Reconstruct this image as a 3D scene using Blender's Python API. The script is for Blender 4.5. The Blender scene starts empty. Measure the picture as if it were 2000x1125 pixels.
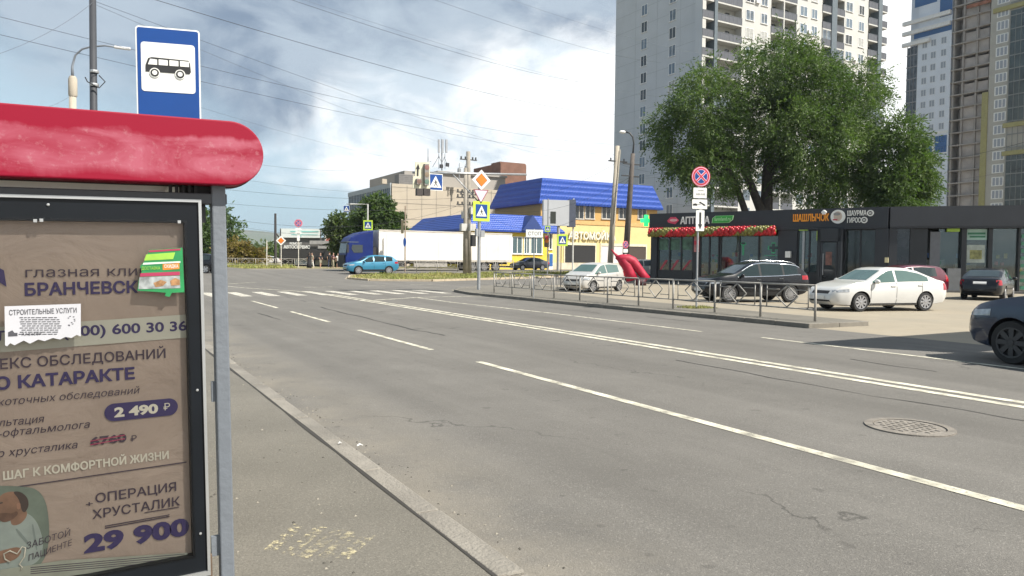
import bpy, bmesh, math, random
import numpy as np
from mathutils import Vector, Matrix
R = math.radians
random.seed(7); rng = np.random.default_rng(7)
S = bpy.context.scene; COL = S.collection

# ---------------- camera, sky, sun, exposure ----------------
CAM_H, YAW, PITCH, ROLL, FPX = 1.6, R(30), math.atan(54.2/1440), R(0.58), 1440.0
FW = Vector((math.sin(YAW)*math.cos(PITCH), math.cos(YAW)*math.cos(PITCH), -math.sin(PITCH)))
RT0 = Vector((math.cos(YAW), -math.sin(YAW), 0)); UP0 = RT0.cross(FW)
RT = RT0*math.cos(ROLL)+UP0*math.sin(ROLL); UP = UP0*math.cos(ROLL)-RT0*math.sin(ROLL)
CP = Vector((0, 0, CAM_H))
cd = bpy.data.cameras.new('camera'); cam = bpy.data.objects.new('camera', cd); COL.objects.link(cam)
cd.sensor_width = 36; cd.lens = 36*FPX/2000; cd.clip_start = .05; cd.clip_end = 30000
cam.matrix_world = Matrix(((RT.x, UP.x, -FW.x, CP.x), (RT.y, UP.y, -FW.y, CP.y), (RT.z, UP.z, -FW.z, CP.z), (0, 0, 0, 1)))
S.camera = cam
SUN_EL = R(50); SUN_H = Vector((.5246, -.851, 0)).normalized()     # horizontal direction towards the sun
w = bpy.data.worlds.new('World'); S.world = w; w.use_nodes = True
nt = w.node_tree; nt.nodes.clear()
def N(t, **k):
    n = nt.nodes.new(t)
    for a, b in k.items():
        if a.startswith('i_'): n.inputs[int(a[2:]) if a[2:].isdigit() else a[2:]].default_value = b
        else: setattr(n, a, b)
    return n
def L(a, b): nt.links.new(a, b)
def mth(op, a, b=None, c=None, clamp=False):
    n = N('ShaderNodeMath', operation=op, use_clamp=clamp)
    for i, x in enumerate((a, b, c)):
        if x is None: continue
        if isinstance(x, (int, float)): n.inputs[i].default_value = x
        else: L(x, n.inputs[i])
    return n.outputs[0]
def dotc(vec, d):
    n = N('ShaderNodeVectorMath', operation='DOT_PRODUCT'); L(vec, n.inputs[0]); n.inputs[1].default_value = d
    return n.outputs['Value']
def sstep(x, lo, hi):
    n = N('ShaderNodeMapRange', interpolation_type='SMOOTHSTEP'); L(x, n.inputs[0]); n.inputs[1].default_value = lo; n.inputs[2].default_value = hi
    return n.outputs[0]
def mixc(f, a, b):
    n = N('ShaderNodeMix', data_type='RGBA')
    if isinstance(f, float): n.inputs[0].default_value = f
    else: L(f, n.inputs[0])
    for i, x in ((6, a), (7, b)):
        if isinstance(x, tuple): n.inputs[i].default_value = (*x, 1)
        else: L(x, n.inputs[i])
    return n.outputs[2]
sky = N('ShaderNodeTexSky', sky_type='NISHITA', sun_disc=False, sun_elevation=SUN_EL, sun_rotation=math.atan2(SUN_H.x, SUN_H.y), altitude=100, air_density=1.0, dust_density=1.5)
tc = N('ShaderNodeTexCoord'); dv = tc.outputs['Generated']
sp = N('ShaderNodeSeparateXYZ'); L(dv, sp.inputs[0])
zz = mth('ADD', mth('MAXIMUM', sp.outputs[2], 0.0), .42)
cb = N('ShaderNodeCombineXYZ'); L(mth('DIVIDE', sp.outputs[0], zz), cb.inputs[0]); L(mth('DIVIDE', sp.outputs[1], zz), cb.inputs[1])
def noise(scale, det, off, rough=.55, dist=.3):
    m = N('ShaderNodeMapping'); L(cb.outputs[0], m.inputs[0]); m.inputs['Location'].default_value = off
    n = N('ShaderNodeTexNoise', noise_dimensions='3D'); L(m.outputs[0], n.inputs['Vector'])
    n.inputs['Scale'].default_value = scale; n.inputs['Detail'].default_value = det; n.inputs['Roughness'].default_value = rough; n.inputs['Distortion'].default_value = dist
    return n.outputs[0]
n1 = noise(1.9, 10, (3.1, 1.7, .4), .58, .5); n2 = noise(1.1, 8, (7.3, 2.2, 1.9), .5); n3 = noise(4.6, 9, (1.2, 5.5, 3.3), .6, .6)
gx = dotc(dv, (.866, -.5, 0)); el = sp.outputs[2]
# storm bank high on the left of the street, bright broken cloud to the right and low
nA = mth('SUBTRACT', n1, .5); nB = mth('SUBTRACT', n2, .5); nC = mth('SUBTRACT', n3, .5)
dk = mth('ADD', mth('SUBTRACT', mth('SUBTRACT', el, .27), mth('MULTIPLY', gx, .36)), mth('ADD', mth('MULTIPLY', nB, .36), mth('MULTIPLY', nA, .42)))
dm = sstep(dk, -.055, .05)
cover = mth('ADD', mth('ADD', mth('SUBTRACT', el, .015), mth('MULTIPLY', gx, .42)), mth('ADD', mth('MULTIPLY', nA, .30), mth('MULTIPLY', nC, .10)))
cm = sstep(cover, -.07, .075)
bright = mth('ADD', mth('ADD', mth('MULTIPLY', gx, .9), .64), mth('ADD', mth('MULTIPLY', nC, 1.1), mth('MULTIPLY', nA, 1.3)))
sunny = mixc(sstep(bright, .22, .62), (.38, .44, .49), (.70, .705, .70))
grey = mixc(sstep(mth('ADD', mth('MULTIPLY', nC, 1.3), mth('MULTIPLY', nB, 1.6)), -.2, .2), (.128, .172, .235), (.265, .315, .37))
cloud = mixc(dm, sunny, grey)
low = mixc(sstep(el, .0, .14), (.27, .42, .49), (.33, .445, .51))
bgA = N('ShaderNodeBackground'); L(sky.outputs[0], bgA.inputs[0]); bgA.inputs[1].default_value = .06
bgH = N('ShaderNodeBackground'); L(low, bgH.inputs[0]); bgH.inputs[1].default_value = 1.0
bgC = N('ShaderNodeBackground'); L(cloud, bgC.inputs[0]); bgC.inputs[1].default_value = 1.0
mx0 = N('ShaderNodeMixShader', i_0=.72); L(bgA.outputs[0], mx0.inputs[1]); L(bgH.outputs[0], mx0.inputs[2])
mx = N('ShaderNodeMixShader'); L(cm, mx.inputs[0]); L(mx0.outputs[0], mx.inputs[1]); L(bgC.outputs[0], mx.inputs[2])
wo = N('ShaderNodeOutputWorld'); L(mx.outputs[0], wo.inputs[0])
sl = bpy.data.lights.new('sun', 'SUN'); sl.energy = 4.6; sl.angle = R(.5); sl.color = (1, .95, .86)
so = bpy.data.objects.new('sun', sl); COL.objects.link(so)
sd = Vector((SUN_H.x*math.cos(SUN_EL), SUN_H.y*math.cos(SUN_EL), math.sin(SUN_EL)))
so.rotation_euler = (-sd).to_track_quat('-Z', 'Y').to_euler(); so.location = sd*200
vs = S.view_settings; vs.view_transform = 'Standard'; vs.look = 'None'; vs.exposure = .93; vs.gamma = 1
S.cycles.max_bounces = 6; S.cycles.transparent_max_bounces = 12; S.cycles.use_denoising = True

# ---------------- survey of the place: directions through the photo, ground heights ----------------
def ray(x, y): return FW + RT*((x-1000)/FPX) + UP*((562.5-y)/FPX)
def gz(x, y):
    d = .5*x+.866*y; t = min(max((d-45)/33, 0), 1); return .5*t*t*(3-2*t)
def G(px, py, up=0.0):
    z = up
    for _ in range(12):
        d = ray(px, py); t = (z-CAM_H)/d.z; p = CP+d*t; z = .5*z+.5*(gz(p.x, p.y)+up)
    return Vector((p.x, p.y, gz(p.x, p.y)+up))
def D(px, py, depth): d = ray(px, py); return CP+d*(depth/(.5*d.x+.866*d.y))
def PX(px, py, X): d = ray(px, py); return CP+d*(X/d.x)
def PY(px, py, Y): d = ray(px, py); return CP+d*(Y/d.y)
def PL(px, py, A, ang):       # on the vertical wall plane through A with heading ang: distance along, height
    d = ray(px, py); n = Vector((-math.sin(ang), math.cos(ang), 0)); t = (Vector((A[0], A[1], 0))-CP).dot(n)/d.dot(n)
    p = CP+d*t; return (p.x-A[0])*math.cos(ang)+(p.y-A[1])*math.sin(ang), p.z

# ---------------- materials ----------------
MATS = {}
def M(name, rgb, rough=.6, metal=0., var=.12, scale=3., bump=0., bscale=60., coat=0., rgb2=None, spec=.5, stretch=None, emit=0., island=0.):
    if name in MATS: return MATS[name]
    m = bpy.data.materials.new(name); m.use_nodes = True; t = m.node_tree; b = t.nodes['Principled BSDF']
    b.inputs['Roughness'].default_value = rough; b.inputs['Metallic'].default_value = metal; b.inputs['Coat Weight'].default_value = coat
    b.inputs['Coat Roughness'].default_value = .06; b.inputs['Specular IOR Level'].default_value = spec
    c = t.nodes.new('ShaderNodeTexCoord'); mp = t.nodes.new('ShaderNodeMapping'); t.links.new(c.outputs['Object'], mp.inputs[0])
    if stretch: mp.inputs['Scale'].default_value = stretch
    n = t.nodes.new('ShaderNodeTexNoise'); n.inputs['Scale'].default_value = scale; n.inputs['Detail'].default_value = 6; n.inputs['Roughness'].default_value = .6
    t.links.new(mp.outputs[0], n.inputs['Vector'])
    r = t.nodes.new('ShaderNodeMapRange'); r.inputs[1].default_value = .3; r.inputs[2].default_value = .7; t.links.new(n.outputs[0], r.inputs[0])
    x = t.nodes.new('ShaderNodeMix'); x.data_type = 'RGBA'; a2 = rgb2 or tuple(min(1, v*(1-var)) for v in rgb); a1 = rgb if rgb2 else tuple(min(1, v*(1+var)) for v in rgb)
    x.inputs[6].default_value = (*a1, 1); x.inputs[7].default_value = (*a2, 1); t.links.new(r.outputs[0], x.inputs[0]); out = x.outputs[2]
    if island:
        g = t.nodes.new('ShaderNodeNewGeometry'); h = t.nodes.new('ShaderNodeHueSaturation'); q = t.nodes.new('ShaderNodeMapRange')
        q.inputs[3].default_value = 1-island; q.inputs[4].default_value = 1+island; t.links.new(g.outputs['Random Per Island'], q.inputs[0]); t.links.new(q.outputs[0], h.inputs['Value']); t.links.new(out, h.inputs['Color']); out = h.outputs[0]
    t.links.new(out, b.inputs['Base Color'])
    if emit: t.links.new(out, b.inputs['Emission Color']); b.inputs['Emission Strength'].default_value = emit
    if bump:
        n2 = t.nodes.new('ShaderNodeTexNoise'); n2.inputs['Scale'].default_value = bscale; n2.inputs['Detail'].default_value = 4; t.links.new(c.outputs['Object'], n2.inputs['Vector'])
        bp = t.nodes.new('ShaderNodeBump'); bp.inputs['Strength'].default_value = bump; bp.inputs['Distance'].default_value = .02; t.links.new(n2.outputs[0], bp.inputs['Height']); t.links.new(bp.outputs[0], b.inputs['Normal'])
    MATS[name] = m; return m
class NB:      # small node helper for the special materials
    def __init__(s, name): s.m = bpy.data.materials.new(name); s.m.use_nodes = True; s.t = s.m.node_tree; s.b = s.t.nodes['Principled BSDF']; MATS[name] = s.m
    def n(s, ty, **k):
        q = s.t.nodes.new(ty)
        for a, b in k.items(): setattr(q, a, b)
        return q
    def l(s, a, b): s.t.links.new(a, b)
    def noise(s, vec, scale, det=5, rough=.6, dist=0):
        q = s.n('ShaderNodeTexNoise'); q.inputs['Scale'].default_value = scale; q.inputs['Detail'].default_value = det; q.inputs['Roughness'].default_value = rough; q.inputs['Distortion'].default_value = dist; s.l(vec, q.inputs['Vector']); return q.outputs[0]
    def mr(s, v, a, b, c=0., d=1.):
        q = s.n('ShaderNodeMapRange'); s.l(v, q.inputs[0])
        for i, x in enumerate((a, b, c, d)): q.inputs[i+1].default_value = x
        return q.outputs[0]
    def mix(s, f, a, b, mode='MIX'):
        q = s.n('ShaderNodeMix', data_type='RGBA', blend_type=mode)
        if isinstance(f, float): q.inputs[0].default_value = f
        else: s.l(f, q.inputs[0])
        for i, x in ((6, a), (7, b)):
            if isinstance(x, tuple): q.inputs[i].default_value = (*x, 1)
            else: s.l(x, q.inputs[i])
        return q.outputs[2]
    def mul(s, a, b):
        q = s.n('ShaderNodeMath', operation='MULTIPLY')
        for i, x in enumerate((a, b)):
            if isinstance(x, (int, float)): q.inputs[i].default_value = x
            else: s.l(x, q.inputs[i])
        return q.outputs[0]
    def coords(s, sc=(1, 1, 1)):
        c = s.n('ShaderNodeTexCoord'); mp = s.n('ShaderNodeMapping'); mp.inputs['Scale'].default_value = sc; s.l(c.outputs['Object'], mp.inputs[0]); return mp.outputs[0]
def paved(name, base, alt, crack=.6, grain=1., lanes=False):
    q = NB(name); v = q.coords(); c = q.mix(q.mr(q.noise(v, .35, 6), .35, .65), base, alt)
    c = q.mix(q.mr(q.noise(v, 1.3, 6), .38, .68, 0, .6), c, tuple(x*.8 for x in base))
    gr = q.noise(v, 95, 3, .7); c = q.mix(q.mr(gr, .38, .62, 0, .5*grain), c, tuple(x*.55 for x in base))
    gl = q.noise(v, 70, 2, .7); c = q.mix(q.mr(gl, .58, .7, 0, .55*grain), c, tuple(min(1, x*1.9) for x in base))
    if lanes:
        sv = q.coords((1.1, .035, 1)); st = q.noise(sv, 1.0, 4, .55); c = q.mix(q.mr(st, .42, .68, 0, .5), c, tuple(x*.62 for x in base))
        c = q.mix(q.mr(q.noise(q.coords((.9, .05, 1)), 2.1, 3), .52, .75, 0, .3), c, tuple(min(1, x*1.35) for x in base))
    if lanes:
        sx = q.n('ShaderNodeSeparateXYZ'); q.l(v, sx.inputs[0]); dn = q.mr(q.noise(v, .9, 5, .65), .35, .65)
        c = q.mix(q.mul(q.mul(q.mr(sx.outputs[0], 1.75, 3.0, .75, 0), q.mr(sx.outputs[1], 30, 34, 1, 0)), dn), c, (.27, .24, .19))
        for x0 in (3.55, 7.2, 10.9, 13.9):
            d_ = q.n('ShaderNodeMath', operation='SUBTRACT'); q.l(sx.outputs[0], d_.inputs[0]); d_.inputs[1].default_value = x0; a_ = q.n('ShaderNodeMath', operation='ABSOLUTE'); q.l(d_.outputs[0], a_.inputs[0])
            c = q.mix(q.mul(q.mul(q.mr(a_.outputs[0], .1, .75, .5, 0), q.mr(q.noise(q.coords((1, .12, 1)), .8, 4), .4, .65)), q.mr(sx.outputs[1], 31, 36, 1, 0)), c, tuple(x*.62 for x in base))
        pv_ = q.n('ShaderNodeTexVoronoi', feature='F1', distance='CHEBYCHEV'); pv_.inputs['Scale'].default_value = .11; q.l(q.coords((1.6, .7, 1)), pv_.inputs['Vector']); pc_ = q.n('ShaderNodeSeparateColor'); q.l(pv_.outputs['Color'], pc_.inputs[0]); c = q.mix(q.mr(pc_.outputs[0], .0, 1, .0, .22), c, tuple(x*.7 for x in base))
        c = q.mix(q.mr(q.noise(v, 5.5, 2, .4), .70, .74, 0, .45), c, tuple(x*.45 for x in base))
    vo = q.n('ShaderNodeTexVoronoi', feature='DISTANCE_TO_EDGE'); vo.inputs['Scale'].default_value = .23
    dvec = q.n('ShaderNodeVectorMath', operation='ADD'); nn = q.n('ShaderNodeTexNoise'); nn.inputs['Scale'].default_value = 1.7; nn.inputs['Detail'].default_value = 5; q.l(v, nn.inputs['Vector'])
    sc = q.n('ShaderNodeVectorMath', operation='SCALE'); sc.inputs['Scale'].default_value = 1.3; q.l(nn.outputs['Color'], sc.inputs[0]); q.l(v, dvec.inputs[0]); q.l(sc.outputs[0], dvec.inputs[1]); q.l(dvec.outputs[0], vo.inputs['Vector'])
    ck = q.mul(q.mr(vo.outputs['Distance'], .0, .006, 1, 0), q.mr(q.noise(v, .5, 2), .5, .62, 0, crack)); c = q.mix(ck, c, tuple(x*.25 for x in base))
    q.l(c, q.b.inputs['Base Color']); q.b.inputs['Roughness'].default_value = .85; q.b.inputs['Specular IOR Level'].default_value = .35
    bp = q.n('ShaderNodeBump'); bp.inputs['Strength'].default_value = .55*grain; bp.inputs['Distance'].default_value = .012; q.l(gr, bp.inputs['Height']); q.l(bp.outputs[0], q.b.inputs['Normal'])
    return q.m
ASPH = paved('asphalt', (.160, .150, .134), (.203, .191, .172), .7, 1.25, True)
WALK = paved('pavement_asphalt', (.160, .148, .124), (.202, .186, .156), .5, 1.1)
SAND = paved('sandy_paving', (.32, .275, .205), (.255, .228, .18), .3, .5)
KERB = M('kerb_concrete', (.215, .197, .168), .85, var=.25, scale=2.5, bump=.7, bscale=45, island=.16)
KERBD = M('kerb_dirty', (.17, .155, .13), .9, var=.25, scale=3, bump=.5, bscale=45)
def paintmat(name, rgb, wear):
    q = NB(name); v = q.coords(); a = q.mr(q.noise(v, 26, 5, .7), wear-.08, wear+.06); a2 = q.mr(q.noise(v, 3.1, 4), .3, .62, .25, 1)
    q.l(q.mix(q.noise(v, 4, 4), tuple(x*.75 for x in rgb), rgb), q.b.inputs['Base Color']); q.b.inputs['Roughness'].default_value = .75
    tr = q.n('ShaderNodeBsdfTransparent'); ms = q.n('ShaderNodeMixShader'); f = q.n('ShaderNodeMath', operation='MAXIMUM'); q.l(q.mul(a, a2), f.inputs[0]); f.inputs[1].default_value = .12 if wear < .5 else 0.
    q.l(f.outputs[0], ms.inputs[0]); q.l(tr.outputs[0], ms.inputs[1]); q.l(q.b.outputs[0], ms.inputs[2]); q.l(ms.outputs[0], q.t.nodes['Material Output'].inputs[0]); return q.m
LINE = paintmat('worn_road_paint', (.74, .70, .56), .37); ZEBRA = paintmat('zebra_paint', (.72, .68, .58), .40); YPAINT = paintmat('yellow_marks_paint', (.66, .58, .36), .575)
def glassmat(name, rgb, rough=.04, spec=.6):
    return M(name, rgb, rough, var=.15 if name.startswith('car') else .75, scale=1.1, spec=spec)
GLASS = glassmat('dark_glass', (.022, .026, .028)); WINGL = glassmat('window_glass', (.10, .125, .15), .08); CARGL = glassmat('car_glass', (.02, .03, .03), .03, .8); CARGLT = glassmat('car_glass_green', (.06, .11, .10), .03, .8)
WHITE = M('white_plastic', (.74, .74, .72), .45, var=.05); BLACK = M('black_rubber', (.018, .018, .019), .75); DKMET = M('dark_metal', (.045, .046, .048), .5, .3)
GALV = M('galvanised_steel', (.36, .37, .38), .45, .6, var=.15, scale=6); GREYP = M('grey_paint', (.135, .15, .17), .5, var=.10, scale=5, bump=.15, bscale=30)
CHROME = M('chrome', (.7, .71, .72), .15, 1., var=.04); SIGNBK = M('sign_back_steel', (.33, .34, .35), .5, .5)
SBLUE = M('sign_blue', (.0015, .048, .225), .4, var=.06); SWHITE = M('sign_white', (.72, .72, .69), .45, var=.05); SYEL = M('sign_lime', (.44, .60, .05), .45, var=.05); SRED = M('sign_red', (.50, .03, .06), .4, var=.08); SORG = M('sign_orange', (.66, .17, .012), .4, var=.08); SBLK = M('sign_black', (.02, .02, .022), .5)

# ---------------- mesh builders ----------------
class MB:
    def __init__(s): s.v = []; s.f = []; s.m = []
    def add(s, vs, fs, mi=0):
        o = len(s.v); s.v += [tuple(p) for p in vs]; s.f += [tuple(i+o for i in f) for f in fs]; s.m += [mi]*len(fs); return s
    def box(s, x0, y0, z0, x1, y1, z1, mi=0):
        return s.add([(x0, y0, z0), (x1, y0, z0), (x1, y1, z0), (x0, y1, z0), (x0, y0, z1), (x1, y0, z1), (x1, y1, z1), (x0, y1, z1)],
                     [(0, 3, 2, 1), (4, 5, 6, 7), (0, 1, 5, 4), (1, 2, 6, 5), (2, 3, 7, 6), (3, 0, 4, 7)], mi)
    def prism(s, poly, z0, z1, mi=0, f=None):     # poly in xy (or mapped by f), extruded
        n = len(poly); f = f or (lambda a, b, c: (a, b, c))
        return s.add([f(a, b, z0) for a, b in poly]+[f(a, b, z1) for a, b in poly], [tuple(range(n))[::-1], tuple(range(n, 2*n))]+[(i, (i+1) % n, n+(i+1) % n, n+i) for i in range(n)], mi)
    def plate(s, poly, y0, y1, mi=0):             # poly in xz, front face at y0 (towards -y)
        n = len(poly); a = sum(poly[i][0]*poly[(i+1) % n][1]-poly[(i+1) % n][0]*poly[i][1] for i in range(n))
        if a < 0: poly = poly[::-1]
        return s.add([(a, y0, b) for a, b in poly]+[(a, y1, b) for a, b in poly], [tuple(range(n)), tuple(range(n, 2*n))[::-1]]+[((i+1) % n, i, n+i, n+(i+1) % n) for i in range(n)], mi)
    def tube(s, pts, rad, n=8, mi=0, cap=True):
        pts = [Vector(p) for p in pts]; rad = rad if isinstance(rad, (list, tuple)) else [rad]*len(pts); vs = []; fs = []
        for i, p in enumerate(pts):
            t = (pts[min(i+1, len(pts)-1)]-pts[max(i-1, 0)]).normalized(); u = t.orthogonal().normalized()
            if i and abs(pu.dot(t)) < .95: u = (pu-t*pu.dot(t)).normalized()
            pu = u; v_ = t.cross(u)
            vs += [p+(u*math.cos(2*math.pi*k/n)+v_*math.sin(2*math.pi*k/n))*rad[i] for k in range(n)]
        for i in range(len(pts)-1):
            fs += [(i*n+k, i*n+(k+1) % n, (i+1)*n+(k+1) % n, (i+1)*n+k) for k in range(n)]
        if cap: fs += [tuple(range(n))[::-1], tuple(range((len(pts)-1)*n, len(pts)*n))]
        return s.add(vs, fs, mi)
    def lathe(s, prof, n=24, mi=0, axis='y', c=(0, 0, 0)):   # prof: (r, h) pairs round an axis
        vs = []
        for r, h in prof:
            for k in range(n):
                a = 2*math.pi*k/n; q = (r*math.cos(a), h, r*math.sin(a)) if axis == 'y' else (r*math.cos(a), r*math.sin(a), h)
                vs.append((q[0]+c[0], q[1]+c[1], q[2]+c[2]))
        return s.add(vs, [(i*n+k, i*n+(k+1) % n, (i+1)*n+(k+1) % n, (i+1)*n+k) for i in range(len(prof)-1) for k in range(n)], mi)
    def grid(s, rows, mi=0):
        n = len(rows[0]); return s.add([p for r in rows for p in r], [(i*n+k, i*n+k+1, (i+1)*n+k+1, (i+1)*n+k) for i in range(len(rows)-1) for k in range(n-1)], mi)
    def ell(s, c, r, mi=0, n=10):
        vs = []; fs = []
        for i in range(n//2+1):
            t = math.pi*i/(n//2)
            for k in range(n): a = 2*math.pi*k/n; vs.append((c[0]+r[0]*math.sin(t)*math.cos(a), c[1]+r[1]*math.sin(t)*math.sin(a), c[2]+r[2]*math.cos(t)))
        return s.add(vs, [(i*n+k, (i+1)*n+k, (i+1)*n+(k+1) % n, i*n+(k+1) % n) for i in range(n//2) for k in range(n)], mi)
    def text(s, body, x, z, y=-.002, h=None, wid=None, mi=0, al='C', bold=0., shear=0., ext=.0015):   # lettering in the xz plane, facing -y; h = cap height
        cu = bpy.data.curves.new('t', 'FONT'); cu.body = body; cu.size = 1; cu.shear = shear
        o = bpy.data.objects.new('t', cu); COL.objects.link(o); bpy.context.view_layer.update(); cv = o.to_curve(bpy.context.evaluated_depsgraph_get()); loops = []
        for sp in cv.splines:
            P = sp.bezier_points; n = len(P); q = []
            for i in range(n):
                a, b_ = P[i], P[(i+1) % n]; p0, p1, p2, p3 = a.co, a.handle_right, b_.handle_left, b_.co
                st = (p3-p0).length < 1e-6 or ((p1-p0).cross(p3-p0).length < 1e-5 and (p2-p0).cross(p3-p0).length < 1e-5)
                for k in range(1 if st else 4): u = k/4; q.append(p0*(1-u)**3+p1*3*u*(1-u)**2+p2*3*u*u*(1-u)+p3*u**3)
            q = [p for i, p in enumerate(q) if (p-q[i-1]).length > 1e-6]
            if len(q) < 3: continue
            loops.append([(p.x, p.y) for p in q])
        o.to_curve_clear(); bpy.data.objects.remove(o); bpy.data.curves.remove(cu)
        if not loops: return s
        ar = lambda q: sum(q[i-1][0]*q[i][1]-q[i][0]*q[i-1][1] for i in range(len(q)))
        def fat(q, sg):
            m = len(q); r = []
            for i in range(m):
                a, b_, c = Vector(q[i-1]), Vector(q[i]), Vector(q[(i+1) % m]); d0 = (b_-a).normalized(); d1 = (c-b_).normalized(); n0 = Vector((-d0.y, d0.x)); n1 = Vector((-d1.y, d1.x)); r.append(tuple(b_+(n0+n1)/max(.35, 1+n0.dot(n1))*bold*sg))
            return r
        gl = []                                  # contours grouped into glyphs by their horizontal extent
        for q in sorted(loops, key=lambda q: min(p[0] for p in q)):
            a, c = min(p[0] for p in q), max(p[0] for p in q)
            if gl and a < gl[-1][1]-.004: gl[-1][1] = max(gl[-1][1], c); gl[-1][2].append(q)
            else: gl.append([a, c, [q]])
        xs = [p[0] for q in loops for p in q]; w0, w1 = min(xs), max(xs); sz = (h/.73) if h else wid/(w1-w0); sx = wid/(w1-w0) if wid else sz; tw = (w1-w0)*sx; ox = x+{'L': 0, 'C': -tw/2, 'R': -tw}[al]
        T_ = lambda p, yy: (ox+(p[0]-w0)*sx, yy, z+p[1]*sz); yf = y-ext
        for _, _, qs_ in gl:                     # fill by non-zero winding, in horizontal slices
            big = max(qs_, key=lambda q: abs(ar(q))); sg = 1 if ar(big) < 0 else -1
            if bold: qs_ = [fat(q, sg) for q in qs_]
            E_ = [(q[i-1], q[i]) for q in qs_ for i in range(len(q)) if abs(q[i-1][1]-q[i][1]) > 1e-7]; ys = {round(p[1], 6) for e in E_ for p in e}
            for m in range(len(E_)):
                (x1, y1), (x2, y2) = E_[m]
                for n in range(m):
                    (x3, y3), (x4, y4) = E_[n]; dd = (x1-x2)*(y3-y4)-(y1-y2)*(x3-x4)
                    if abs(dd) < 1e-12: continue
                    t = ((x1-x3)*(y3-y4)-(y1-y3)*(x3-x4))/dd; u = ((x1-x3)*(y1-y2)-(y1-y3)*(x1-x2))/dd
                    if 0 < t < 1 and 0 < u < 1: ys.add(round(y1+t*(y2-y1), 6))
            ys = sorted(ys)
            for ya, yb in zip(ys[:-1], ys[1:]):
                if yb-ya < 1e-5: continue
                ym = (ya+yb)/2; c = []
                for (x1, y1), (x2, y2) in E_:
                    if min(y1, y2) < ym < max(y1, y2): f = lambda yy: x1+(x2-x1)*(yy-y1)/(y2-y1); c.append((f(ym), f(ya), f(yb), 1 if y2 > y1 else -1))
                c.sort(); wn = 0
                for k, e in enumerate(c):
                    if wn == 0: st = e
                    wn += e[3]
                    if wn == 0: s.add([T_((st[1], ya), yf), T_((e[1], ya), yf), T_((e[2], yb), yf), T_((st[2], yb), yf)], [(0, 1, 2, 3)], mi)
            if ext > .01:
                for q in qs_: n = len(q); s.add([T_(p, yf) for p in q]+[T_(p, y) for p in q], [(i, (i+1) % n, n+(i+1) % n, n+i) for i in range(n)], mi)
        return s
    def build(s, name, mats, parent=None, smooth=False, loc=None):
        me = bpy.data.meshes.new(name); me.from_pydata(s.v, [], s.f)
        for m in (mats if isinstance(mats, (list, tuple)) else [mats]): me.materials.append(m)
        me.polygons.foreach_set('material_index', s.m)
        if smooth is True: me.polygons.foreach_set('use_smooth', [True]*len(s.f))
        elif smooth: me.polygons.foreach_set('use_smooth', [True]*len(s.f)); me.set_sharp_from_angle(angle=R(smooth))
        me.update(); o = bpy.data.objects.new(name, me); COL.objects.link(o); o.parent = parent
        if loc: o.location = loc
        return o
def each(b, name, mats, parent=None, smooth=False):      # one object per connected piece of a builder
    p = list(range(len(b.v)))
    def f(x):
        while p[x] != x: p[x] = p[p[x]]; x = p[x]
        return x
    for q in b.f:
        for i in q[1:]: p[f(i)] = f(q[0])
    grp = {}
    for q, m in zip(b.f, b.m): grp.setdefault(f(q[0]), []).append((q, m))
    out = []
    for qs_ in grp.values():
        ids = sorted({i for q, _ in qs_ for i in q}); mp = {i: k for k, i in enumerate(ids)}; c = MB(); c.v = [b.v[i] for i in ids]; c.f = [tuple(mp[i] for i in q) for q, _ in qs_]; c.m = [m for _, m in qs_]; out.append(c.build(name, mats, parent, smooth))
    return out
def tag(o, label=None, cat=None, group=None, kind=None):
    for k, v in (('label', label), ('category', cat), ('group', group), ('kind', kind)):
        if v: o[k] = v
    return o
def thing(name, label, cat, loc=(0, 0, 0), rz=0., group=None):
    o = bpy.data.objects.new(name, None); o.empty_display_size = .2; COL.objects.link(o); o.location = loc; o.rotation_euler = (0, 0, rz); return tag(o, label, cat, group)
def copy_tree(o, parent=None):
    c = o.copy(); COL.objects.link(c); c.parent = parent
    for ch in list(o.children): copy_tree(ch, c)
    return c
def bevel(o, wd=.004, seg=2): b = o.modifiers.new('bevel', 'BEVEL'); b.width = wd; b.segments = seg; b.limit_method = 'ANGLE'; return o
def rrect(cx, cz, w_, h_, r, n=5):
    pts = []
    for i, (sx, sz) in enumerate(((1, 1), (-1, 1), (-1, -1), (1, -1))):
        for k in range(n+1): a = math.pi/2*(i+k/n); pts.append((cx+sx*(w_/2-r)+r*math.cos(a), cz+sz*(h_/2-r)+r*math.sin(a)))
    return pts
def circ(cx, cz, r, n=28, rz=None): return [(cx+r*math.cos(2*math.pi*k/n), cz+(rz or r)*math.sin(2*math.pi*k/n)) for k in range(n)]
def shrink(poly, k): cx = sum(p[0] for p in poly)/len(poly); cz = sum(p[1] for p in poly)/len(poly); return [(cx+(a-cx)*k, cz+(b-cz)*k) for a, b in poly]
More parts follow.
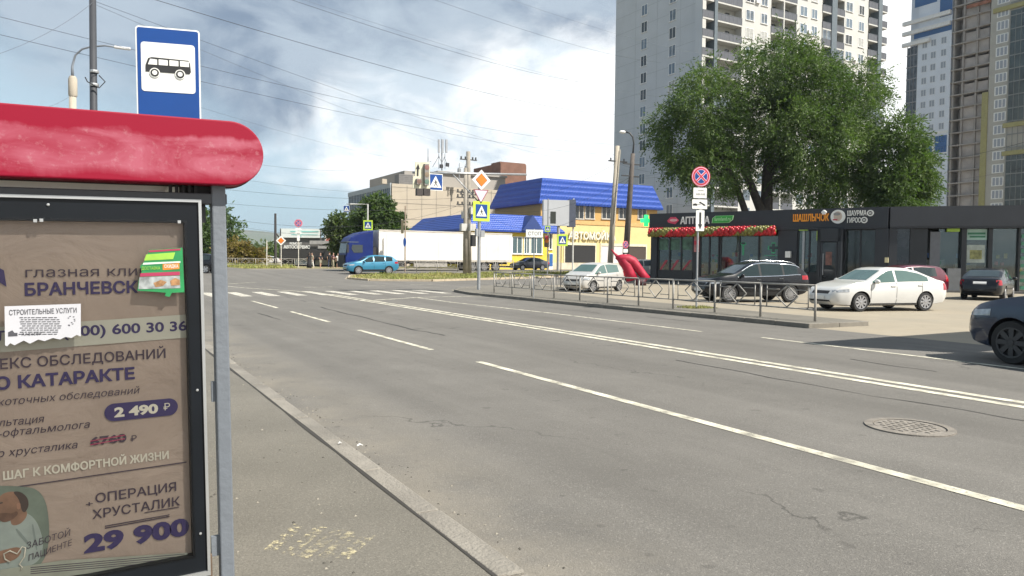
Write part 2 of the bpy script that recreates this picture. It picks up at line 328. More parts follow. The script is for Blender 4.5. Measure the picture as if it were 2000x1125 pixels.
# ---------------- the setting: ground, roads, kerbs, markings ----------------
def drape(poly, up, name, mat, step=2.0, kind='structure'):     # a sheet over the ground, cut from a fine grid by its outline
    bm = bmesh.new(); bm.faces.new([bm.verts.new((x, y, 0)) for x, y in poly])
    xs = [p[0] for p in poly]; ys = [p[1] for p in poly]
    for lo, hi, ax in ((min(xs), max(xs), 0), (min(ys), max(ys), 1)):
        k = math.ceil(lo/step)*step
        while k < hi:
            no = (1, 0, 0) if ax == 0 else (0, 1, 0); co = (k, 0, 0) if ax == 0 else (0, k, 0)
            bmesh.ops.bisect_plane(bm, geom=bm.verts[:]+bm.edges[:]+bm.faces[:], plane_co=co, plane_no=no); k += step
    for v in bm.verts: v.co.z = gz(v.co.x, v.co.y)+up
    bmesh.ops.recalc_face_normals(bm, faces=bm.faces[:])
    if sum(f.normal.z for f in bm.faces) < 0: bmesh.ops.reverse_faces(bm, faces=bm.faces[:])
    me = bpy.data.meshes.new(name); bm.to_mesh(me); bm.free(); me.materials.append(mat); o = bpy.data.objects.new(name, me); COL.objects.link(o)
    if kind: o['kind'] = kind
    return o
def axis(lo, hi, n0, n1, st): 
    a = list(np.arange(n0, n1+.01, st)); x = n1; s = st
    while x < hi: s *= 1.5; x += s; a.append(x)
    x = n0; s = st
    while x > lo: s *= 1.5; x -= s; a.insert(0, x)
    return a
gxs = axis(-6000, 6000, -60, 150, 2); gys = axis(-1500, 9000, -20, 140, 2)
g = MB(); g.grid([[(x, y, gz(x, y)) for x in gxs] for y in gys]); o = g.build('ground', SAND); o['kind'] = 'structure'
road = drape([(1.7, -30), (15.5, -30), (15.5, 12), (15.2, 30), (16.6, 35.2), (19.5, 38.6), (24, 40), (140, 40), (140, 52), (37, 51.2), (21, 47.5), (17.2, 49.5), (16.4, 53), (18, 57.5), (140, 66), (140, 75), (14, 75), (13, 210), (2, 210), (1.5, 75), (-60, 72), (-60, 36), (-6, 36), (.6, 32), (1.7, 26)], .005, 'road', ASPH)
# left pavement with its kerb
def slab(poly, h, name, mat): 
    b = MB(); b.prism(poly, -.2, h); o = b.build(name, mat); o['kind'] = 'structure'; return o
slab([(-9, -10), (1.66, -10), (1.66, 26), (.5, 31.5), (-9, 33.5)], .1, 'pavement', WALK)
kb = MB(); y = -10.
while y < 26:
    j = random.uniform(-.010, .010); kb.box(1.672+j, y+.010, -.1, 1.83+j, min(y+1, 26)-.010, .1+random.uniform(-.008, .006)); y += 1
def kerb_run(b, pts, h0, h1, wd):
    for (a, c) in zip(pts[:-1], pts[1:]):
        a = Vector((*a, 0)); c = Vector((*c, 0)); n = max(1, round((c-a).length)); t = (c-a).normalized(); q = Vector((t.y, -t.x, 0))*wd
        for i in range(n):
            p0 = a+(c-a)*(i/n)+t*.006; p1 = a+(c-a)*((i+1)/n)-t*.006; z = gz(p0.x, p0.y)
            b.prism([(p0+q)[:2], (p1+q)[:2], p1[:2], p0[:2]], z+h0, z+h1+random.uniform(-.006, .006))
kerb_run(kb, [(1.672, 26), (.5, 31.6), (-9, 33.6)], -.1, .1, .15)
bevel(kb.build('kerb', KERB), .012)['kind'] = 'structure'
# right-hand pavement island with the railing
ISL = [(15.45, 12.0), (15.3, 20), (15.25, 30), (15.8, 32.8), (17, 34.8), (19.6, 37.6), (23, 38.8), (23.4, 33), (19.6, 31), (18.3, 24), (17.5, 12.0)]
slab(ISL, .115, 'pavement', WALK)
ik = MB(); kerb_run(ik, [(17.5, 11.85), (15.3, 11.95), (15.15, 20), (15.1, 30), (15.68, 32.9), (16.9, 34.95), (19.5, 37.75), (23, 38.95)], -.1, .12, .14); bevel(ik.build('kerb', KERBD), .012)['kind'] = 'structure'
# grass traffic island in front of the lorry
VER = [(17.2, 49.7), (21, 47.7), (37, 51.4), (138, 62), (138, 64.5), (37, 58.2), (18.2, 57.2), (16.8, 53)]
def up_slab(poly, h, name, mat):
    c = drape(poly, h, name, mat); return c
GRASSD = M('verge_soil', (.17, .17, .07), .95, var=.35, scale=1.2, bump=.6, bscale=20, rgb2=(.26, .21, .11))
up_slab(VER, .12, 'verge', GRASSD)
vk = MB(); kerb_run(vk, VER[::-1]+[VER[-1]], -.1, .14, -.16); bevel(vk.build('kerb', M('verge_kerb', (.42, .35, .25), .9, var=.2)), .012)['kind'] = 'structure'
GRASS = M('grass_blades', (.16, .21, .045), .8, var=.3, scale=.6, rgb2=(.30, .26, .09), island=.35)
def inside(x, y, poly):
    c = False; n = len(poly)
    for i in range(n):
        (x0, y0), (x1, y1) = poly[i], poly[i-1]
        if (y0 > y) != (y1 > y) and x < (x1-x0)*(y-y0)/(y1-y0)+x0: c = not c
    return c
def blades(name, poly, n, h, base, wd=.02):
    xs = [p[0] for p in poly]; ys = [p[1] for p in poly]; b = MB(); k = 0
    while k < n:
        x = random.uniform(min(xs), max(xs)); y = random.uniform(min(ys), max(ys))
        if not inside(x, y, poly): continue
        k += 1; a = random.uniform(0, 6.28); hh = h*random.uniform(.4, 1.2)*(.6+.6*math.sin(x*1.3)*math.sin(y*1.1+x*.3)**2); z = gz(x, y)+base; l = random.uniform(-.5, .5)*hh
        c, s_ = math.cos(a)*wd, math.sin(a)*wd; b.add([(x-c, y-s_, z), (x+c, y+s_, z), (x+l*s_/wd, y-l*c/wd, z+hh)], [(0, 1, 2)])
    return tag(b.build(name, GRASS), kind='stuff')
tag(blades('grass', [(17.4, 49.9), (21, 48), (37, 51.7), (60, 54), (60, 59), (37, 58), (18.4, 57), (17, 53)], 24000, .26, .11, .03), 'mown yellow green grass on the traffic island', 'grass')
tuft = G(1360, 601, .115)
tag(blades('grass', [(tuft.x-.55, tuft.y-.35), (tuft.x+.5, tuft.y-.5), (tuft.x+.6, tuft.y+.3), (tuft.x-.5, tuft.y+.4)], 900, .13, .11, .012), 'small tuft of grass at the foot of the sign post', 'grass')
FIELD = [(-60, 75.5), (1.2, 75.5), (1.6, 210), (-60, 210)]
drape([(13.6, 77.5), (29, 79), (46, 84), (46, 112), (13.2, 112)], .02, 'verge', GRASSD, 3)
drape(FIELD, .02, 'verge', GRASSD, 4)
tag(blades('grass', [(13.8, 78), (19.3, 79), (23, 100), (13.4, 110)], 9000, .40, .02, .05), 'dry tall grass across the junction on the left', 'grass')
# painted markings
mk = MB()
def stripe(pts, wd, mi=0, up=.011, st=1.5):
    P = [Vector((*p, 0)) for p in pts]; Q = [P[0]]
    for a, b in zip(P[:-1], P[1:]):
        n = max(1, int((b-a).length/st)); Q += [a+(b-a)*((i+1)/n) for i in range(n)]
    l = []; r = []
    for i, p in enumerate(Q):
        t = (Q[min(i+1, len(Q)-1)]-Q[max(i-1, 0)]).normalized(); q = Vector((t.y, -t.x, 0))*wd/2
        l.append((p.x-q.x, p.y-q.y, gz(p.x, p.y)+up)); r.append((p.x+q.x, p.y+q.y, gz(p.x, p.y)+up))
    mk.grid([l, r][::-1], mi)
stripe([(5.32, -12), (5.3, 10.2)], .12)
for a, b in ((11.9, 15.9), (18.2, 22.2), (24.0, 28.2)): stripe([(5.25, a), (5.25, b)], .11)
stripe([(9.10, -14), (9.10, 32.6)], .15); stripe([(9.40, -14), (9.40, 32.2)], .15)
stripe([(12.5, -14), (12.45, 10.9)], .11)
stripe([(12.2, 12.4), (12.2, 18.5), (11.8, 25), (11.9, 28.6)], .10)
stripe([(9.6, 27.2), (12, 28.6), (15.4, 28.9)], .18)
stripe([(9.3, 33), (8.6, 36.5), (7.3, 40), (6.6, 43.5), (7.2, 46.5), (9.5, 49.5)], .13)
for a in ((10.3, 40.5), (13.8, 41.5), (17.5, 43.0)): stripe([a, (a[0]+1.6, a[1]+.2)], .14)
x = 2.3
while x < 15.5:
    stripe([(x, 31.6), (x, 35.5)], .46, 1, .010, 1.0); x += 1.13
mk.build('road_markings', [LINE, ZEBRA])['kind'] = 'structure'
# yellow paint splashes on the pavement
yp = MB()
for (a, b) in (((528, 1075), (585, 1025)), ((560, 1085), (628, 1030)), ((590, 1090), (665, 1035)), ((632, 1090), (690, 1040)), ((668, 1092), (722, 1046))):
    p = G(*a, .1); q = G(*b, .1); t = (q-p); nn = Vector((-t.y, t.x, 0)).normalized()*.035
    yp.add([(*(p-nn)[:2], .1035), (*(p+nn)[:2], .1035), (*(q+nn)[:2], .1035), (*(q-nn)[:2], .1035)], [(0, 3, 2, 1)])
yp.build('paint_marks', YPAINT)['kind'] = 'structure'
# dark hairline cracks in the carriageway
cr = MB()
def crack(pts, wd=.02):
    l = []; r = []
    for i in range(len(pts)-1):
        for k in range(6):
            t = k/6; x = pts[i][0]*(1-t)+pts[i+1][0]*t+random.uniform(-.05, .05); y = pts[i][1]*(1-t)+pts[i+1][1]*t; h_ = wd*random.uniform(.2, 1); l.append((x-h_, y, gz(x, y)+.009)); r.append((x+h_, y, gz(x, y)+.009))
    cr.grid([r, l][::1])
crack([(6.6, 24), (6.5, 19), (6.4, 15.5), (6.5, 13.8)], .035); crack([(8.3, 9), (8.2, 6), (8.4, 3)], .02); crack([(4.3, 22), (4.35, 19)], .03); crack([(7.1, 31), (6.9, 26)], .03); crack([(13.5, 21), (13.6, 17.5)], .03); crack([(14.0, 16.5), (14.1, 14)], .03); crack([(11, 7.8), (10.9, 6)], .02)
cr.build('road_cracks', M('crack_tar', (.04, .038, .035), .9))['kind'] = 'structure'
mc = G(1776, 836)
t = thing('manhole_cover', 'round rusty manhole cover set in the middle lane', 'manhole cover', (mc.x, mc.y, .006))
RUST = M('rusty_iron', (.20, .18, .155), .85, .0, var=.3, scale=9, bump=.6, bscale=40)
b = MB(); b.lathe([(.40, -.03), (.40, .012), (.325, .014), (.32, -.02)], 40, axis='z'); b.build('frame_ring', M('ring_mortar', (.19, .17, .145), .9, var=.3, scale=8, bump=.6), t, 30)
b = MB(); b.lathe([(0, .008), (.31, .008), (.315, -.02)], 40, axis='z')
for i in range(-3, 4):
    for j in range(-3, 4):
        if i*i+j*j < 11: b.box(i*.08-.025, j*.08-.025, .005, i*.08+.025, j*.08+.025, .014)
b.build('lid', RUST, t)
# dirt seam along the kerb, grit and scraps
ds = MB(); l = []; r = []
for k in range(240):
    y = 2+k*.1; wv_ = .010+.016*abs(math.sin(y*1.7)*math.sin(y*.61+1)); l.append((1.667-wv_, y, .1035)); r.append((1.667+wv_*.6, y, .1035))
ds.grid([l, r][::-1]); ds.build('kerb_seam', M('seam_dirt', (.035, .032, .028), .95))['kind'] = 'structure'
gt = MB()
for k in range(420):
    y = random.uniform(2.3, 14); x = 1.86+abs(random.gauss(0, .16)) if k % 3 else random.uniform(.45, 1.6); z = .006 if x > 1.8 else .101; a = random.uniform(.003, .011)
    gt.add([(x-a, y-a, z), (x+a, y-a*.6, z), (x+a*.7, y+a, z), (x-a*.8, y+a*.7, z), (x, y, z+a*.8)], [(0, 1, 4), (1, 2, 4), (2, 3, 4), (3, 0, 4)], k % 2)
tag(gt.build('grit', [M('grit_dark', (.07, .065, .055), .95), M('grit_pale', (.24, .22, .18), .95)]), 'loose grit and tiny stones along the near kerb', 'grit', kind='stuff')
for nm, lb, px, py, sz_ in (('paper_scrap', 'white paper scrap lying on the kerb edge', 703, 872, .024), ('paper_scrap', 'small pale scrap in the gutter past the kerb', 664, 868, .014)):
    p = G(px, py, .1); sb = MB(); sb.grid([[(-sz_, -sz_*.5, .004), (0, -sz_*.6, .016), (sz_, -sz_*.4, .003)], [(-sz_*.9, sz_*.6, .006), (0, sz_*.5, .02), (sz_*1.1, sz_*.5, .004)]]); tag(sb.build(nm, WHITE, None, True, (p.x, p.y, p.z+.004)), lb, 'litter')
# distant hills
HILL = M('hill_cover', (.07, .10, .05), .95, var=.4, scale=.006, rgb2=(.13, .12, .08))
def ridge(y0, amp, seed, name):
    rows = []
    for k in range(6):
        rows.append([(x, y0+k*350+abs(x)*.0, gz(x, y0)-2+amp*math.sin(math.pi*k/5)*(.65+.25*math.sin(x*.0011+seed)+.18*math.sin(x*.0029+2*seed)+.05*math.sin(x*.011))) for x in np.linspace(-5000, 4500, 160)])
    b = MB(); b.grid(rows); b.build(name, HILL, None, True)['kind'] = 'structure'
ridge(3000, 175, 1.0, 'hills'); ridge(1700, 60, 2.6, 'hills')

hz = MB(); hz.box(-5600, -1600, -40, 5600, 5400, 260); q = NB('haze_air'); q.t.nodes.remove(q.b); pv = q.n('ShaderNodeVolumePrincipled'); pv.inputs['Color'].default_value = (.75, .86, 1, 1); pv.inputs['Density'].default_value = .00013; pv.inputs['Anisotropy'].default_value = .3; q.l(pv.outputs[0], q.t.nodes['Material Output'].inputs['Volume'])
o = hz.build('haze', q.m); o['kind'] = 'stuff'; tag(o, 'thin blue summer haze over the far hills', 'haze')
# ---------------- buildings ----------------
def window_mesh(wd, h, mull=1, fr=.06, fm=None, gm=None, rail=False, sill=True, proud=.05):
    b = MB(); b.box(-wd/2, -proud+.03, 0, wd/2, .02, h, 1)
    for x0, x1, z0, z1 in [(-wd/2-fr*.3, -wd/2+fr, 0, h), (wd/2-fr, wd/2+fr*.3, 0, h), (-wd/2+fr, wd/2-fr, 0, fr), (-wd/2+fr, wd/2-fr, h-fr, h)]+[(-wd/2+wd*(i+1)/(mull+1)-fr/2, -wd/2+wd*(i+1)/(mull+1)+fr/2, fr, h-fr) for i in range(mull)]:
        b.box(x0, -proud, z0, x1, .02, z1, 0)
    if rail: b.box(-wd/2+fr, -proud+.005, h*.68, wd/2-fr, .02, h*.68+fr, 0)
    if sill: b.box(-wd/2-.08, -proud-.1, -.06, wd/2+.08, .02, -.004, 0)
    return b
def proto(b, name, mats, smooth=False):
    o = b.build(name, mats, None, smooth); me = o.data; bpy.data.objects.remove(o); return me
def inst(me, name, parent, loc, rz=0.): o = bpy.data.objects.new(name, me); COL.objects.link(o); o.parent = parent; o.location = loc; o.rotation_euler = (0, 0, rz); return o
def box_part(name, mat, parent, *a, bev=0):
    b = MB(); b.box(*a); o = b.build(name, mat, parent); return bevel(o, bev) if bev else o
APW = M('apartment_white', (.45, .447, .425), .85, var=.06, scale=.5, bump=.1, bscale=8); APG = M('apartment_grey', (.45, .48, .50), .9, var=.05, scale=.3)
APD = M('apartment_slate', (.10, .125, .145), .8); APP = M('balcony_grey', (.075, .08, .095), .7, var=.1, scale=1.5); LOG = M('loggia_wall', (.36, .36, .33), .9)
# -- 17-storey apartment block
A = D(1369, 512, 112); AX, AY = A.x, A.y
t = thing('apartment_block', 'tall white and grey apartment block with dark balcony columns behind the big willow', 'apartment block', (AX, AY, .5))
def fx(px, py=75): return PL(px, py, (AX, AY), 0)[0]
lenY = PX(1199, 300, AX).y-AY; RX = fx(1730)
zs = [PL(1383, y, (AX, AY), 0)[1]-.5 for y in (36, 109.8)]; FH = (zs[0]-zs[1])/2; zb = zs[1] % FH
TOP = zb+FH*17.4
seg = [('col', 1366, 1371), ('bal', 1371, 1393), ('dark', 1393, 1399), ('bal', 1399, 1448), ('wall', 1448, 1505), ('bal', 1505, 1528.5), ('thin', 1528.5, 1530.5), ('bal', 1530.5, 1555), ('wall', 1555, 1605), ('bal', 1605, 1622), ('dark', 1622, 1632), ('bal', 1632, 1648), ('wall', 1648, 1695), ('bal', 1695, 1713), ('dark', 1713, 1720), ('bal', 1720, 1731)]
core = MB(); core.box(0, 1.5, -.6, RX, lenY, TOP, 0); core.box(-.0, .0, -.6, -.003+fx(1371), 1.5, TOP, 0); core.box(-.3, -.3, TOP, RX+.3, lenY+.3, TOP+.5, 0)
core.build('wall', APG, t); lg = MB(); wl = MB(); dk = MB(); bals = []
for k, a, c in seg:
    x0, x1 = fx(a), fx(c)
    if k == 'wall': wl.box(x0, 0, -.6, x1, 1.5, TOP, 0)
    elif k == 'thin': wl.box(x0, -.12, -.6, x1, 1.5, TOP, 0)
    elif k == 'col': wl.box(x0 if x0 > .01 else .01, -.05, -.6, x1, -.003, TOP, 0)
    elif k == 'dark': dk.box(x0, -.25, -.6, x1, 1.5, TOP, 0)
    else: bals.append((x0, x1)); lg.box(x0, 1.42, -.6, x1, 1.497, TOP, 0)
for k in range(3, 17, 3): wl.box(fx(1448), -.03, zb+FH*k-.05, fx(1505), -.002, zb+FH*k+.05, 0) if k % 6 == 0 else None
wl.build('facade_panel', APW, t); each(dk, 'facade_column', APD, t); lg.build('loggia_wall', LOG, t)
bm_ = {}
def balcony_mesh(wd, glazed=False):
    b = MB(); b.box(0, -.12, -.16, wd, 1.42, .06, 0); b.box(.03, -.1, .10, wd-.03, -.05, 1.12, 1)
    n = max(2, int(wd/.8))
    for i in range(n+1): x = .03+(wd-.06)*i/n; b.box(x-.025, -.13, .06, x+.025, -.102, 1.17, 2)
    b.box(0, -.13, 1.12, wd, -.04, 1.17, 2); b.box(wd*.15, 1.36, .06, wd*.15+.75, 1.418, 2.15, 3); b.box(wd*.6, 1.36, .85, min(wd-.1, wd*.6+.9), 1.418, 2.15, 3); b.box(wd*.6-.05, 1.38, .8, min(wd-.05, wd*.6+.95), 1.417, 2.2, 0)
    if glazed:
        b.box(.03, -.09, 1.17, wd-.03, -.07, FH-.16, 4)
        for i in range(3): x = .05+(wd-.1)*i/2; b.box(x-.04, -.13, 1.17, x+.04, -.06, FH-.16, 0)
    return proto(b, 'balcony', [APW, APP, GREYP, GLASS, WINGL])
low = MB()
gl_set = {(3, 9), (5, 12), (1, 8), (4, 13), (6, 9)}
for i, (x0, x1) in enumerate(bals):
    m0 = balcony_mesh(x1-x0); m1 = balcony_mesh(x1-x0, True)
    for k in range(5, 17): inst(m1 if (i, k) in gl_set else m0, 'balcony', t, (x0, 0, zb+FH*k))
    for k in range(0, 5): low.box(x0, -.12, zb+FH*k-.16, x1, 1.42, zb+FH*k+.06, 0); low.box(x0+.03, -.1, zb+FH*k+.1, x1-.03, -.05, zb+FH*k+1.12, 1)
low.build('balcony', [APW, APP], t)['kind'] = 'stuff'
PANES = [WINGL, M('pane_dark', (.035, .04, .045), .08), M('pane_curtain', (.34, .34, .32), .25, var=.3, scale=3), M('pane_blue', (.13, .17, .21), .08)]
def pick(): return PANES[random.choices((0, 1, 2, 3), (4, 3, 2, 3))[0]]
def dress(o): o.material_slots[1].link = 'OBJECT'; o.material_slots[1].material = pick(); return o
wm = proto(window_mesh(1.75, 1.6, 1), 'window', [WHITE, WINGL]); wm2 = proto(window_mesh(1.45, 1.6, 1), 'window', [WHITE, WINGL])
zw = (PL(1464, 29.7, (AX, AY), 0)[1]-.5-.8) % FH; loww = MB()
for i, px in enumerate((1464, 1492, 1569, 1590, 1658, 1682)):
    for k in range(4, 17): 
        if k >= 5: dress(inst(wm if i % 2 == 0 else wm2, 'window', t, (fx(px, 60), 0, zw+FH*k)))
        else:
            for q in range(0, 5): loww.box(fx(px)-.8, -.04, zw+FH*q, fx(px)+.8, .02, zw+FH*q+1.6, 0)
loww.build('window', WINGL, t)['kind'] = 'stuff'
wm3 = proto(window_mesh(1.5, 1.75, 1), 'window', [WHITE, WINGL])
for px, py in ((1257, 152), (1313, 99)):
    q = PX(px, py, AX); zc = (q.z-.5-.9) % FH
    for k in range(1, 16): dress(inst(wm3, 'window', t, (0, q.y-AY, zc+FH*k), R(-90)))
ac = MB()
for px, k in ((1478, 14), (1580, 13), (1670, 12), (1478, 10)): x_ = fx(px, 60); ac.box(x_-.4, -.34, zw+FH*k+.1, x_+.4, -.003, zw+FH*k+.7)
ac.build('air_conditioner', WHITE, t)['kind'] = 'stuff'
jn = MB()
for k in range(1, 17): jn.box(-.012, .1, zb+FH*k-.03, -.002, lenY-.1, zb+FH*k+.03)
for y_ in np.linspace(lenY*.25, lenY*.75, 3): jn.box(-.014, y_-.03, 0, -.0025, y_+.03, TOP)
jn.build('panel_joint', M('joint_dim', (.33, .355, .37), .9), t)
box_part('parapet', APD, t, RX*.3, 6, TOP+.5, RX*.5, 14, TOP+3.5)
# -- blue and grey tower with the unfinished tower beside it (walls facing the junction)
TX = 167.3; TBL = M('tower_blue', (.035, .10, .24), .7, var=.08, scale=.4); TGR = M('tower_panel', (.56, .60, .66), .85, var=.07, scale=.35, rgb2=(.50, .54, .60)); TCO = M('tower_concrete', (.27, .25, .23), .95, var=.15, scale=.4); TBR = M('tower_infill', (.33, .30, .28), .95, var=.2, scale=.5); TYE = M('tower_yellow', (.27, .25, .11), .85); TGY = M('tower_render', (.33, .32, .285), .9, var=.08, scale=.5)
yL = PX(1767, 200, TX).y; yM = PX(1856, 200, TX).y
def tw_frame(y): return (TX, y), R(-90)
Af, aa = tw_frame(yL)
t = thing('residential_tower', 'pale grey residential tower with dark blue bands beyond the smaller tree', 'tower', (TX, yL, .5), aa)
def ts(px, py): s_, z = PL(px, py, Af, aa); return s_, z-.5
xa, xb, xc = ts(1768, 150)[0], ts(1791, 150)[0], ts(1856, 150)[0]; z1 = ts(1819, 108)[1]; z2 = ts(1819, 249)[1]; TF = (z1-z2)/6; H_T = 78
b = MB(); b.box(xb, 0, -.6, xc, 16, H_T); b.box(xa+.3, 1.2, -.6, xb, 16, H_T); b.build('wall', TGR, t)
gz_ = MB(); gz_.box(xa+.25, .2, ts(1780, 238)[1], xb-.02, 1.2, ts(1780, 92)[1]); gz_.build('glazed_balcony', glassmat('tower_glazing', (.05, .055, .065), .1), t)
sl_ = MB(); k = 0
zz0 = z2-TF*.6
for k in range(-9, 8): 
    z = zz0+TF*k; sl_.box(xa+.1, .05, z-.1, xb-.05, 1.25, z+.12)
    for i in range(4): xx = xa+.25+(xb-xa-.4)*i/3; sl_.box(xx-.04, .12, z, xx+.04, .2, z+TF)
sl_.build('balcony_frame', M('tower_frame_grey', (.20, .20, .21), .6), t)
bb = MB(); bb.box(xb-1.0, -.055, ts(1800, 12)[1], ts(1830, 20)[0], -.003, H_T+.1); zA, zB = ts(1820, 68)[1], ts(1820, 52)[1]
bb.box(xb-1.0, -.06, zA, xc+.01, -.003, zB); bb.box(ts(1836, 20)[0], -.06, ts(1842, 33)[1], xc+.01, -.003, H_T+.1); bb.box(ts(1826, 280)[0], -.05, ts(1830, 303)[1], ts(1849, 280)[0], -.003, ts(1830, 266)[1]); bb.box(ts(1807, 280)[0], -.05, ts(1812, 300)[1], ts(1820, 280)[0], -.003, ts(1812, 268)[1]); each(bb, 'blue_band', TBL, t)
wb = MB()
for y_ in (42, 62, 84): 
    z = ts(1790, y_)[1]; wb.box(xa-.6, -.8, z-.5, xb+3.0 if y_ == 84 else xc-.1, -.065, z+.35)
wb.box(ts(1803, 280)[0], -.07, ts(1812, 304)[1], ts(1851, 280)[0], -.052, ts(1812, 303)[1]+.25); wb.box(ts(1803, 280)[0], -.07, ts(1812, 263)[1]-.2, ts(1851, 280)[0], -.052, ts(1812, 262)[1]+.3); wb.box(ts(1821, 280)[0], -.07, ts(1812, 303)[1]+.25, ts(1825, 280)[0], -.052, ts(1812, 263)[1]-.2); each(wb, 'cornice', M('tower_white', (.58, .58, .57), .85), t)
wt = proto(window_mesh(1.25, 1.55, 1, .09, sill=False), 'window', [M('tower_window_frame', (.55, .57, .6), .5), M('tower_pane', (.24, .265, .30), .3)])
for px in (1803, 1820, 1840):
    for k in range(-8, 9):
        z = z2+TF*k-.8
        if z > .5 and not (px == 1803 and k < -1): inst(wt, 'window', t, (ts(px, 200)[0], 0, z))
Af, aa = tw_frame(yM)
t = thing('unfinished_tower', 'unfinished concrete tower with bare floor slabs and yellow strips on the right', 'tower', (TX, yM, .5), aa)
x0, x1, x2, x3 = ts(1857, 150)[0], ts(1933, 150)[0], ts(1973, 150)[0], ts(2060, 150)[0]
b = MB(); b.box(.05, 2.4, -.6, x1, 18, H_T+2); b.build('wall', TBR, t); b = MB(); b.box(x1+.02, -.3, -.6, x3, 18, H_T+2); b.build('wall', TGY, t)
za, zb_ = ts(1890, 57)[1], ts(1890, 356)[1]; UF = (za-zb_)/12
b = MB()
for k in range(-4, 16): z = zb_+UF*k; b.box(.0, -.25, z-.13, x1-.02, 2.41, z+.13)
each(b, 'floor_slab', TCO, t); b = MB()
for q in (.02, .27, .62, .97): b.box(x1*q, .1, -.6, x1*q+.4, 2.38, H_T+1.9)
each(b, 'column', TCO, t); b = MB()
for k in range(-4, 16): z = zb_+UF*k; b.box(x1*.32, .5, z+.135, x1*.93, .75, z+UF-.14-random.choice((0, 0, .5)))
each(b, 'infill_wall', TBR, t)
b = MB(); b.box(x1-1.2, -.5, -.6, x1+.015, -.02, ts(1930, 180)[1])
for y_ in (12, 243, 298): z = ts(1985, y_)[1]; b.box(x1+.6 if y_ == 12 else x2-.8, -.75, z-.45, x3, -.31, z+.45)
each(b, 'yellow_strip', TYE, t)
wu = proto(window_mesh(2.3, 1.9, 2, .16, sill=False), 'window', [M('tower_frame_white', (.62, .62, .6), .5), MATS['tower_pane']])
zu = ts(1956, 127)[1]; UW = (ts(1956, 51)[1]-zu)/3
for k in range(-11, 7): 
    if zu+UW*k-.9 > .3: inst(wu, 'window', t, (ts(1955, 200)[0], -.3, zu+UW*k-.9))
b = MB(); b.box(x2, -.55, ts(1985, 235)[1], x3, -.32, ts(1985, 20)[1]); b.box(x2, -.55, .5, x3, -.32, ts(1985, 303)[1]); b.build('glazed_loggia', M('loggia_glazing', (.035, .05, .052), .2, var=.5, scale=.5), t)
b = MB()
for k in range(-11, 7):
    z = zu+UW*k-1.4
    b.box(x2-.02, -.62, z, x3, -.56, z+.22)
for i in range(9): xx = x2+(x3-x2)*i/8; b.box(xx-.05, -.6, .5, xx+.05, -.553, ts(1985, 25)[1])
b.build('loggia_frame', M('loggia_frame_grey', (.16, .17, .165), .6), t)
b = MB(); z = ts(1900, 12)[1]; b.box(ts(1890, 12)[0], -.45, z-.35, ts(1937, 12)[0], -.2, z+.35); b.build('banner', M('banner_rust', (.22, .09, .05), .8, var=.4, scale=.8), t)

# -- yellow car-service building with a blue tiled roof
YEL = M('yellow_render', (.58, .475, .22), .85, var=.08, scale=.6, bump=.1, bscale=12); YORG = M('ochre_render', (.47, .29, .10), .85, var=.06, scale=.6); PLN = M('pale_plinth', (.50, .45, .36), .9, var=.15, scale=1.5, bump=.4, bscale=8)
def tilemat():
    q = NB('blue_roof_tiles'); v = q.coords(); w1 = q.n('ShaderNodeTexWave', wave_type='BANDS', bands_direction='X'); w1.inputs['Scale'].default_value = 1.3; q.l(v, w1.inputs[0]); w2 = q.n('ShaderNodeTexWave', wave_type='BANDS', bands_direction='Z', wave_profile='SAW'); w2.inputs['Scale'].default_value = 1.0; q.l(v, w2.inputs[0])
    w3 = q.n('ShaderNodeTexWave', wave_type='BANDS', bands_direction='Y'); w3.inputs['Scale'].default_value = 1.3; q.l(v, w3.inputs[0])
    ad = q.n('ShaderNodeMath', operation='ADD'); q.l(q.mul(w1.outputs[1], w3.outputs[1]), ad.inputs[0]); q.l(w2.outputs[1], ad.inputs[1])
    bp = q.n('ShaderNodeBump'); bp.inputs['Strength'].default_value = 1.; bp.inputs['Distance'].default_value = .09; q.l(ad.outputs[0], bp.inputs['Height']); q.l(bp.outputs[0], q.b.inputs['Normal'])
    q.l(q.mix(q.noise(v, 1.5, 4), (.017, .058, .31), (.03, .09, .42)), q.b.inputs['Base Color']); q.b.inputs['Roughness'].default_value = .42; return q.m
TILE = tilemat(); GARD = M('garage_dark', (.012, .012, .013), .6)
Y0 = D(1055, 512, 95); YA = (Y0.x, Y0.y); zg = gz(*YA)
t = thing('car_service_building', 'two storey yellow car service building with blue tiled roof', 'building', (YA[0], YA[1], zg))
def ys(px, py): s_, z = PL(px, py, YA, 0); return s_, z-zg
YR = ys(1283, 450)[0]; YD = PX(967, 400, YA[0]).y-YA[1]; EV = ys(1055, 394)[1]; RT_ = ys(1060, 346)[1]
b = MB(); b.box(0, 0, -.5, YR, YD, EV-2.6, 0); b.box(0, .0, EV-2.6, YR, YD, EV, 1); b.build('wall', [YEL, YORG], t)
def hip(b, x0, y0, x1, y1, z0, z1, ins, over, mi=0):
    o0 = [(x0-over, y0-over), (x1+over, y0-over), (x1+over, y1+over), (x0-over, y1+over)]; o1 = [(x0+ins, y0+ins), (x1-ins, y0+ins), (x1-ins, y1-ins), (x0+ins, y1-ins)]
    v = [(a, c, z0) for a, c in o0]+[(a, c, z1) for a, c in o1]+[(a, c, z0-.25) for a, c in o0]
    b.add(v, [(0, 1, 5, 4), (1, 2, 6, 5), (2, 3, 7, 6), (3, 0, 4, 7), (4, 5, 6, 7), (8, 9, 1, 0), (9, 10, 2, 1), (10, 11, 3, 2), (11, 8, 0, 3), (11, 10, 9, 8)], mi)
b = MB(); hip(b, 0, 0, YR, YD, EV, RT_, .5, .6); b.build('roof', TILE, t)
wy = proto(window_mesh(1.55, 1.95, 1, .1), 'window', [M('window_frame_grey', (.45, .42, .38), .5), GLASS])
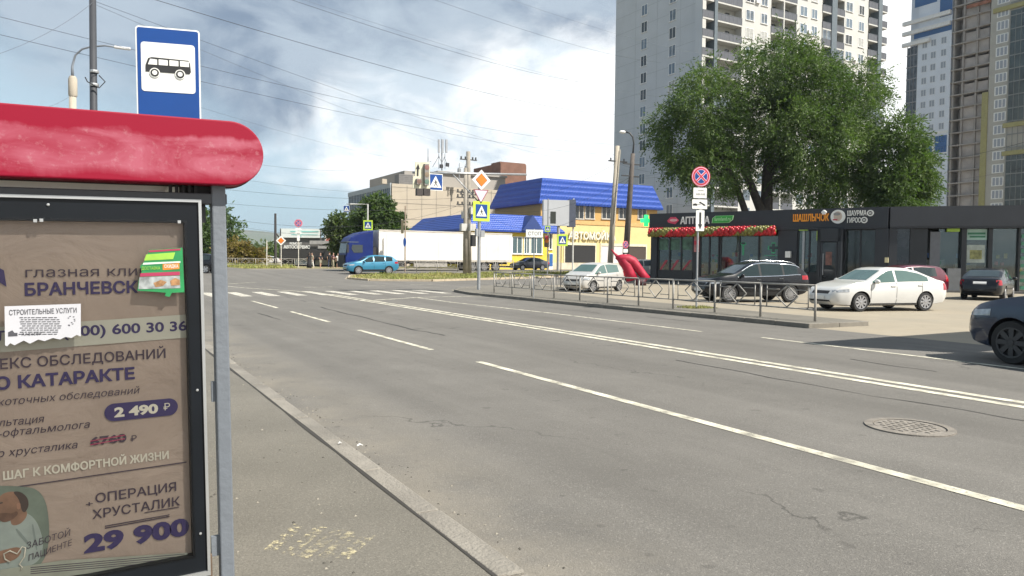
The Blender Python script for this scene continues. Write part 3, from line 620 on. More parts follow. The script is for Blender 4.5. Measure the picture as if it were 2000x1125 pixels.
for px in (1098, 1131, 1152, 1184, 1217, 1254): inst(wy, 'window', t, (ys(px, 415)[0], 0, ys(px, 428)[1]))
box_part('string_course', M('ochre_band', (.55, .33, .13), .8), t, .01, -.08, ys(1100, 437)[1], YR, -.003, ys(1100, 429)[1])
for a, c, m, nm in ((1103, 1162, GARD, 'garage_opening'), (1174, 1216, M('roller_door_white', (.55, .52, .52), .6, var=.1), 'roller_door'), (1224, 1261, M('garage_inside', (.055, .04, .032), .8), 'garage_opening')):
    xa_, xb_ = ys(a, 500)[0], ys(c, 500)[0]; zt, zl = ys(1130, 479)[1], ys(1130, 513)[1]
    b = MB(); b.box(xa_, -.02, zl, xb_, -.004, zt, 0)
    for q in (xa_-.18, xb_): b.box(q, -.07, zl, q+.18, -.003, zt+.35, 1)
    b.box(xa_, -.09, zt, xb_, -.003, zt+.35, 1); b.build(nm, [m, M('door_trim', (.60, .54, .40), .7)], t)
box_part('plinth', PLN, t, .02, -.25, -.5, YR+.05, -.004, ys(1130, 513)[1]-.02)
b = MB(); x_, z_ = ys(1155, 461); b.text('АВТОМОЙКА', x_, z_-.45, -.2, h=.95, wid=ys(1200, 461)[0]-ys(1109, 461)[0], bold=.035, ext=.12); b.build('lettering', M('sign_letters_white', (.62, .59, .50), .5), t)
W0 = D(915, 512, 87); WA = (W0.x, W0.y); zg2 = gz(*WA)
t = thing('car_service_wing', 'low yellow wing with blue hipped roof behind the white trailer', 'building', (WA[0], WA[1], zg2))
def wsx(px, py): s_, z = PL(px, py, WA, 0); return s_, z-zg2
WR = wsx(1079, 500)[0]; WD = PX(800, 450, WA[0]).y-WA[1]; EW = wsx(980, 449)[1]; TWp = wsx(960, 416)[1]
b = MB(); b.box(0, 0, -.5, WR, 2.2, EW, 0); b.box(0, 2.2, -.5, WR-.4, WD, EW, 0); b.build('wall', M('yellow_bright', (.66, .48, .06), .8, var=.07, scale=.6), t)
b = MB(); hip(b, 0, 0, WR+1.0, WD, EW, TWp, 1.4, .5); b.build('roof', TILE, t)
b = MB(); x_ = wsx(1035, 440)[0]; hw = 1.5; b.add([(x_-hw, -.75, EW), (x_+hw, -.75, EW), (x_, -.75, EW+1.9), (x_, 1.2, EW+1.9), (x_-hw, .2, EW), (x_+hw, .2, EW)], [(0, 1, 2), (0, 2, 3, 4), (1, 5, 3, 2), (0, 4, 5, 1)]); b.build('dormer', M('dormer_blue', (.02, .045, .17), .5), t)
for a, c in ((1000, 1020), (1023, 1034), (1036, 1059)):
    xa_, xb_ = wsx(a, 480)[0], wsx(c, 480)[0]; zl, zt = wsx(1010, 496)[1], wsx(1010, 462)[1]
    inst(proto(window_mesh(xb_-xa_, zt-zl, 1, .09), 'window', [WHITE, M('teal_pane', (.06, .10, .11), .08)]), 'window', t, ((xa_+xb_)/2, 0, zl))
xa_, xb_ = wsx(1072, 480)[0], wsx(1078, 480)[0]; inst(proto(window_mesh(xb_-xa_, 2, 0, .07), 'window', [WHITE, GLASS]), 'window', t, ((xa_+xb_)/2, 0, wsx(1010, 486)[1]))
b = MB(); zl, zt = wsx(1076, 520)[1], wsx(1076, 496)[1]; b.box(wsx(1071.5, 500)[0], -.12, -.1, wsx(1079, 500)[0], -.004, zt+.1, 1); b.box(wsx(1072.2, 500)[0], -.16, zl, wsx(1078.4, 500)[0], -.122, zt, 0); b.build('door', [M('door_blue', (.02, .10, .30), .5), SWHITE], t)
# -- panel office block with strip glazing, brick stair tower behind
G0 = D(765, 512, 122); GA = (G0.x, G0.y); zg3 = .5
BEI = M('beige_panel', (.42, .365, .29), .9, var=.07, scale=.25); BEI2 = M('grey_panel', (.30, .28, .255), .9, var=.08, scale=.25)
t = thing('office_block', 'beige panel office block with a glazed left wall and rooftop plant', 'office building', (GA[0], GA[1], zg3))
def gs(px, py): s_, z = PL(px, py, GA, 0); return s_, z-zg3
GH = gs(765, 358)[1]; GR = gs(1010, 400)[0]; GD = PX(682, 400, GA[0]).y-GA[1]
b = MB(); b.box(0, 0, -.5, GR, GD, GH, 0); b.build('wall', BEI, t)
b = MB()
for k in range(1, 9): x_ = GR*k/9; b.box(x_-.04, -.03, -.4, x_+.04, -.002, GH-.2)
for z in np.arange(2.6, GH, 2.6): b.box(.05, -.03, z-.04, GR, -.0025, z+.04)
b.build('panel_joint', M('joint_grey', (.26, .235, .2), .9), t)
b = MB(); b.box(-.1, .3, GH-4.6, -.003, GD-.3, GH-.7, 0)
for k in range(25): y_ = .3+(GD-.6)*k/24; b.box(-.22, y_-.09, GH-4.6, -.105, y_+.09, GH-.7, 1)
b.box(-.25, .2, GH-.7, -.003, GD, GH+.1, 1); b.box(-.25, .2, GH-4.8, -.004, GD, GH-4.6, 1); b.build('strip_glazing', [M('office_glass', (.10, .15, .20), .1), M('mullion_grey', (.32, .35, .37), .6)], t)
b = MB(); x0, x1 = gs(803, 340)[0], gs(1003, 340)[0]; zt = gs(850, 333)[1]; b.box(x0, 3, GH+.002, x1, GD-2, zt); b.box(x0+6, 2.6, zt, x1+.2, GD-2, zt+.35); b.build('upper_storey', BEI2, t)
b = MB(); xx = gs(797, 348)[0]; b.box(xx-1.2, 1, GH+.003, xx+1.2, 3, gs(797, 340)[1]); 
for i in range(5): b.box(xx-1.25, .96, GH+.3+i*.32, xx+1.25, .998, GH+.45+i*.32)
b.build('louvre_box', M('louvre_grey', (.17, .165, .16), .7), t)
b = MB(); x_ = gs(757, 352)[0]; b.box(x_-.4, 1.4, GH, x_+.4, 2.2, gs(757, 348)[1]); b.build('chimney', BEI, t)
B0 = D(976, 512, 150)
t = thing('brick_stair_tower', 'brown brick stair tower above the blue roof', 'building', (B0.x, B0.y, .5)); BRK = M('brown_brick', (.20, .105, .075), .9, var=.2, scale=.8, bump=.3, bscale=10)
def bs(px, py): s_, z = PL(px, py, (B0.x, B0.y), 0); return s_, z-.5
b = MB(); b.box(0, 0, -.5, bs(1028, 330)[0], 12, bs(990, 319)[1]); b.box(-.01, .3, -.5, bs(1028, 330)[0]+.01, 4, bs(990, 319)[1]+.3); b.build('wall', BRK, t)
b = MB(); b.box(.4, 12.002, -.5, bs(1028, 330)[0]-1, 34, bs(985, 325)[1]); b.build('lower_wall', BRK, t)
# -- car repair shop far left, with a roof hoarding
R0 = D(549, 512, 100); RA = (R0.x, R0.y)
t = thing('repair_shop', 'black car repair shop with a hoarding on its roof across the junction', 'shop', (RA[0], RA[1], gz(*RA)), R(-30)); ra = R(-30); zr = gz(*RA)
def rs(px, py): s_, z = PL(px, py, RA, ra); return s_, z-zr
SH = M('shop_black', (.035, .033, .032), .7, var=.1); xr = rs(655, 500)[0]; zt = rs(600, 489)[1]; zm = rs(600, 489.5)[1]
b = MB(); b.box(0, 0, -.4, xr, 8, zt, 0); b.build('wall', SH, t); b = MB(); b.box(-.1, -.5, rs(600, 507)[1], xr+.1, -.003, zt+.15); b.build('fascia', SH, t)
b = MB(); b.text('АВТОСЕРВИС', *((rs(582, 484)[0]), rs(582, 485.4)[1]), -.52, h=.42, wid=rs(607, 484)[0]-rs(556, 484)[0], bold=.03, ext=.05); b.text('РЕМОНТ', rs(580, 476)[0], rs(580, 478)[1], -.52, h=.3, wid=rs(592, 476)[0]-rs(569, 476)[0], bold=.03, ext=.05); b.build('lettering', SWHITE, t)
t_sh = t
b = MB(); b.box(rs(607, 475)[0], -.56, rs(607, 477)[1], rs(653, 475)[0], -.51, rs(607, 470)[1], 0); b.box(rs(623, 485)[0], -.56, rs(623, 485.5)[1], rs(654, 485)[0], -.51, rs(623, 480)[1], 0); b.build('sign_panel', M('sign_grey_panel', (.33, .32, .31), .6, var=.2, scale=3), t)
b = MB(); b.box(rs(576, 510)[0], -.06, .2, rs(612, 510)[0], -.004, rs(576, 489)[1]-.1, 0); b.build('shutter', M('shutter_grey', (.36, .40, .43), .5, var=.1, scale=4, stretch=(1, 1, 8)), t)
b = MB(); b.box(rs(616, 510)[0], -.05, .2, rs(652, 510)[0], -.004, rs(616, 492)[1], 0); b.build('beige_wall', M('shop_beige', (.42, .38, .27), .8, var=.3, scale=.7), t)  # beige plate on the black shop front
t = thing('roof_hoarding', 'white and turquoise hoarding panel above the black repair shop', 'billboard', (RA[0], RA[1], zr), ra)
z0, z1 = rs(600, 464.5)[1], rs(600, 447)[1]; b = MB(); b.box(rs(551, 455)[0], -.45, z0, rs(626, 455)[0], -.2, z1); b.build('panel', M('hoarding_white', (.68, .72, .70), .6, var=.05, scale=.5), t)
b = MB(); b.box(rs(569, 455)[0], -.47, z0+.75, rs(624, 455)[0], -.452, z0+.9); b.box(rs(571, 455)[0], -.47, z0+.35, rs(622, 455)[0], -.452, z0+.45); b.box(rs(589, 455)[0], -.471, z0+.1, rs(590.5, 455)[0], -.453, z1-.1); b.build('printed_lines', M('hoarding_teal', (.20, .50, .47), .6, var=.3, scale=1), t)
b = MB(); b.box(rs(636, 455)[0], -.45, z0-.5, rs(655, 455)[0], -.2, z1-.05, 0); x_, x2_ = rs(637, 455)[0], rs(654, 455)[0]; b.plate([(x_, z0-.4), (x2_, z0-.4), (x2_, z1-.1), (x2_-.3, z1-.1)], -.47, -.452, 1); b.build('side_panel', [SWHITE, M('hoarding_red', (.55, .12, .11), .6, var=.3, scale=1)], t)
b = MB(); b.box(rs(551, 455)[0], -.2, zt-.1, rs(655, 455)[0], 0.2, z0); 
for px in (549, 627, 635): q = rs(px, 455)[0]; b.box(q-.06, -.3, zt-.1, q+.06, -.1, z1)
b.build('support_frame', M('frame_dark', (.12, .115, .11), .7), t)
# -- dark pavilion with pharmacy and grill bar
CLAD = M('anthracite_cladding', (.021, .024, .031), .5, var=.12, scale=.7); CLAD2 = M('anthracite_frame', (.016, .019, .024), .45); PORCH = M('porch_tiles', (.10, .098, .095), .8, var=.15)
pa = D(1290, 512, 52); pb = D(1735, 512, 43.7); pang = math.atan2(pb.y-pa.y, pb.x-pa.x); PA = (pa.x, pa.y)
def ps(px, py): return PL(px, py, PA, pang)
PH = ps(1500, 411)[1]; x0 = ps(1271, 450)[0]; PB = ps(1735, 450)[0]
t = thing('pharmacy_pavilion', 'long black single storey pavilion holding a pharmacy and a grill bar', 'shop', (PA[0], PA[1], 0), pang)
zf = ps(1500, 446)[1]; zl = ps(1320, 530)[1]
b = MB(); b.box(x0, 3.4, 0, PB, 9, PH-.15, 0); b.box(x0, .35, 0, x0+.2, 3.39, PH-.15, 0); b.box(PB-.2, .35, 0, PB, 3.39, PH-.15, 0); b.box(x0+.21, .35, PH-.4, PB-.21, 3.39, PH-.15, 0); b.build('wall', CLAD, t)
b = MB(); b.box(x0+.21, .35, .0, PB-.21, 3.39, .17, 0); b.box(x0+.21, 3.36, .17, PB-.21, 3.398, PH-.41, 1); b.build('interior', [M('shop_floor', (.25, .24, .22), .5), M('shop_back_wall', (.30, .31, .28), .8, var=.2)], t)
rs_ = random.Random(9)
for xi in np.arange(x0+.6, PB-1.2, 1.5):
    b = MB(); ys0 = rs_.uniform(1.2, 2.6); b.box(xi, ys0, .17, xi+1.2, ys0+.4, rs_.uniform(1.5, 2.3), 0)
    for q in range(14): xq = xi+rs_.uniform(0, 1.0); zq = .4+.4*(q % 5); b.box(xq, ys0-.1, zq, xq+.16, ys0-.005, zq+rs_.uniform(.12, .3), rs_.randrange(1, 5))
    b.build('display_shelf', [M('shelf_white', (.45, .45, .43), .6), M('goods_red', (.35, .05, .05), .5), M('goods_green', (.06, .28, .12), .5), M('goods_yellow', (.5, .38, .08), .5), M('goods_blue', (.07, .14, .35), .5)], t)
b = MB(); b.box(x0-.05, -.15, zf, PB, .349, PH, 0); b.box(x0-.03, -.13, zf-.12, PB-.02, .34, zf-.004, 0)
xi = x0+1.2
while xi < PB: b.box(xi-.012, -.156, zf+.02, xi+.012, -.152, PH-.02, 1); xi += 2.4
b.build('fascia', [CLAD, CLAD2], t)
def pil(a, c, nm='pillar', pr=-.02): b = MB(); b.box(ps(a, 500)[0], pr, .0, ps(c, 500)[0], .348, zf-.125); return b.build(nm, CLAD, t)
pil(1271, 1283); pil(1519, 1556); pil(1709, 1734.5); 
b = MB(); b.box(x0, -.5, -.2, PB, .345, .16); b.build('porch_step', PORCH, t)
INT = M('shop_interior', (.09, .085, .075), .8, var=.5, scale=1.2)
def pane(a, c, z0, z1, frames=0, gm=None, nm='shop_window'):
    xa_, xb_ = ps(a, 500)[0], ps(c, 500)[0]; b = MB(); b.box(xa_, .2, z0, xb_, .22, z1, 1)
    for x_ in [xa_+(xb_-xa_)*i/(frames+1) for i in range(frames+2)]: b.box(x_-.045, .12, z0, x_+.045, .26, z1, 0)
    b.box(xa_, .12, z1-.08, xb_, .261, z1, 0); b.box(xa_, .12, z0, xb_, .261, z0+.09, 0); b.box(xa_, .1, .16, xb_, .3, z0, 0)
    return b.build(nm, [CLAD2, gm or GLASS], t)
q = NB('shop_glass'); tr = q.n('ShaderNodeBsdfTransparent'); tr.inputs[0].default_value = (.78, .82, .80, 1); gl = q.n('ShaderNodeBsdfGlossy'); gl.inputs['Roughness'].default_value = .03; gl.inputs[0].default_value = (.9, .95, .95, 1); ms = q.n('ShaderNodeMixShader'); ms.inputs[0].default_value = .075; q.l(tr.outputs[0], ms.inputs[1]); q.l(gl.outputs[0], ms.inputs[2]); q.l(ms.outputs[0], q.t.nodes['Material Output'].inputs[0]); SGL = q.m
w1 = pane(1284, 1352, zl, zf-.13, 2, SGL); w2 = pane(1406, 1519, zl, zf-.13, 2, SGL); w3 = pane(1557, 1602, zl, zf-.13, 1, SGL); w4 = pane(1650, 1709, zl-.2, zf-.13, 1, glassmat('shop_glass_dark', (.012, .018, .016), .04, .7))
dr = pane(1366, 1402, .3, zf-.35, 1, SGL, 'door')
b = MB(); xa_, xb_ = ps(1353, 500)[0], ps(1365, 500)[0]; b.box(xa_, .1, .16, xb_, .3, zf-.13, 0); b.box(xa_+.05, .08, ps(1358, 492)[1], xb_-.02, .098, ps(1358, 455)[1], 1); b.box(xa_+.05, .078, ps(1358, 478)[1], xb_-.02, .0795, ps(1358, 470)[1], 2); b.build('notice_panel', [CLAD2, M('notice_pink', (.42, .16, .16), .6, var=.4, scale=2), SRED], t)
def decal(parts, nm, mats, par): 
    b = MB()
    for poly, mi, y_ in parts: b.plate(poly, y_, y_+.006, mi)
    return b.build(nm, mats, par)
def rct(x0_, z0_, x1_, z1_): return [(x0_, z0_), (x1_, z0_), (x1_, z1_), (x0_, z1_)]
GDEC = M('decal_green', (.05, .33, .16), .5); PK = M('decal_pink', (.34, .05, .07), .6, var=.4, scale=2)
def cross(cx, cz, s_, k=.36): return [(cx-s_*k, cz-s_), (cx+s_*k, cz-s_), (cx+s_*k, cz-s_*k), (cx+s_, cz-s_*k), (cx+s_, cz+s_*k), (cx+s_*k, cz+s_*k), (cx+s_*k, cz+s_), (cx-s_*k, cz+s_), (cx-s_*k, cz+s_*k), (cx-s_, cz+s_*k), (cx-s_, cz-s_*k), (cx-s_*k, cz-s_*k)]
cx_, cz_ = ps(1509, 484); cxa, cza = ps(1450, 476)
decal([(cross(cx_, cz_, .36), 0, .19), (cross(cx_, cz_, .27), 1, .185)], 'cross_decal', [GDEC, GLASS], t); decal([(rct(cx_-.6, cz_-.52, cx_+.35, cz_-.48), 0, .19)], 'line_decal', [GDEC], t)
decal([(circ(cxa, cza, .2, 16, .12), 0, .19), (circ(cxa, cza+.03, .14, 16, .07), 1, .185), (rct(cxa-.06, cza-.75, cxa+.06, cza-.12), 0, .19)], 'bowl_decal', [GDEC, GLASS], t)
pr_ = []
for a, c in ((1285, 1303), (1307, 1325), (1329, 1350)):
    xa_, zt_ = ps(a, 466); xb_, zb2 = ps(c, 488); pr_ += [(rct(xa_, zb2, xb_, zt_), 0, .19)]
    q, zq = ps(a, 528); pr_ += [([(q, zq), (q+.15, zq), (xb_, ps(c, 508)[1]), (xb_-.2, ps(c, 508)[1])], 1, .19)]
PM_ = [M('poster_green', (.055, .12, .085), .4, var=.7, scale=2.5), PK]
for p_ in pr_: decal([p_], 'window_decal', PM_, t)
# vestibule of the grill bar
b = MB(); xa_, xb_ = ps(1602, 500)[0], ps(1648, 500)[0]; b.box(xa_, -.9, .0, xa_+.18, .34, zf-.13, 0); b.box(xb_-.18, -.9, .0, xb_, .34, zf-.13, 0); b.box(xa_, -.9, zf-.9, xb_, .34, zf-.135, 0); b.build('vestibule', CLAD2, t)
b = MB(); b.box(xa_+.2, -.86, .16, xb_-.2, -.82, zf-.95, 1); b.box(xa_+.2, -.9, .16, xa_+.3, -.80, zf-.95, 0); b.box(xb_-.3, -.9, .16, xb_-.2, -.80, zf-.95, 0); b.box(xa_+.36, -.98, .9, xa_+.4, -.9, 2.2, 2); b.box(xa_+.5, -.868, 1.5, xb_-.5, -.862, 2.3, 3); b.build('door', [CLAD, GLASS, GALV, M('menu_poster', (.16, .075, .06), .6, var=.6, scale=4)], t)
# fascia signs
yf = -.16
SGRN = M('sign_green', (.04, .36, .05), .4); SPINK = M('sign_pink', (.60, .05, .11), .4); ORN = M('letters_orange', (.80, .30, .02), .4)
def sgn(name, mats, label=None): return b.build(name, mats, t)
b = MB(); x_, z_ = ps(1359, 430); x2_, zt_ = ps(1387, 423); b.text('АПТЕКА', x_, ps(1359, 437)[1], yf, h=ps(1359, 423.5)[1]-ps(1359, 437)[1], wid=ps(1387, 430)[0]-ps(1331, 430)[0], bold=.03, ext=.06); sgn('lettering', SWHITE)
b = MB(); xa_, z0 = ps(1308, 438); xb_, z1 = ps(1328, 424); b.plate([(xa_, z0+.1), (xb_-.25, z0-.02), (xb_, (z0+z1)/2), (xb_-.25, z1), (xa_+.15, z1), (xa_-.1, (z0+z1)/2)], yf-.06, yf, 0); b.plate(circ((xa_+xb_)/2, (z0+z1)/2+.02, .28, 20, .09), yf-.075, yf-.062, 1); sgn('logo_sign', [SPINK, M('logo_light_pink', (.72, .42, .42), .5)])
b = MB(); xa_, z0 = ps(1392, 436); xb_, z1 = ps(1435, 421); P_ = [(xa_, z0), (xb_-.3, z0), (xb_-.05, z0+.2), (xb_, z1), (xa_+.25, z1), (xa_+.05, z1-.15)]; b.plate(P_, yf-.05, yf, 1); b.plate(shrink(P_, .93), yf-.062, yf-.052, 0); b.text('farmland.ru', (xa_+xb_)/2, (z0+z1)/2-.09, yf-.064, h=.24, wid=(xb_-xa_)*.74, mi=1, bold=.01, ext=.006); sgn('web_sign', [SGRN, M('sign_lightgreen', (.42, .70, .38), .4)])
b = MB(); b.text('ШАШЛЫЧОК', ps(1585, 425)[0], ps(1585, 432)[1], yf, h=ps(1585, 418.5)[1]-ps(1585, 432)[1], wid=ps(1620, 425)[0]-ps(1551, 425)[0], bold=.03, ext=.06); sgn('lettering', ORN)
b = MB(); x_, z_ = ps(1611, 415); b.ell((x_-.07, yf-.05, z_), (.1, .05, .09)); b.ell((x_+.07, yf-.05, z_), (.1, .05, .09)); b.ell((x_, yf-.05, z_+.06), (.11, .05, .09)); b.box(x_-.1, yf-.09, z_-.13, x_+.1, yf, z_-.03); sgn('hat_emblem', SWHITE)
b = MB(); x_, z_ = ps(1638, 423.5); b.plate(circ(x_, z_, .42), yf-.07, yf, 0); b.plate(circ(x_, z_+.02, .24, 20, .3), yf-.08, yf-.072, 1); b.plate(circ(x_-.05, z_+.16, .2, 16, .1), yf-.09, yf-.082, 2); b.plate(rct(x_-.28, z_-.22, x_-.02, z_-.15), yf-.09, yf-.082, 3); sgn('round_sign', [SWHITE, M('emblem_cream', (.52, .42, .34), .5), M('emblem_grey', (.25, .24, .23), .5), SRED])
b = MB()
for s_, py, a, c, cx2 in (('ШАУРМА', 421, 1656, 1693, 1701), ('ГИРОС', 434.5, 1656, 1682, 1689)):
    b.text(s_, ps((a+c)/2, py)[0], ps(a, py)[1]-.02, yf, h=.30, wid=ps(c, py)[0]-ps(a, py)[0], bold=.02, ext=.05)
    x_, z_ = ps(cx2, py-4.5); b.plate(circ(x_, z_, .19, 20), yf-.05, yf, 0); b.plate(circ(x_, z_, .12, 16), yf-.06, yf-.052, 1); b.plate(rct(x_-.07, z_-.03, x_+.07, z_+.03), yf-.066, yf-.061, 0)
sgn('lettering', [SWHITE, M('emblem_dark', (.06, .06, .06), .5)])
b = MB(); b.box(ps(1561, 450)[0], -.1, ps(1565, 450.5)[1], ps(1578, 450)[0], .1, ps(1565, 445)[1]); sgn('lime_lamp_box', M('lime_plastic', (.35, .55, .08), .5))
b = MB(); x_, z_ = ps(1598, 460); b.plate(rct(x_-.12, z_-.3, x_+.12, z_+.3), .1, .12); sgn('lime_notice', SYEL)
b = MB(); x_, z_ = ps(1568, 490); b.box(x_-.07, .1, .2, x_+.07, .18, zf-.2); sgn('post', GALV)
b = MB(); x_, z_ = ps(1541, 497); b.box(x_-.16, -.3, z_-.2, x_+.16, -.03, z_+.2); sgn('meter_box', SWHITE)
b = MB(); x_, z_ = ps(1736, 508); b.box(x_-.2, -.16, z_-.15, x_-.01, -.025, z_+.15); sgn('notice', M('notice_cream', (.62, .55, .33), .6))
# balloons
BRED = M('balloon_red', (.40, .012, .02), .28, var=.1, island=.25); BOLI = M('balloon_olive', (.17, .16, .035), .3, var=.1, island=.25)
t2 = thing('balloon_garland', 'red and olive balloon garland over the pharmacy windows', 'balloon garland', (PA[0], PA[1], 0), pang)
b = MB(); c = MB(); xg = ps(1275, 452)[0]; xe = ps(1518, 452)[0]; i = 0
while xg < xe:
    zc = PL(1275+(1518-1275)*0+0, 453, PA, pang)[1]; f_ = (xg-x0)/(xe-x0); zc = ps(1275, 454.5)[1]*(1-f_)+ps(1518, 450.5)[1]*f_
    for k in range(6):
        a = k*math.pi/3+i*.5; q = ((k+i//1) % 6); tgt = b if (k+i*.8) % 6 < 3.6 else c
        tgt.ell((xg+random.uniform(-.04, .04), -.42+.2*math.cos(a), zc+.2*math.sin(a)), (.14, .13, .15), 0, 8)
    xg += .17; i += 1
b.build('red_balloons', BRED, t2, True)['kind'] = 'stuff'; c.build('olive_balloons', BOLI, t2, True)['kind'] = 'stuff'
tag(t2, kind=None)
b = MB(); x_, z_ = 0, 0; b.plate(cross(0, 0, .40, .34), -.12, .12, 0); o = b.build('cross_sign', M('led_green', (.02, .85, .16), .5, var=.02, emit=.9)); tag(o, 'glowing green pharmacy cross at the left end of the dark pavilion', 'sign'); x_, z_ = ps(1262, 431); wv = Vector((PA[0]+x_*math.cos(pang), PA[1]+x_*math.sin(pang), z_)); o.location = wv; o.rotation_euler = (0, 0, R(-30)); 
bk = MB(); bk.box(.38, -.03, -.03, .9, .03, .03); bo = bk.build('bracket', DKMET, o)
# right-hand pavilion
pc = D(2000, 512, 41.5); qang = math.atan2(pc.y-pb.y, pc.x-pb.x); QA = (pb.x, pb.y)
def qs(px, py): return PL(px, py, QA, qang)
t = thing('corner_shop_pavilion', 'black shop pavilion behind the white saloon and the black saloon', 'shop', (QA[0], QA[1], 0), qang)
QE = qs(2120, 450)[0]; QH = qs(1900, 402)[1]; qf = qs(1900, 442)[1]
b = MB(); b.box(.05, 3.0, 0, QE, 9, QH-.15); b.box(.05, 1.0, QH-.4, QE, 2.99, QH-.15); b.build('wall', CLAD, t)
rs_ = random.Random(12)
for xi in np.arange(2.2, QE-1, 1.6):
    b = MB(); ys0 = rs_.uniform(1.4, 2.2); b.box(xi, ys0, .13, xi+1.1, ys0+.4, rs_.uniform(1.3, 2.2), 0)
    for q_i in range(10): xq = xi+rs_.uniform(0, .9); zq = .4+.4*(q_i % 5); b.box(xq, ys0-.1, zq, xq+.16, ys0-.005, zq+rs_.uniform(.12, .3), rs_.randrange(1, 5))
    b.build('display_shelf', [MATS['shelf_white'], MATS['goods_red'], MATS['goods_green'], MATS['goods_yellow'], MATS['goods_blue']], t)
b = MB(); b.box(.02, -.1, qf, QE, .999, QH); b.box(.04, -.06, qf-.1, QE-.02, .99, qf-.004); b.build('fascia', CLAD, t)
def qbox(nm, m, a, c, z0, z1, y0, y1): b = MB(); b.box(qs(a, 500)[0], y0, z0, qs(c, 500)[0], y1, z1); return b.build(nm, m, t)
qbox('pillar', CLAD, 1736, 1752, 0, qf-.105, .05, .99); qbox('shop_window', glassmat('shop_glass_plum', (.02, .018, .024), .05, .7), 1752, 1778, .5, qf-.105, .3, .34); qbox('pillar', CLAD2, 1778, 1812, 0, qf-.105, .2, .99)
qbox('shop_window', SGL, 1838, 1880, .3, qf-.105, .7, .74); qbox('pillar', CLAD2, 1880, 1890, 0, qf-.105, .3, .99); qbox('shop_window', SGL, 1890, 1934, .4, qf-.105, .5, .53); qbox('pillar', CLAD2, 1933, 1941, 0, qf-.105, .3, .99); qbox('shop_window', SGL, 1941, 1992, .4, qf-.105, .5, .53); qbox('pillar', CLAD2, 1992, 1996, 0, qf-.105, .3, .99); qbox('shop_window', SGL, 1996, 2110, .4, qf-.105, .5, .53)
qbox('door', M('door_grey_leaf', (.12, .125, .14), .4), 1818, 1838, .2, qf-.3, .3, .36)
b = MB(); b.plate(rct(qs(1890, 470)[0]+.05, qs(1890, 468)[1], qs(1932, 470)[0], qs(1890, 447)[1]), .46, .49, 0)
for za, zc2, a, c in ((457.5, 453.5, 1894, 1929), (463.5, 460, 1898, 1929)): b.plate(rct(qs(a, 460)[0], qs(a, za)[1], qs(c, 460)[0], qs(a, zc2)[1]), .452, .458, 1)
b.build('window_sign', [M('sign_mint', (.33, .48, .42), .5), M('sign_dkgreen', (.03, .17, .09), .5)], t)
b = MB(); b.plate(rct(qs(1890, 500)[0]+.05, qs(1890, 513)[1], qs(1928, 500)[0], qs(1890, 478)[1]), .46, .49, 0); b.plate(rct(qs(1896, 500)[0]+.05, qs(1890, 506)[1], qs(1922, 500)[0], qs(1890, 488)[1]), .452, .458, 1); b.build('food_poster', [M('poster_pale', (.36, .40, .36), .5, var=.3, scale=3), M('poster_food', (.24, .24, .09), .5, var=.7, scale=5)], t)
b = MB(); z_ = qs(1996, 450)[1]
for i in range(9): b.plate(rct(qs(1996, 500)[0]+.08, z_-.4-.42*i, qs(2060, 500)[0], z_-.2-.42*i), .46, .49, 0)
b.build('striped_sign', M('stripe_green', (.08, .26, .16), .5), t)
b = MB(); b.box(qs(1853, 448)[0], .35, qs(1853, 452)[1], qs(1878, 448)[0], .6, qs(1853, 446)[1]); b.build('lime_lamp_box', MATS['lime_plastic'], t)
b = MB(); b.box(qs(1850, 530)[0], -.1, .02, qs(1876, 530)[0], .28, qs(1850, 524)[1]); b.build('planter_box', M('cabinet_grey', (.16, .165, .17), .6), t)
b = MB(); b.box(.05, -.3, -.2, QE, .99, .12); b.build('porch_step', PORCH, t)
# ---------------- trees ----------------
def leafmat(name, rgb, rgb2, isl=.45):
    q = NB(name); g = q.n('ShaderNodeNewGeometry'); v = q.coords(); c = q.mix(g.outputs['Random Per Island'], rgb, rgb2); c = q.mix(q.mr(q.noise(v, .33, 3), .35, .65), c, tuple(x*.8 for x in rgb))
    q.l(c, q.b.inputs['Base Color']); q.b.inputs['Roughness'].default_value = .6; q.b.inputs['Specular IOR Level'].default_value = .3
    tr = q.n('ShaderNodeBsdfTranslucent'); tcol = q.mix(1.0, c, (1.0, 1.25, .45), 'MULTIPLY'); q.l(tcol, tr.inputs[0]); ms = q.n('ShaderNodeMixShader'); ms.inputs[0].default_value = .38; q.l(q.b.outputs[0], ms.inputs[1]); q.l(tr.outputs[0], ms.inputs[2]); q.l(ms.outputs[0], q.t.nodes['Material Output'].inputs[0]); return q.m
WILL = leafmat('willow_leaves', (.075, .125, .038), (.165, .215, .075)); ELM = leafmat('elm_leaves', (.07, .115, .04), (.12, .165, .06)); FARL = leafmat('far_leaves', (.085, .125, .045), (.14, .165, .06)); GOLD = leafmat('dry_leaves', (.20, .15, .045), (.28, .22, .08))
BARK = M('bark', (.055, .046, .038), .95, var=.3, scale=4, bump=.8, bscale=14)
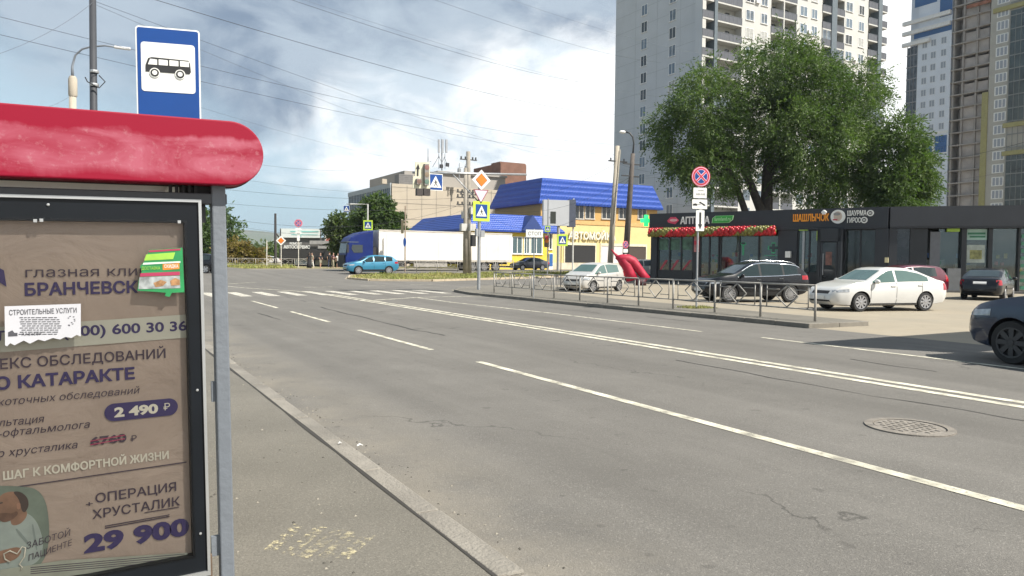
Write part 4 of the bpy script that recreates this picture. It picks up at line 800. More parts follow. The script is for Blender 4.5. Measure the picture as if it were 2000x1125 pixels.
def crown(lobes, ntw, per, wd, ln, droop, spread=.5, seed=1, shell=.5, hole=-9):
    r = np.random.default_rng(seed); vol = np.array([l[1][0]*l[1][1]*l[1][2] for l in lobes])**.75; idx = r.choice(len(lobes), ntw, p=vol/vol.sum())
    C_ = np.array([l[0] for l in lobes])[idx]; RR = np.array([l[1] for l in lobes])[idx]
    d = r.normal(size=(ntw, 3)); d /= np.linalg.norm(d, axis=1)[:, None]; rad = shell+(1.06-shell)*r.random((ntw, 1))**.6; lump = 1+.24*np.sin(d[:, :1]*7+idx[:, None])*np.sin(d[:, 1:2]*6+1.3*idx[:, None])+.17*np.sin(d[:, 2:]*9+idx[:, None]*2.1)
    P = C_+d*RR*rad*lump; kp = (np.sin(P[:, :1]*1.05+seed)*np.sin(P[:, 1:2]*.95+2*seed)*np.sin(P[:, 2:]*1.25+seed)+.25*r.random((ntw, 1)) > hole)[:, 0]; P = P[kp]; d = d[kp]; ntw = len(P); ax = d*np.array([1, 1, .6])+np.array([0, 0, -droop])+r.normal(size=(ntw, 3))*.35; ax /= np.linalg.norm(ax, axis=1)[:, None]
    k = np.arange(per); T = (k/per)[None, :, None]; base = P[:, None, :]+ax[:, None, :]*T*spread*2.2+np.array([0, 0, -1.])*(T**2)*droop*spread*.8+r.normal(size=(ntw, per, 3))*.10*spread
    ld = ax[:, None, :]+r.normal(size=(ntw, per, 3))*.65; ld /= np.linalg.norm(ld, axis=2)[..., None]; s_ = np.cross(ld, r.normal(size=(ntw, per, 3))); s_ /= np.linalg.norm(s_, axis=2)[..., None]
    L_ = ln*(.6+.7*r.random((ntw, per, 1))); W_ = wd*(.6+.7*r.random((ntw, per, 1)))
    v = np.stack([base, base+ld*L_*.5+s_*W_*.5, base+ld*L_, base+ld*L_*.5-s_*W_*.5], axis=2).reshape(-1, 3); return v
def leaves(v, name, mat, parent):
    n = len(v)//4; me = bpy.data.meshes.new(name); me.vertices.add(len(v)); me.vertices.foreach_set('co', v.astype(np.float32).ravel()); me.loops.add(4*n); me.loops.foreach_set('vertex_index', np.arange(4*n, dtype=np.int32)); me.polygons.add(n); me.polygons.foreach_set('loop_start', np.arange(0, 4*n, 4, dtype=np.int32)); me.update(calc_edges=True); me.materials.append(mat); o = bpy.data.objects.new(name, me); COL.objects.link(o); o.parent = parent; return o
def tree(name, label, cat, base, limbs, lobes, mat, ntw, per=10, wd=.13, ln=.36, droop=.6, spread=.5, seed=1, group=None, shell=.5, hole=-9):
    base = Vector(base); t = thing(name, label, cat, base, 0, group); b = MB()
    for pts, rad in limbs: b.tube([Vector(p)-base for p in pts], rad, 9)
    b.build('trunk', BARK, t, True); lo = [((Vector(c)-base)[:], r) for c, r in lobes]
    leaves(crown(lo, ntw, per, wd, ln, droop, spread, seed, shell, hole), 'crown', mat, t); return t
def lobe(px, py, dep, rx, ry, k=.85): s_ = dep/FPX; return (D(px, py, dep), (rx*s_, min(rx, ry*1.2)*s_*k, ry*s_))
def foot(px, dep): p = D(px, 512, dep); return Vector((p.x, p.y, gz(p.x, p.y)))
dp = 60
lob = [lobe(1520, 150, dp, 78, 66), lobe(1475, 190, dp+1, 40, 50), lobe(1590, 175, dp, 72, 62), lobe(1380, 215, dp-1, 66, 70), lobe(1345, 265, dp, 66, 58), lobe(1408, 272, dp+2, 50, 60), lobe(1330, 318, dp, 40, 34), lobe(1395, 330, dp-1, 62, 42), lobe(1530, 240, dp-1, 66, 64), lobe(1660, 215, dp, 66, 76), lobe(1600, 275, dp-2, 84, 72), lobe(1676, 300, dp, 52, 82), lobe(1640, 360, dp-1, 66, 48), lobe(1575, 345, dp-1, 48, 60), lobe(1440, 335, dp+2, 34, 24), lobe(1600, 120, dp+1, 36, 34), lobe(1540, 105, dp, 40, 32), lobe(1375, 160, dp, 32, 32), lobe(1302, 238, dp, 28, 26), lobe(1700, 175, dp, 28, 40), lobe(1500, 300, dp+3, 50, 40)]
f0 = foot(1496, dp); f1 = foot(1484, dp-.2)
limbs = [([f0, D(1497, 410, dp), D(1499, 340, dp), D(1508, 270, dp), D(1528, 190, dp)], [.55, .5, .42, .3, .12]), ([f0, D(1486, 410, dp-.3), D(1468, 365, dp-.3), D(1447, 315, dp-.5), D(1405, 250, dp)], [.5, .38, .32, .24, .1]), ([f1, D(1455, 412, dp-.5), D(1444, 378, dp-.5), D(1434, 345, dp-.6), D(1395, 300, dp-1)], [.4, .28, .24, .18, .08]), ([D(1499, 345, dp), D(1540, 300, dp-1), D(1610, 240, dp), D(1650, 200, dp)], [.3, .22, .15, .07]), ([D(1499, 360, dp), D(1560, 330, dp-1), D(1650, 300, dp)], [.24, .16, .06])]
tree('willow_tree', 'huge spreading willow behind the black pharmacy pavilion', 'tree', f0, limbs, lob, WILL, 17000, 11, .085, .27, .5, .55, 3, None, .62, -.12)
dp = 57
f0 = foot(1752, dp)
tree('willow_tree', 'smaller willow to the right of the huge one, in front of the blue tower', 'tree', f0, [([f0, D(1752, 400, dp), D(1757, 300, dp)], [.3, .24, .08])], [lobe(1758, 278, dp, 42, 42), lobe(1735, 320, dp, 42, 50), lobe(1780, 330, dp, 36, 46), lobe(1765, 372, dp-1, 50, 40), lobe(1800, 365, dp, 22, 24), lobe(1715, 370, dp, 30, 40)], WILL, 4600, 10, .09, .27, .45, .42, 5, None, .55, -.15)
dp = 92
f0 = foot(738, dp)
tree('leafy_tree', 'round green tree in front of the office block behind the blue cab', 'tree', f0, [([f0, D(738, 460, dp), D(740, 420, dp)], [.3, .22, .08])], [lobe(738, 425, dp, 38, 33), lobe(712, 438, dp, 22, 26), lobe(764, 434, dp, 20, 24), lobe(752, 455, dp, 34, 28), lobe(715, 468, dp, 22, 20), lobe(738, 400, dp, 24, 18)], ELM, 1700, 9, .22, .42, .3, .28, 6)
f0 = foot(655, 96); dp = 96
tree('leafy_tree', 'grey green tree to the right of the roof hoarding', 'tree', f0, [([f0, D(655, 470, dp), D(660, 440, dp)], [.25, .2, .08])], [lobe(664, 440, dp, 22, 20), lobe(680, 455, dp, 20, 24), lobe(666, 470, dp, 18, 24), lobe(648, 448, dp, 12, 11), lobe(672, 495, dp, 14, 20)], FARL, 950, 8, .24, .42, .3, .28, 7)
dp = 115
for i, (px, mt, lb, lo_) in enumerate(((425, ELM, 'tall green tree just right of the shelter post', [lobe(415, 440, dp, 34, 30), lobe(435, 462, dp, 28, 36), lobe(405, 480, dp, 36, 34), lobe(440, 492, dp, 26, 24), lobe(395, 455, dp, 30, 40)]), (462, GOLD, 'golden brown bush beside the left railing', [lobe(455, 497, dp-6, 26, 18), lobe(478, 500, dp-6, 24, 14), lobe(440, 502, dp-6, 20, 16), lobe(492, 506, dp-6, 14, 9)]), (382, ELM, 'dark green tree seen through the shelter opening', [lobe(380, 470, dp-8, 26, 44), lobe(365, 495, dp-8, 22, 24)]))):
    f0 = foot(px, dp); tree('bush' if mt is GOLD else 'leafy_tree', lb, 'bush' if mt is GOLD else 'tree', f0, [([f0, lo_[0][0]], [.25, .06])], lo_, mt, 900, 8, .3, .6, .25, .7, 20+i)
# scrub and woods down towards the river
hd = []
for k in range(26):
    px = random.uniform(455, 700); d_ = random.uniform(150, 300); hd.append(lobe(px, 503-random.uniform(-4, 8), d_, random.uniform(14, 26), random.uniform(7, 13)))
o = leaves(crown([(tuple(c), r) for c, r in hd], 3600, 7, .55, 1.1, .1, 1.2, 31), 'woods', FARL, None); tag(o, 'distant scrub and woods sloping down beyond the junction', 'woods', kind='stuff')
fl = []
for k in range(60): a = random.uniform(-900, 700); fl.append(((a, random.uniform(420, 900), random.uniform(1, 6)), (random.uniform(16, 34), 18, random.uniform(4, 8))))
o = leaves(crown(fl, 4500, 6, 2.2, 3.2, .1, 3, 33), 'woods', FARL, None); tag(o, 'far line of trees on the horizon below the hills', 'woods', kind='stuff')
# unseen billboard added outside the frame to cast the shade on the lot entrance

q = Vector((18.6, 4.4, 0)); t = thing('billboard', 'unseen billboard on one leg, added off to the right to shade the lot entrance', 'billboard', q); b = MB(); b.box(-3, -.15, 4.4, 3, .15, 7.4); b.build('panel', M('added_billboard_sheet', (.45, .45, .42), .6), t); b = MB(); b.tube([(0, .3, -.2), (0, .3, 7)], .16, 10); b.build('leg', GALV, t, True)
# ---------------- vehicles ----------------
def paint(name, rgb, metal=.0, rough=.28): return M(name, rgb, rough, metal, var=.03, scale=2, coat=.7 if sum(rgb) > .06 else .3, spec=.5 if sum(rgb) > .06 else .3)
TYRE = M('tyre_rubber', (.02, .02, .02), .85, var=.2, scale=8); ALLOY = M('alloy_rim', (.42, .42, .43), .3, .75, var=.1); RIMDK = M('rim_shadow', (.02, .02, .021), .6); STEELR = M('steel_rim', (.05, .05, .052), .5, .3)
HEADL = M('headlight_lens', (.36, .38, .40), .08, .2, var=.3, scale=14, spec=.8); TAILL = M('tail_lens', (.30, .012, .02), .12, var=.25, scale=9); PLATE = M('number_plate', (.62, .62, .60), .5); AMBER = M('amber_lens', (.55, .20, .02), .2)
def curve(pts, x): return float(np.interp(x, [p[0] for p in pts], [p[1] for p in pts]))
def smooth(pts, x, r=.07): return (curve(pts, x-r)+2*curve(pts, x)+curve(pts, x+r))/4
class Car:
    def __init__(s, top, belt, hw, bot, ax, wr, tumble=.36): s.T, s.B, s.W, s.U = [sorted(q) for q in (top, belt, hw, bot)]; s.ax = ax; s.wr = wr; s.tb = tumble; s.x0 = s.T[0][0]; s.x1 = s.T[-1][0]
    def sec(s, x):
        zt, w_, zb = smooth(s.T, x), smooth(s.W, x, .05), smooth(s.U, x, .05); zs = min(smooth(s.B, x), zt-.025); h = zt-zs; zb = min(zb, zs-.12)
        y5 = .965*w_-s.tb*h*.85-.02; y6 = .90*(.965*w_-s.tb*h)
        return [(0, zb), (.80*w_, zb), (.93*w_, zb+.04), (.985*w_, zb+.30*(zs-zb)), (w_, zb+.62*(zs-zb)), (.992*w_, zb+.86*(zs-zb)), (.965*w_, zs), (y5, zs+.86*h), (y6, zs+.965*h), (.45*w_, zs+.995*h), (0, zt)]
    def side(s, x, z):
        q = s.sec(x)[1:9]; return float(np.interp(z, [p[1] for p in q], [p[0] for p in q]))
    def topz(s, x, y):
        q = s.sec(x)[8:]; ys_ = [p[0] for p in q][::-1]; zs_ = [p[1] for p in q][::-1]; return float(np.interp(abs(y), ys_, zs_))
    def body(s, pm, trim, parent):
        n = 64; xs = [s.x0+(s.x1-s.x0)*(.5-.5*math.cos(math.pi*i/n))*.55+(s.x1-s.x0)*i/n*.45 for i in range(n+1)]; b = MB(); rows = []
        for x in xs: q = s.sec(x); rows.append([(x, y, z) for y, z in q]+[(x, -y, z) for y, z in q[::-1][1:-1]])
        m = len(rows[0]); v = [p for r in rows for p in r]; f = [(i*m+k, i*m+(k+1) % m, (i+1)*m+(k+1) % m, (i+1)*m+k) for i in range(n) for k in range(m)]+[tuple(range(m))[::-1], tuple(range(n*m, n*m+m))]
        b.add(v, [t[::-1] for t in f], 0); o = b.build('body', [pm, trim], None, 38)
        c = MB()
        for x in s.ax:
            for sg in (1, -1): 
                y_ = s.side(x, s.wr)
                ya, yb = sorted((sg*(y_-.30), sg*(y_+.30))); c.prism(circ(x, s.wr, s.wr*1.14, 32), ya, yb, 1, lambda a, b_, k: (a, k, b_))
        co = c.build('cut', [pm, trim])
        for ob in (o, co): bq = bmesh.new(); bq.from_mesh(ob.data); bmesh.ops.remove_doubles(bq, verts=bq.verts, dist=1e-5); bmesh.ops.recalc_face_normals(bq, faces=bq.faces); bq.to_mesh(ob.data); bq.free()
        md = o.modifiers.new('arch', 'BOOLEAN'); md.object = co; md.operation = 'DIFFERENCE'; md.solver = 'EXACT'
        bpy.context.view_layer.update(); ev = o.evaluated_get(bpy.context.evaluated_depsgraph_get()); me = bpy.data.meshes.new_from_object(ev); me.name = 'body'; o.modifiers.clear(); o.data = me; bpy.data.objects.remove(co); o.parent = parent; return o
    def patch(s, cols, off, mi, b, sg):      # side patch: cols = (x, zlow, zhigh)
        rows = [[(x, sg*(s.side(x, z0+(z1-z0)*k/5)+off), z0+(z1-z0)*k/5) for k in range(6)] for x, z0, z1 in cols]; b.grid(rows if sg < 0 else rows[::-1], mi)
    def windows(s, spans, gm, parent, name='side_window', hi=.10, lo=.035):
        for xa, xb_ in spans:
            for sg in (1, -1):
                cols = []
                for i in range(15):
                    x = xa+(xb_-xa)*i/14; z0 = smooth(s.B, x)+lo; z1 = smooth(s.T, x)-hi
                    if z1 > z0+.015: cols.append((x, z0, z1))
                if len(cols) > 2: b = MB(); s.patch(cols, .006, 0, b, sg); b.build(name, gm, parent, True)
    def screen(s, xa, xb_, gm, parent, name, k=.90):
        rows = []
        for i in range(9):
            x = xa+(xb_-xa)*i/8; yw = s.sec(x)[8][0]*k; rows.append([(x, y, s.topz(x, y)+.008) for y in np.linspace(-yw, yw, 11)])
        b = MB(); b.grid(rows if xb_ > xa else rows[::-1], 0); b.build(name, gm, parent, True)
def wheel(parent, x, y, r, sg, rim, nsp, wd=.21):
    e = thing('wheel', None, None, (x, y, r)); e.parent = parent
    b = MB(); rr = r*.70; b.lathe([(rr, -wd/2), (r*.93, -wd/2), (r*.99, -wd*.35), (r, 0), (r*.99, wd*.35), (r*.93, wd/2), (rr, wd/2)][::-1], 30); b.build('tyre', TYRE, e, 40)
    b = MB(); f_ = sg*wd/2; b.lathe([(rr, f_*.98), (rr*.93, f_*1.03), (rr*.90, f_*.55), (0, f_*.5)][::sg], 30, 1); b.lathe([(rr*1.01, f_*.98), (rr*.99, f_*1.06), (rr*.90, f_*1.04), (rr*.89, f_*.8)][::sg], 30, 0)
    for k in range(nsp):
        a = 2*math.pi*k/nsp; c, s_ = math.cos(a), math.sin(a); w0, w1 = rr*.9/nsp*1.15, rr*1.35/nsp
        q = [(r1*c-ww*s_, r1*s_+ww*c) for r1, ww in ((rr*.12, w0), (rr*.12, -w0), (rr*.93, -w1), (rr*.93, w1))]; ya, yb = sorted((f_*.6, f_*1.0)); b.plate(q, ya, yb, 0)
    b.lathe([(rr*.2, f_*.6), (rr*.2, f_*1.05), (0, f_*1.08)][::sg], 14, 0); b.build('rim', [rim, RIMDK], e, 30)
def car(name, label, cat, loc, head, P, pm, glass=CARGL, rim=ALLOY, nsp=9, group=None, plate=True, chrome=False, rails=False, sealed=None, lightsF=True, cover=None):
    t = thing(name, label, cat, loc, head, group); c = P['c']; c.body(pm, MATS['black_rubber'], t)
    pb_ = MB()
    for sg in (1, -1): c.patch([(x, smooth(c.B, x)+.03, max(smooth(c.B, x)+.032, smooth(c.T, x)-.10)) for x in np.linspace(min(q[0] for q in P['win'])+.02, max(q[1] for q in P['win'])-.05, 24)], .003, 0, pb_, sg)
    if chrome: pb_.build('window_pillar', BLACK, t, True)
    c.windows(P['win'], glass, t); c.screen(*P['ws'], glass, t, 'windscreen'); c.screen(*P['rw'], glass, t, 'rear_window')
    for x in c.ax:
        for sg in (1, -1): wheel(t, x, sg*(c.side(x, c.wr*1.6)-.115), c.wr, sg, rim, nsp)
    for sg in (1, -1):
        b = MB(); c.patch([(x, z0, z1) for x, z0, z1 in P['hl']], .006, 0, b, sg); b.build('headlight', HEADL, t, True)
        b = MB(); c.patch([(x, z0, z1) for x, z0, z1 in P['tl']], .006, 0, b, sg); b.build('tail_light', TAILL, t, True)
        mx_, mz = P['mir']; y_ = c.side(mx_, mz); b = MB(); b.ell((mx_, sg*(y_+.12), mz+.03), (.075, .105, .075), 0, 12); b.box(mx_-.03, min(sg*y_*.97, sg*(y_+.1)), mz-.03, mx_+.03, max(sg*y_*.97, sg*(y_+.1)), mz, 1); b.build('wing_mirror', [pm, BLACK], t, True)
        for hx in P['hnd']:
            hz = smooth(c.B, hx)-.10; y_ = c.side(hx, hz); b = MB(); b.box(hx-.09, min(sg*(y_-.01), sg*(y_+.025)), hz-.013, hx+.09, max(sg*(y_-.01), sg*(y_+.025)), hz+.013); b.build('door_handle', CHROME if chrome else pm, t)
    for sg in (1, -1):             # shut lines and sill trim
        for x, zl in P['seam']: b = MB(); zt = smooth(c.B, x)+.01; c.patch([(x-.008, zl, zt), (x+.008, zl, zt)], .003, 0, b, sg); b.build('shut_line', BLACK, t)
        b = MB(); c.patch([(x, smooth(c.U, x)+.02, smooth(c.U, x)+P.get('sill', .09)) for x in np.linspace(c.ax[1]+c.wr*1.15, c.ax[0]-c.wr*1.15, 8)], .004, 0, b, sg); b.build('sill_trim', BLACK, t)
    g = P['gr']; b = MB()          # nose: (z0,z1,halfwidth) of upper and lower grilles
    def nose(z0, z1, hwid, mi, pr=.012, end=1):
        xe = c.x1 if end > 0 else c.x0
        xs_ = np.linspace(xe-end*.6, xe, 200); n_ = 9; rows = []
        for z in (z0, (z0+z1)/2, z1):
            r_ = []
            for y in np.linspace(-hwid, hwid, n_):
                xx = xe
                for x in xs_[::-1]:
                    q = c.sec(x)
                    if c.topz(x, 0) > z+.01 and q[0][1] < z-.01 and c.side(x, z) > abs(y): xx = x; break
                r_.append((xx+end*pr, y, z))
            rows.append(r_)
        b.grid(rows if end > 0 else rows[::-1], mi)
    nose(*g[0], 0); nose(*g[1], 0); b.build('grille', BLACK, t, True)
    if chrome: b = MB(); nose(g[0][1]-.02, g[0][1]+.015, g[0][2]+.03, 0, .02); b.build('grille_bar', CHROME, t, True)
    if plate:
        b = MB(); nose(P['pl'][0]-.056, P['pl'][0]+.056, .26, 0, .024); b.build('number_plate', PLATE, t)
        b = MB(); nose(P['pl'][1]-.056, P['pl'][1]+.056, .26, 0, .02, -1); b.build('number_plate', PLATE, t)
    if rails:
        for sg in (1, -1): b = MB(); xs_ = np.linspace(P['rail'][0], P['rail'][1], 9); b.tube([(x, sg*(c.sec(x)[8][0]-.02), c.topz(x, c.sec(x)[8][0]-.02)+(.045 if 0 < i < 8 else .0)) for i, x in enumerate(xs_)], .018, 6); b.build('roof_rail', CHROME if rails == 2 else DKMET, t, True)
    if chrome:
        b = MB()
        for sg in (1, -1):
            xa = min(w_[0] for w_ in P['win']); xb_ = max(w_[1] for w_ in P['win'])
            cols = [(x, smooth(c.T, x)-.085, smooth(c.T, x)-.055) for x in np.linspace(xa-.12, xb_-.25, 24) if smooth(c.T, x)-.1 > smooth(c.B, x)+.03]; c.patch(cols, .008, 0, b, sg)
            c.patch([(x, smooth(c.B, x)+.008, smooth(c.B, x)+.03) for x in np.linspace(xa-.12, xb_-.03, 24)], .008, 0, b, sg)
        b.build('window_trim', CHROME, t, True)
    return t
SEDAN = dict(c=Car([(-2.285, .58), (-2.24, .88), (-2.1, 1.0), (-1.75, 1.06), (-1.0, 1.35), (-.45, 1.445), (.05, 1.455), (.3, 1.41), (1.08, .99), (1.6, .92), (2.02, .79), (2.2, .68), (2.285, .5)], [(-2.285, .84), (-1.6, .965), (-.5, .955), (1.0, .90), (1.6, .86), (2.285, .6)], [(-2.285, .64), (-2.2, .75), (-2.0, .83), (-1.2, .885), (1.2, .885), (1.8, .835), (2.08, .74), (2.21, .65), (2.285, .52)], [(-2.285, .42), (-2.05, .26), (-1.5, .19), (1.8, .18), (2.15, .20), (2.285, .32)], (1.36, -1.22), .315),
    win=[(.03, 1.06), (-1.33, -.06)], ws=(.42, 1.02), rw=(-.95, -1.70), hl=[(x, .62+.02*i/6, .70+.035*i/6) for i, x in enumerate(np.linspace(2.225, 1.80, 7))], tl=[(x, .70, .93) for x in np.linspace(-2.22, -1.98, 5)], mir=(.83, .95), hnd=(.12, -.98), seam=[(1.0, .3), (-.02, .25), (-1.05, .55)], gr=[(.57, .67, .40), (.27, .37, .50)], pl=(.45, .80), rail=(-1, .2))
SUV = dict(c=Car([(-2.30, .62), (-2.27, 1.0), (-2.16, 1.16), (-1.86, 1.46), (-1.62, 1.585), (-1.1, 1.645), (-.2, 1.67), (.15, 1.63), (.42, 1.55), (1.12, 1.14), (1.5, 1.08), (2.0, .97), (2.2, .84), (2.30, .6)], [(-2.3, 1.05), (-1.7, 1.12), (-.8, 1.06), (1.05, 1.0), (1.6, .98), (2.3, .75)], [(-2.3, .68), (-2.22, .78), (-2.0, .86), (-1.2, .92), (1.2, .92), (1.8, .88), (2.08, .79), (2.22, .70), (2.3, .58)], [(-2.3, .52), (-2.05, .34), (-1.6, .24), (1.8, .22), (2.15, .28), (2.3, .42)], (1.36, -1.34), .355),
    win=[(.05, 1.05), (-.98, -.04), (-1.68, -1.06)], ws=(.50, 1.08), rw=(-1.70, -2.08), hl=[(x, .74+.03*i/6, .83+.05*i/6) for i, x in enumerate(np.linspace(2.24, 1.72, 7))], tl=[(x, .93, 1.10) for x in np.linspace(-2.25, -1.86, 6)], mir=(.86, 1.05), hnd=(.12, -.88), seam=[(1.02, .4), (.0, .3), (-1.0, .62)], gr=[(.60, .82, .46), (.36, .46, .58)], pl=(.50, .82), rail=(-1.7, .1), sill=.2)
HATCH = dict(c=Car([(-1.95, .60), (-1.93, .92), (-1.85, 1.1), (-1.62, 1.42), (-1.3, 1.50), (-.5, 1.535), (.05, 1.51), (.4, 1.44), (1.12, 1.02), (1.4, .95), (1.72, .84), (1.88, .70), (1.95, .5)], [(-1.95, .95), (-1.2, 1.0), (-.2, .95), (.9, .90), (1.4, .86), (1.95, .62)], [(-1.95, .66), (-1.88, .75), (-1.65, .81), (-1, .845), (1.1, .845), (1.55, .80), (1.78, .71), (1.89, .63), (1.95, .5)], [(-1.95, .42), (-1.75, .26), (-1.3, .19), (1.5, .18), (1.8, .22), (1.95, .32)], (1.20, -1.24), .295),
    win=[(-.02, 1.06), (-1.22, -.10)], ws=(.45, 1.06), rw=(-1.50, -1.80), hl=[(x, .62+.03*i/6, .72+.06*i/6) for i, x in enumerate(np.linspace(1.90, 1.50, 7))], tl=[(x, .80, 1.08) for x in np.linspace(-1.90, -1.68, 5)], mir=(.83, .96), hnd=(.08, -1.0), seam=[(.95, .3), (-.06, .25), (-.95, .62)], gr=[(.56, .67, .42), (.27, .37, .5)], pl=(.45, .72), rail=(-1, .2))
WSC = paint('paint_white', (.55, .545, .525)); BLKP = paint('paint_black', (.008, .009, .012), .0, .25); SILV = paint('paint_silver_white', (.47, .455, .43), .15); MAR = paint('paint_maroon', (.085, .008, .02), .1); DKB = paint('paint_dark_blue', (.010, .022, .050), .2, .22); LBL = paint('paint_light_blue', (.035, .20, .32), .15); GRD = paint('paint_dark_grey', (.045, .05, .065), .2)
def dirang(a, b): return math.atan2(b, a)
def put(px, py, axx, side, head, P):     # place so that the wheel at axle axx on the given side stands at the surveyed spot
    g_ = G(px, py); c = P['c']; y_ = side*(c.W[0][1]*0+.85); ca, sa = math.cos(head), math.sin(head); return (g_.x-(axx*ca-y_*sa), g_.y-(axx*sa+y_*ca), gz(g_.x, g_.y))
h = dirang(-.970, .242); car('white_saloon_car', 'white saloon car parked at the end of the railing', 'car', put(1682, 609, 1.36, 1, h, SEDAN), h, SEDAN, WSC, CARGLT, ALLOY, 9).scale = (1.03, 1.03, 1.03)
h = dirang(-.951, .309); car('black_suv', 'black estate-like suv with chrome window trim behind the railing', 'car', put(1424, 591, 1.36, 1, h, SUV), h, SUV, BLKP, CARGL, ALLOY, 15, chrome=True, rails=2)
h = dirang(-.945, -.326); car('silver_hatchback', 'silver white hatchback parked beside the red inflatable figure', 'car', put(1160, 571, 1.20, 1, h, HATCH), h, HATCH, SILV, CARGLT, ALLOY, 7)
h = dirang(.945, .327); car('black_saloon_car', 'black saloon car parked nose-in at the shop, tail lights to the road', 'car', put(1963, 587, -1.22, -1, h, SEDAN), h, SEDAN, BLKP, CARGL, ALLOY, 10)
h = dirang(-.95, .31); car('maroon_car', 'maroon hatchback mostly hidden behind the white saloon', 'car', tuple(foot(1760, 34.5)), h, HATCH, MAR, CARGL, ALLOY, 7, plate=False).scale = (1.03, 1.03, 1.03)
h = dirang(.15, .99); car('dark_blue_car', 'dark blue car entering the road at the right edge of the picture', 'car', put(1976, 712, 1.36, 1, h, SUV), h, SUV, DKB, CARGL, STEELR, 8)
h = dirang(-.9, .30); car('dark_estate_car', 'black car parked at the pharmacy porch behind the black suv', 'car', tuple(foot(1452, 40)), h, HATCH, GRD, CARGL, ALLOY, 7, plate=False)
h = dirang(-1, .02); car('light_blue_suv', 'light blue crossover waiting beside the blue lorry cab', 'car', put(700, 536, 1.36, 1, h, SUV), h, SUV, LBL, CARGL, ALLOY, 9, plate=False)
h = dirang(-1, .0); q_ = foot(1034, 83); car('dark_grey_car', 'dark grey saloon behind the end of the white trailer', 'car', tuple(q_), h, SEDAN, GRD, CARGL, ALLOY, 7, plate=False)
h = R(150); tx = car('black_taxi', 'black suv taxi with yellow roof sign beyond the shelter', 'car', put(401, 534, -1.34, 1, h, SUV), h, SUV, BLKP, CARGL, ALLOY, 5, plate=False)
b = MB(); b.plate([(-.09, 1.70), (.09, 1.70), (.07, 1.86), (-.07, 1.86)], -.4, .4); b.build('taxi_sign', M('taxi_yellow', (.72, .70, .05), .5, emit=.25), tx)
q_ = foot(524, 138); car('white_far_car', 'distant white car down the road beyond the dry verge', 'car', tuple(q_), R(170), SEDAN, WSC, CARGL, ALLOY, 5, plate=False)
q_ = foot(1250, 62); car('white_car_behind', 'white car with a red tail lamp behind the red inflatable figure', 'car', tuple(q_), R(160), HATCH, WSC, CARGL, ALLOY, 5, plate=False)
# -- articulated lorry
q_ = G(722, 530); LB = M('lorry_blue', (.005, .017, .115), .45, var=.15, scale=1.2, coat=.1, spec=.25); CURT = M('trailer_white', (.66, .61, .53), .6, var=.06, scale=.6, rgb2=(.70, .67, .62)); CHAS = M('chassis_black', (.025, .024, .023), .7)
t = thing('articulated_lorry', 'blue cabbed lorry with a long white trailer on the cross street', 'lorry', (PX(675, 530, 1).x*0+D(675, 525, 68.5).x, D(675, 525, 68.5).y, gz(D(675, 525, 68.5).x, D(675, 525, 68.5).y)))
LX = t.location.x; LYY = t.location.y
def lx(px): return PY(px, 500, LYY).x-LX
x1_, x2_ = lx(740), lx(1000)
def lz(px, py): return PY(px, py, LYY).z-t.location.z
zt = lz(745, 449); zbm = 1.12
b = MB(); b.box(x1_, .0, zbm, x2_, 2.5, zt, 0)
for x in np.arange(x1_+.8, x2_-.3, 1.35): b.box(x-.02, -.012, zbm+.15, x+.02, -.001, zt-.1, 0)
b.box(x1_-.002, -.03, zt-.09, x2_, -.002, zt+.03, 1); b.box(x1_, -.03, zbm-.12, x2_, 2.5, zbm-.002, 1); bevel(b.build('trailer_body', [CURT, M('trailer_rail', (.50, .46, .40), .6)], t), .02)
b = MB(); b.box(x1_+.6, .9, .75, x2_-.1, 1.6, zbm-.13); b.box(x1_+3.6, .1, .45, x1_+7.2, .16, 1.0, 1); b.box(x1_+1.0, -.02, .5, x1_+2.8, .6, .95, 0); b.box(x2_-.15, .05, .45, x2_-.05, 2.4, .62, 0); b.build('chassis', [CHAS, M('side_guard', (.30, .28, .25), .7)], t)
cl = x1_-.55
prof = [(.02, .45), (-.0, 1.2), (.06, 1.75), (.22, 2.85), (.42, 3.2), (1.1, 3.65), (2.05, zt-.05), (2.05, .85), (1.75, .85), (1.75, .45)]
k_ = cl/2.05
b = MB(); b.prism([(a*k_, z) for a, z in prof], .0, 2.46, 0, lambda a, z, y: (a, y, z)); bevel(b.build('cab', LB, t), .09, 3)
b = MB(); b.prism([(a*k_, z) for a, z in ((.60, 1.75), (1.25, 1.78), (1.25, 2.5), (.48, 2.5), (.42, 2.1))], -.02, -.004, 0, lambda a, z, y: (a, y, z)); b.build('side_window', CARGL, t)
b = MB(); b.add([(.058*k_-.025, .15, 1.74), (.058*k_-.025, 2.3, 1.74), (.20*k_-.03, 2.3, 2.66), (.20*k_-.03, .15, 2.66)], [(0, 3, 2, 1)]); b.build('windscreen', CARGL, t)
b = MB(); b.box(-.05, .25, .5, .015, 2.2, 1.55); b.box(-.09, .1, .42, .02, 2.35, .8); b.build('grille', CHAS, t); b = MB(); b.box(-.12, .1, .5, -.02, .5, .72); b.build('headlight', HEADL, t)
b = MB(); b.box(.05, -.32, 1.75, .22, -.08, 2.5); b.box(.12, -.2, 2.2, .2, .02, 2.26); b.build('wing_mirror', CHAS, t); b = MB(); b.box(cl+.02, .25, .9, x1_-.1, 2.2, 2.3, 0); b.build('rear_unit', CHAS, t)
b = MB(); b.box(-.25*k_+.4, -.01, 2.72, .95*k_, 2.4, 2.78); b.build('sun_visor', M('visor_grey', (.10, .12, .13), .4), t)
for x in (1.05*k_, x1_+1.35, x2_-4.6, x2_-3.25, x2_-1.9):
    for sg, y_ in ((-1, .16), (1, 2.34)): wheel(t, x, y_, .49, sg, M('truck_rim', (.24, .235, .23), .5, .4), 8, .32)
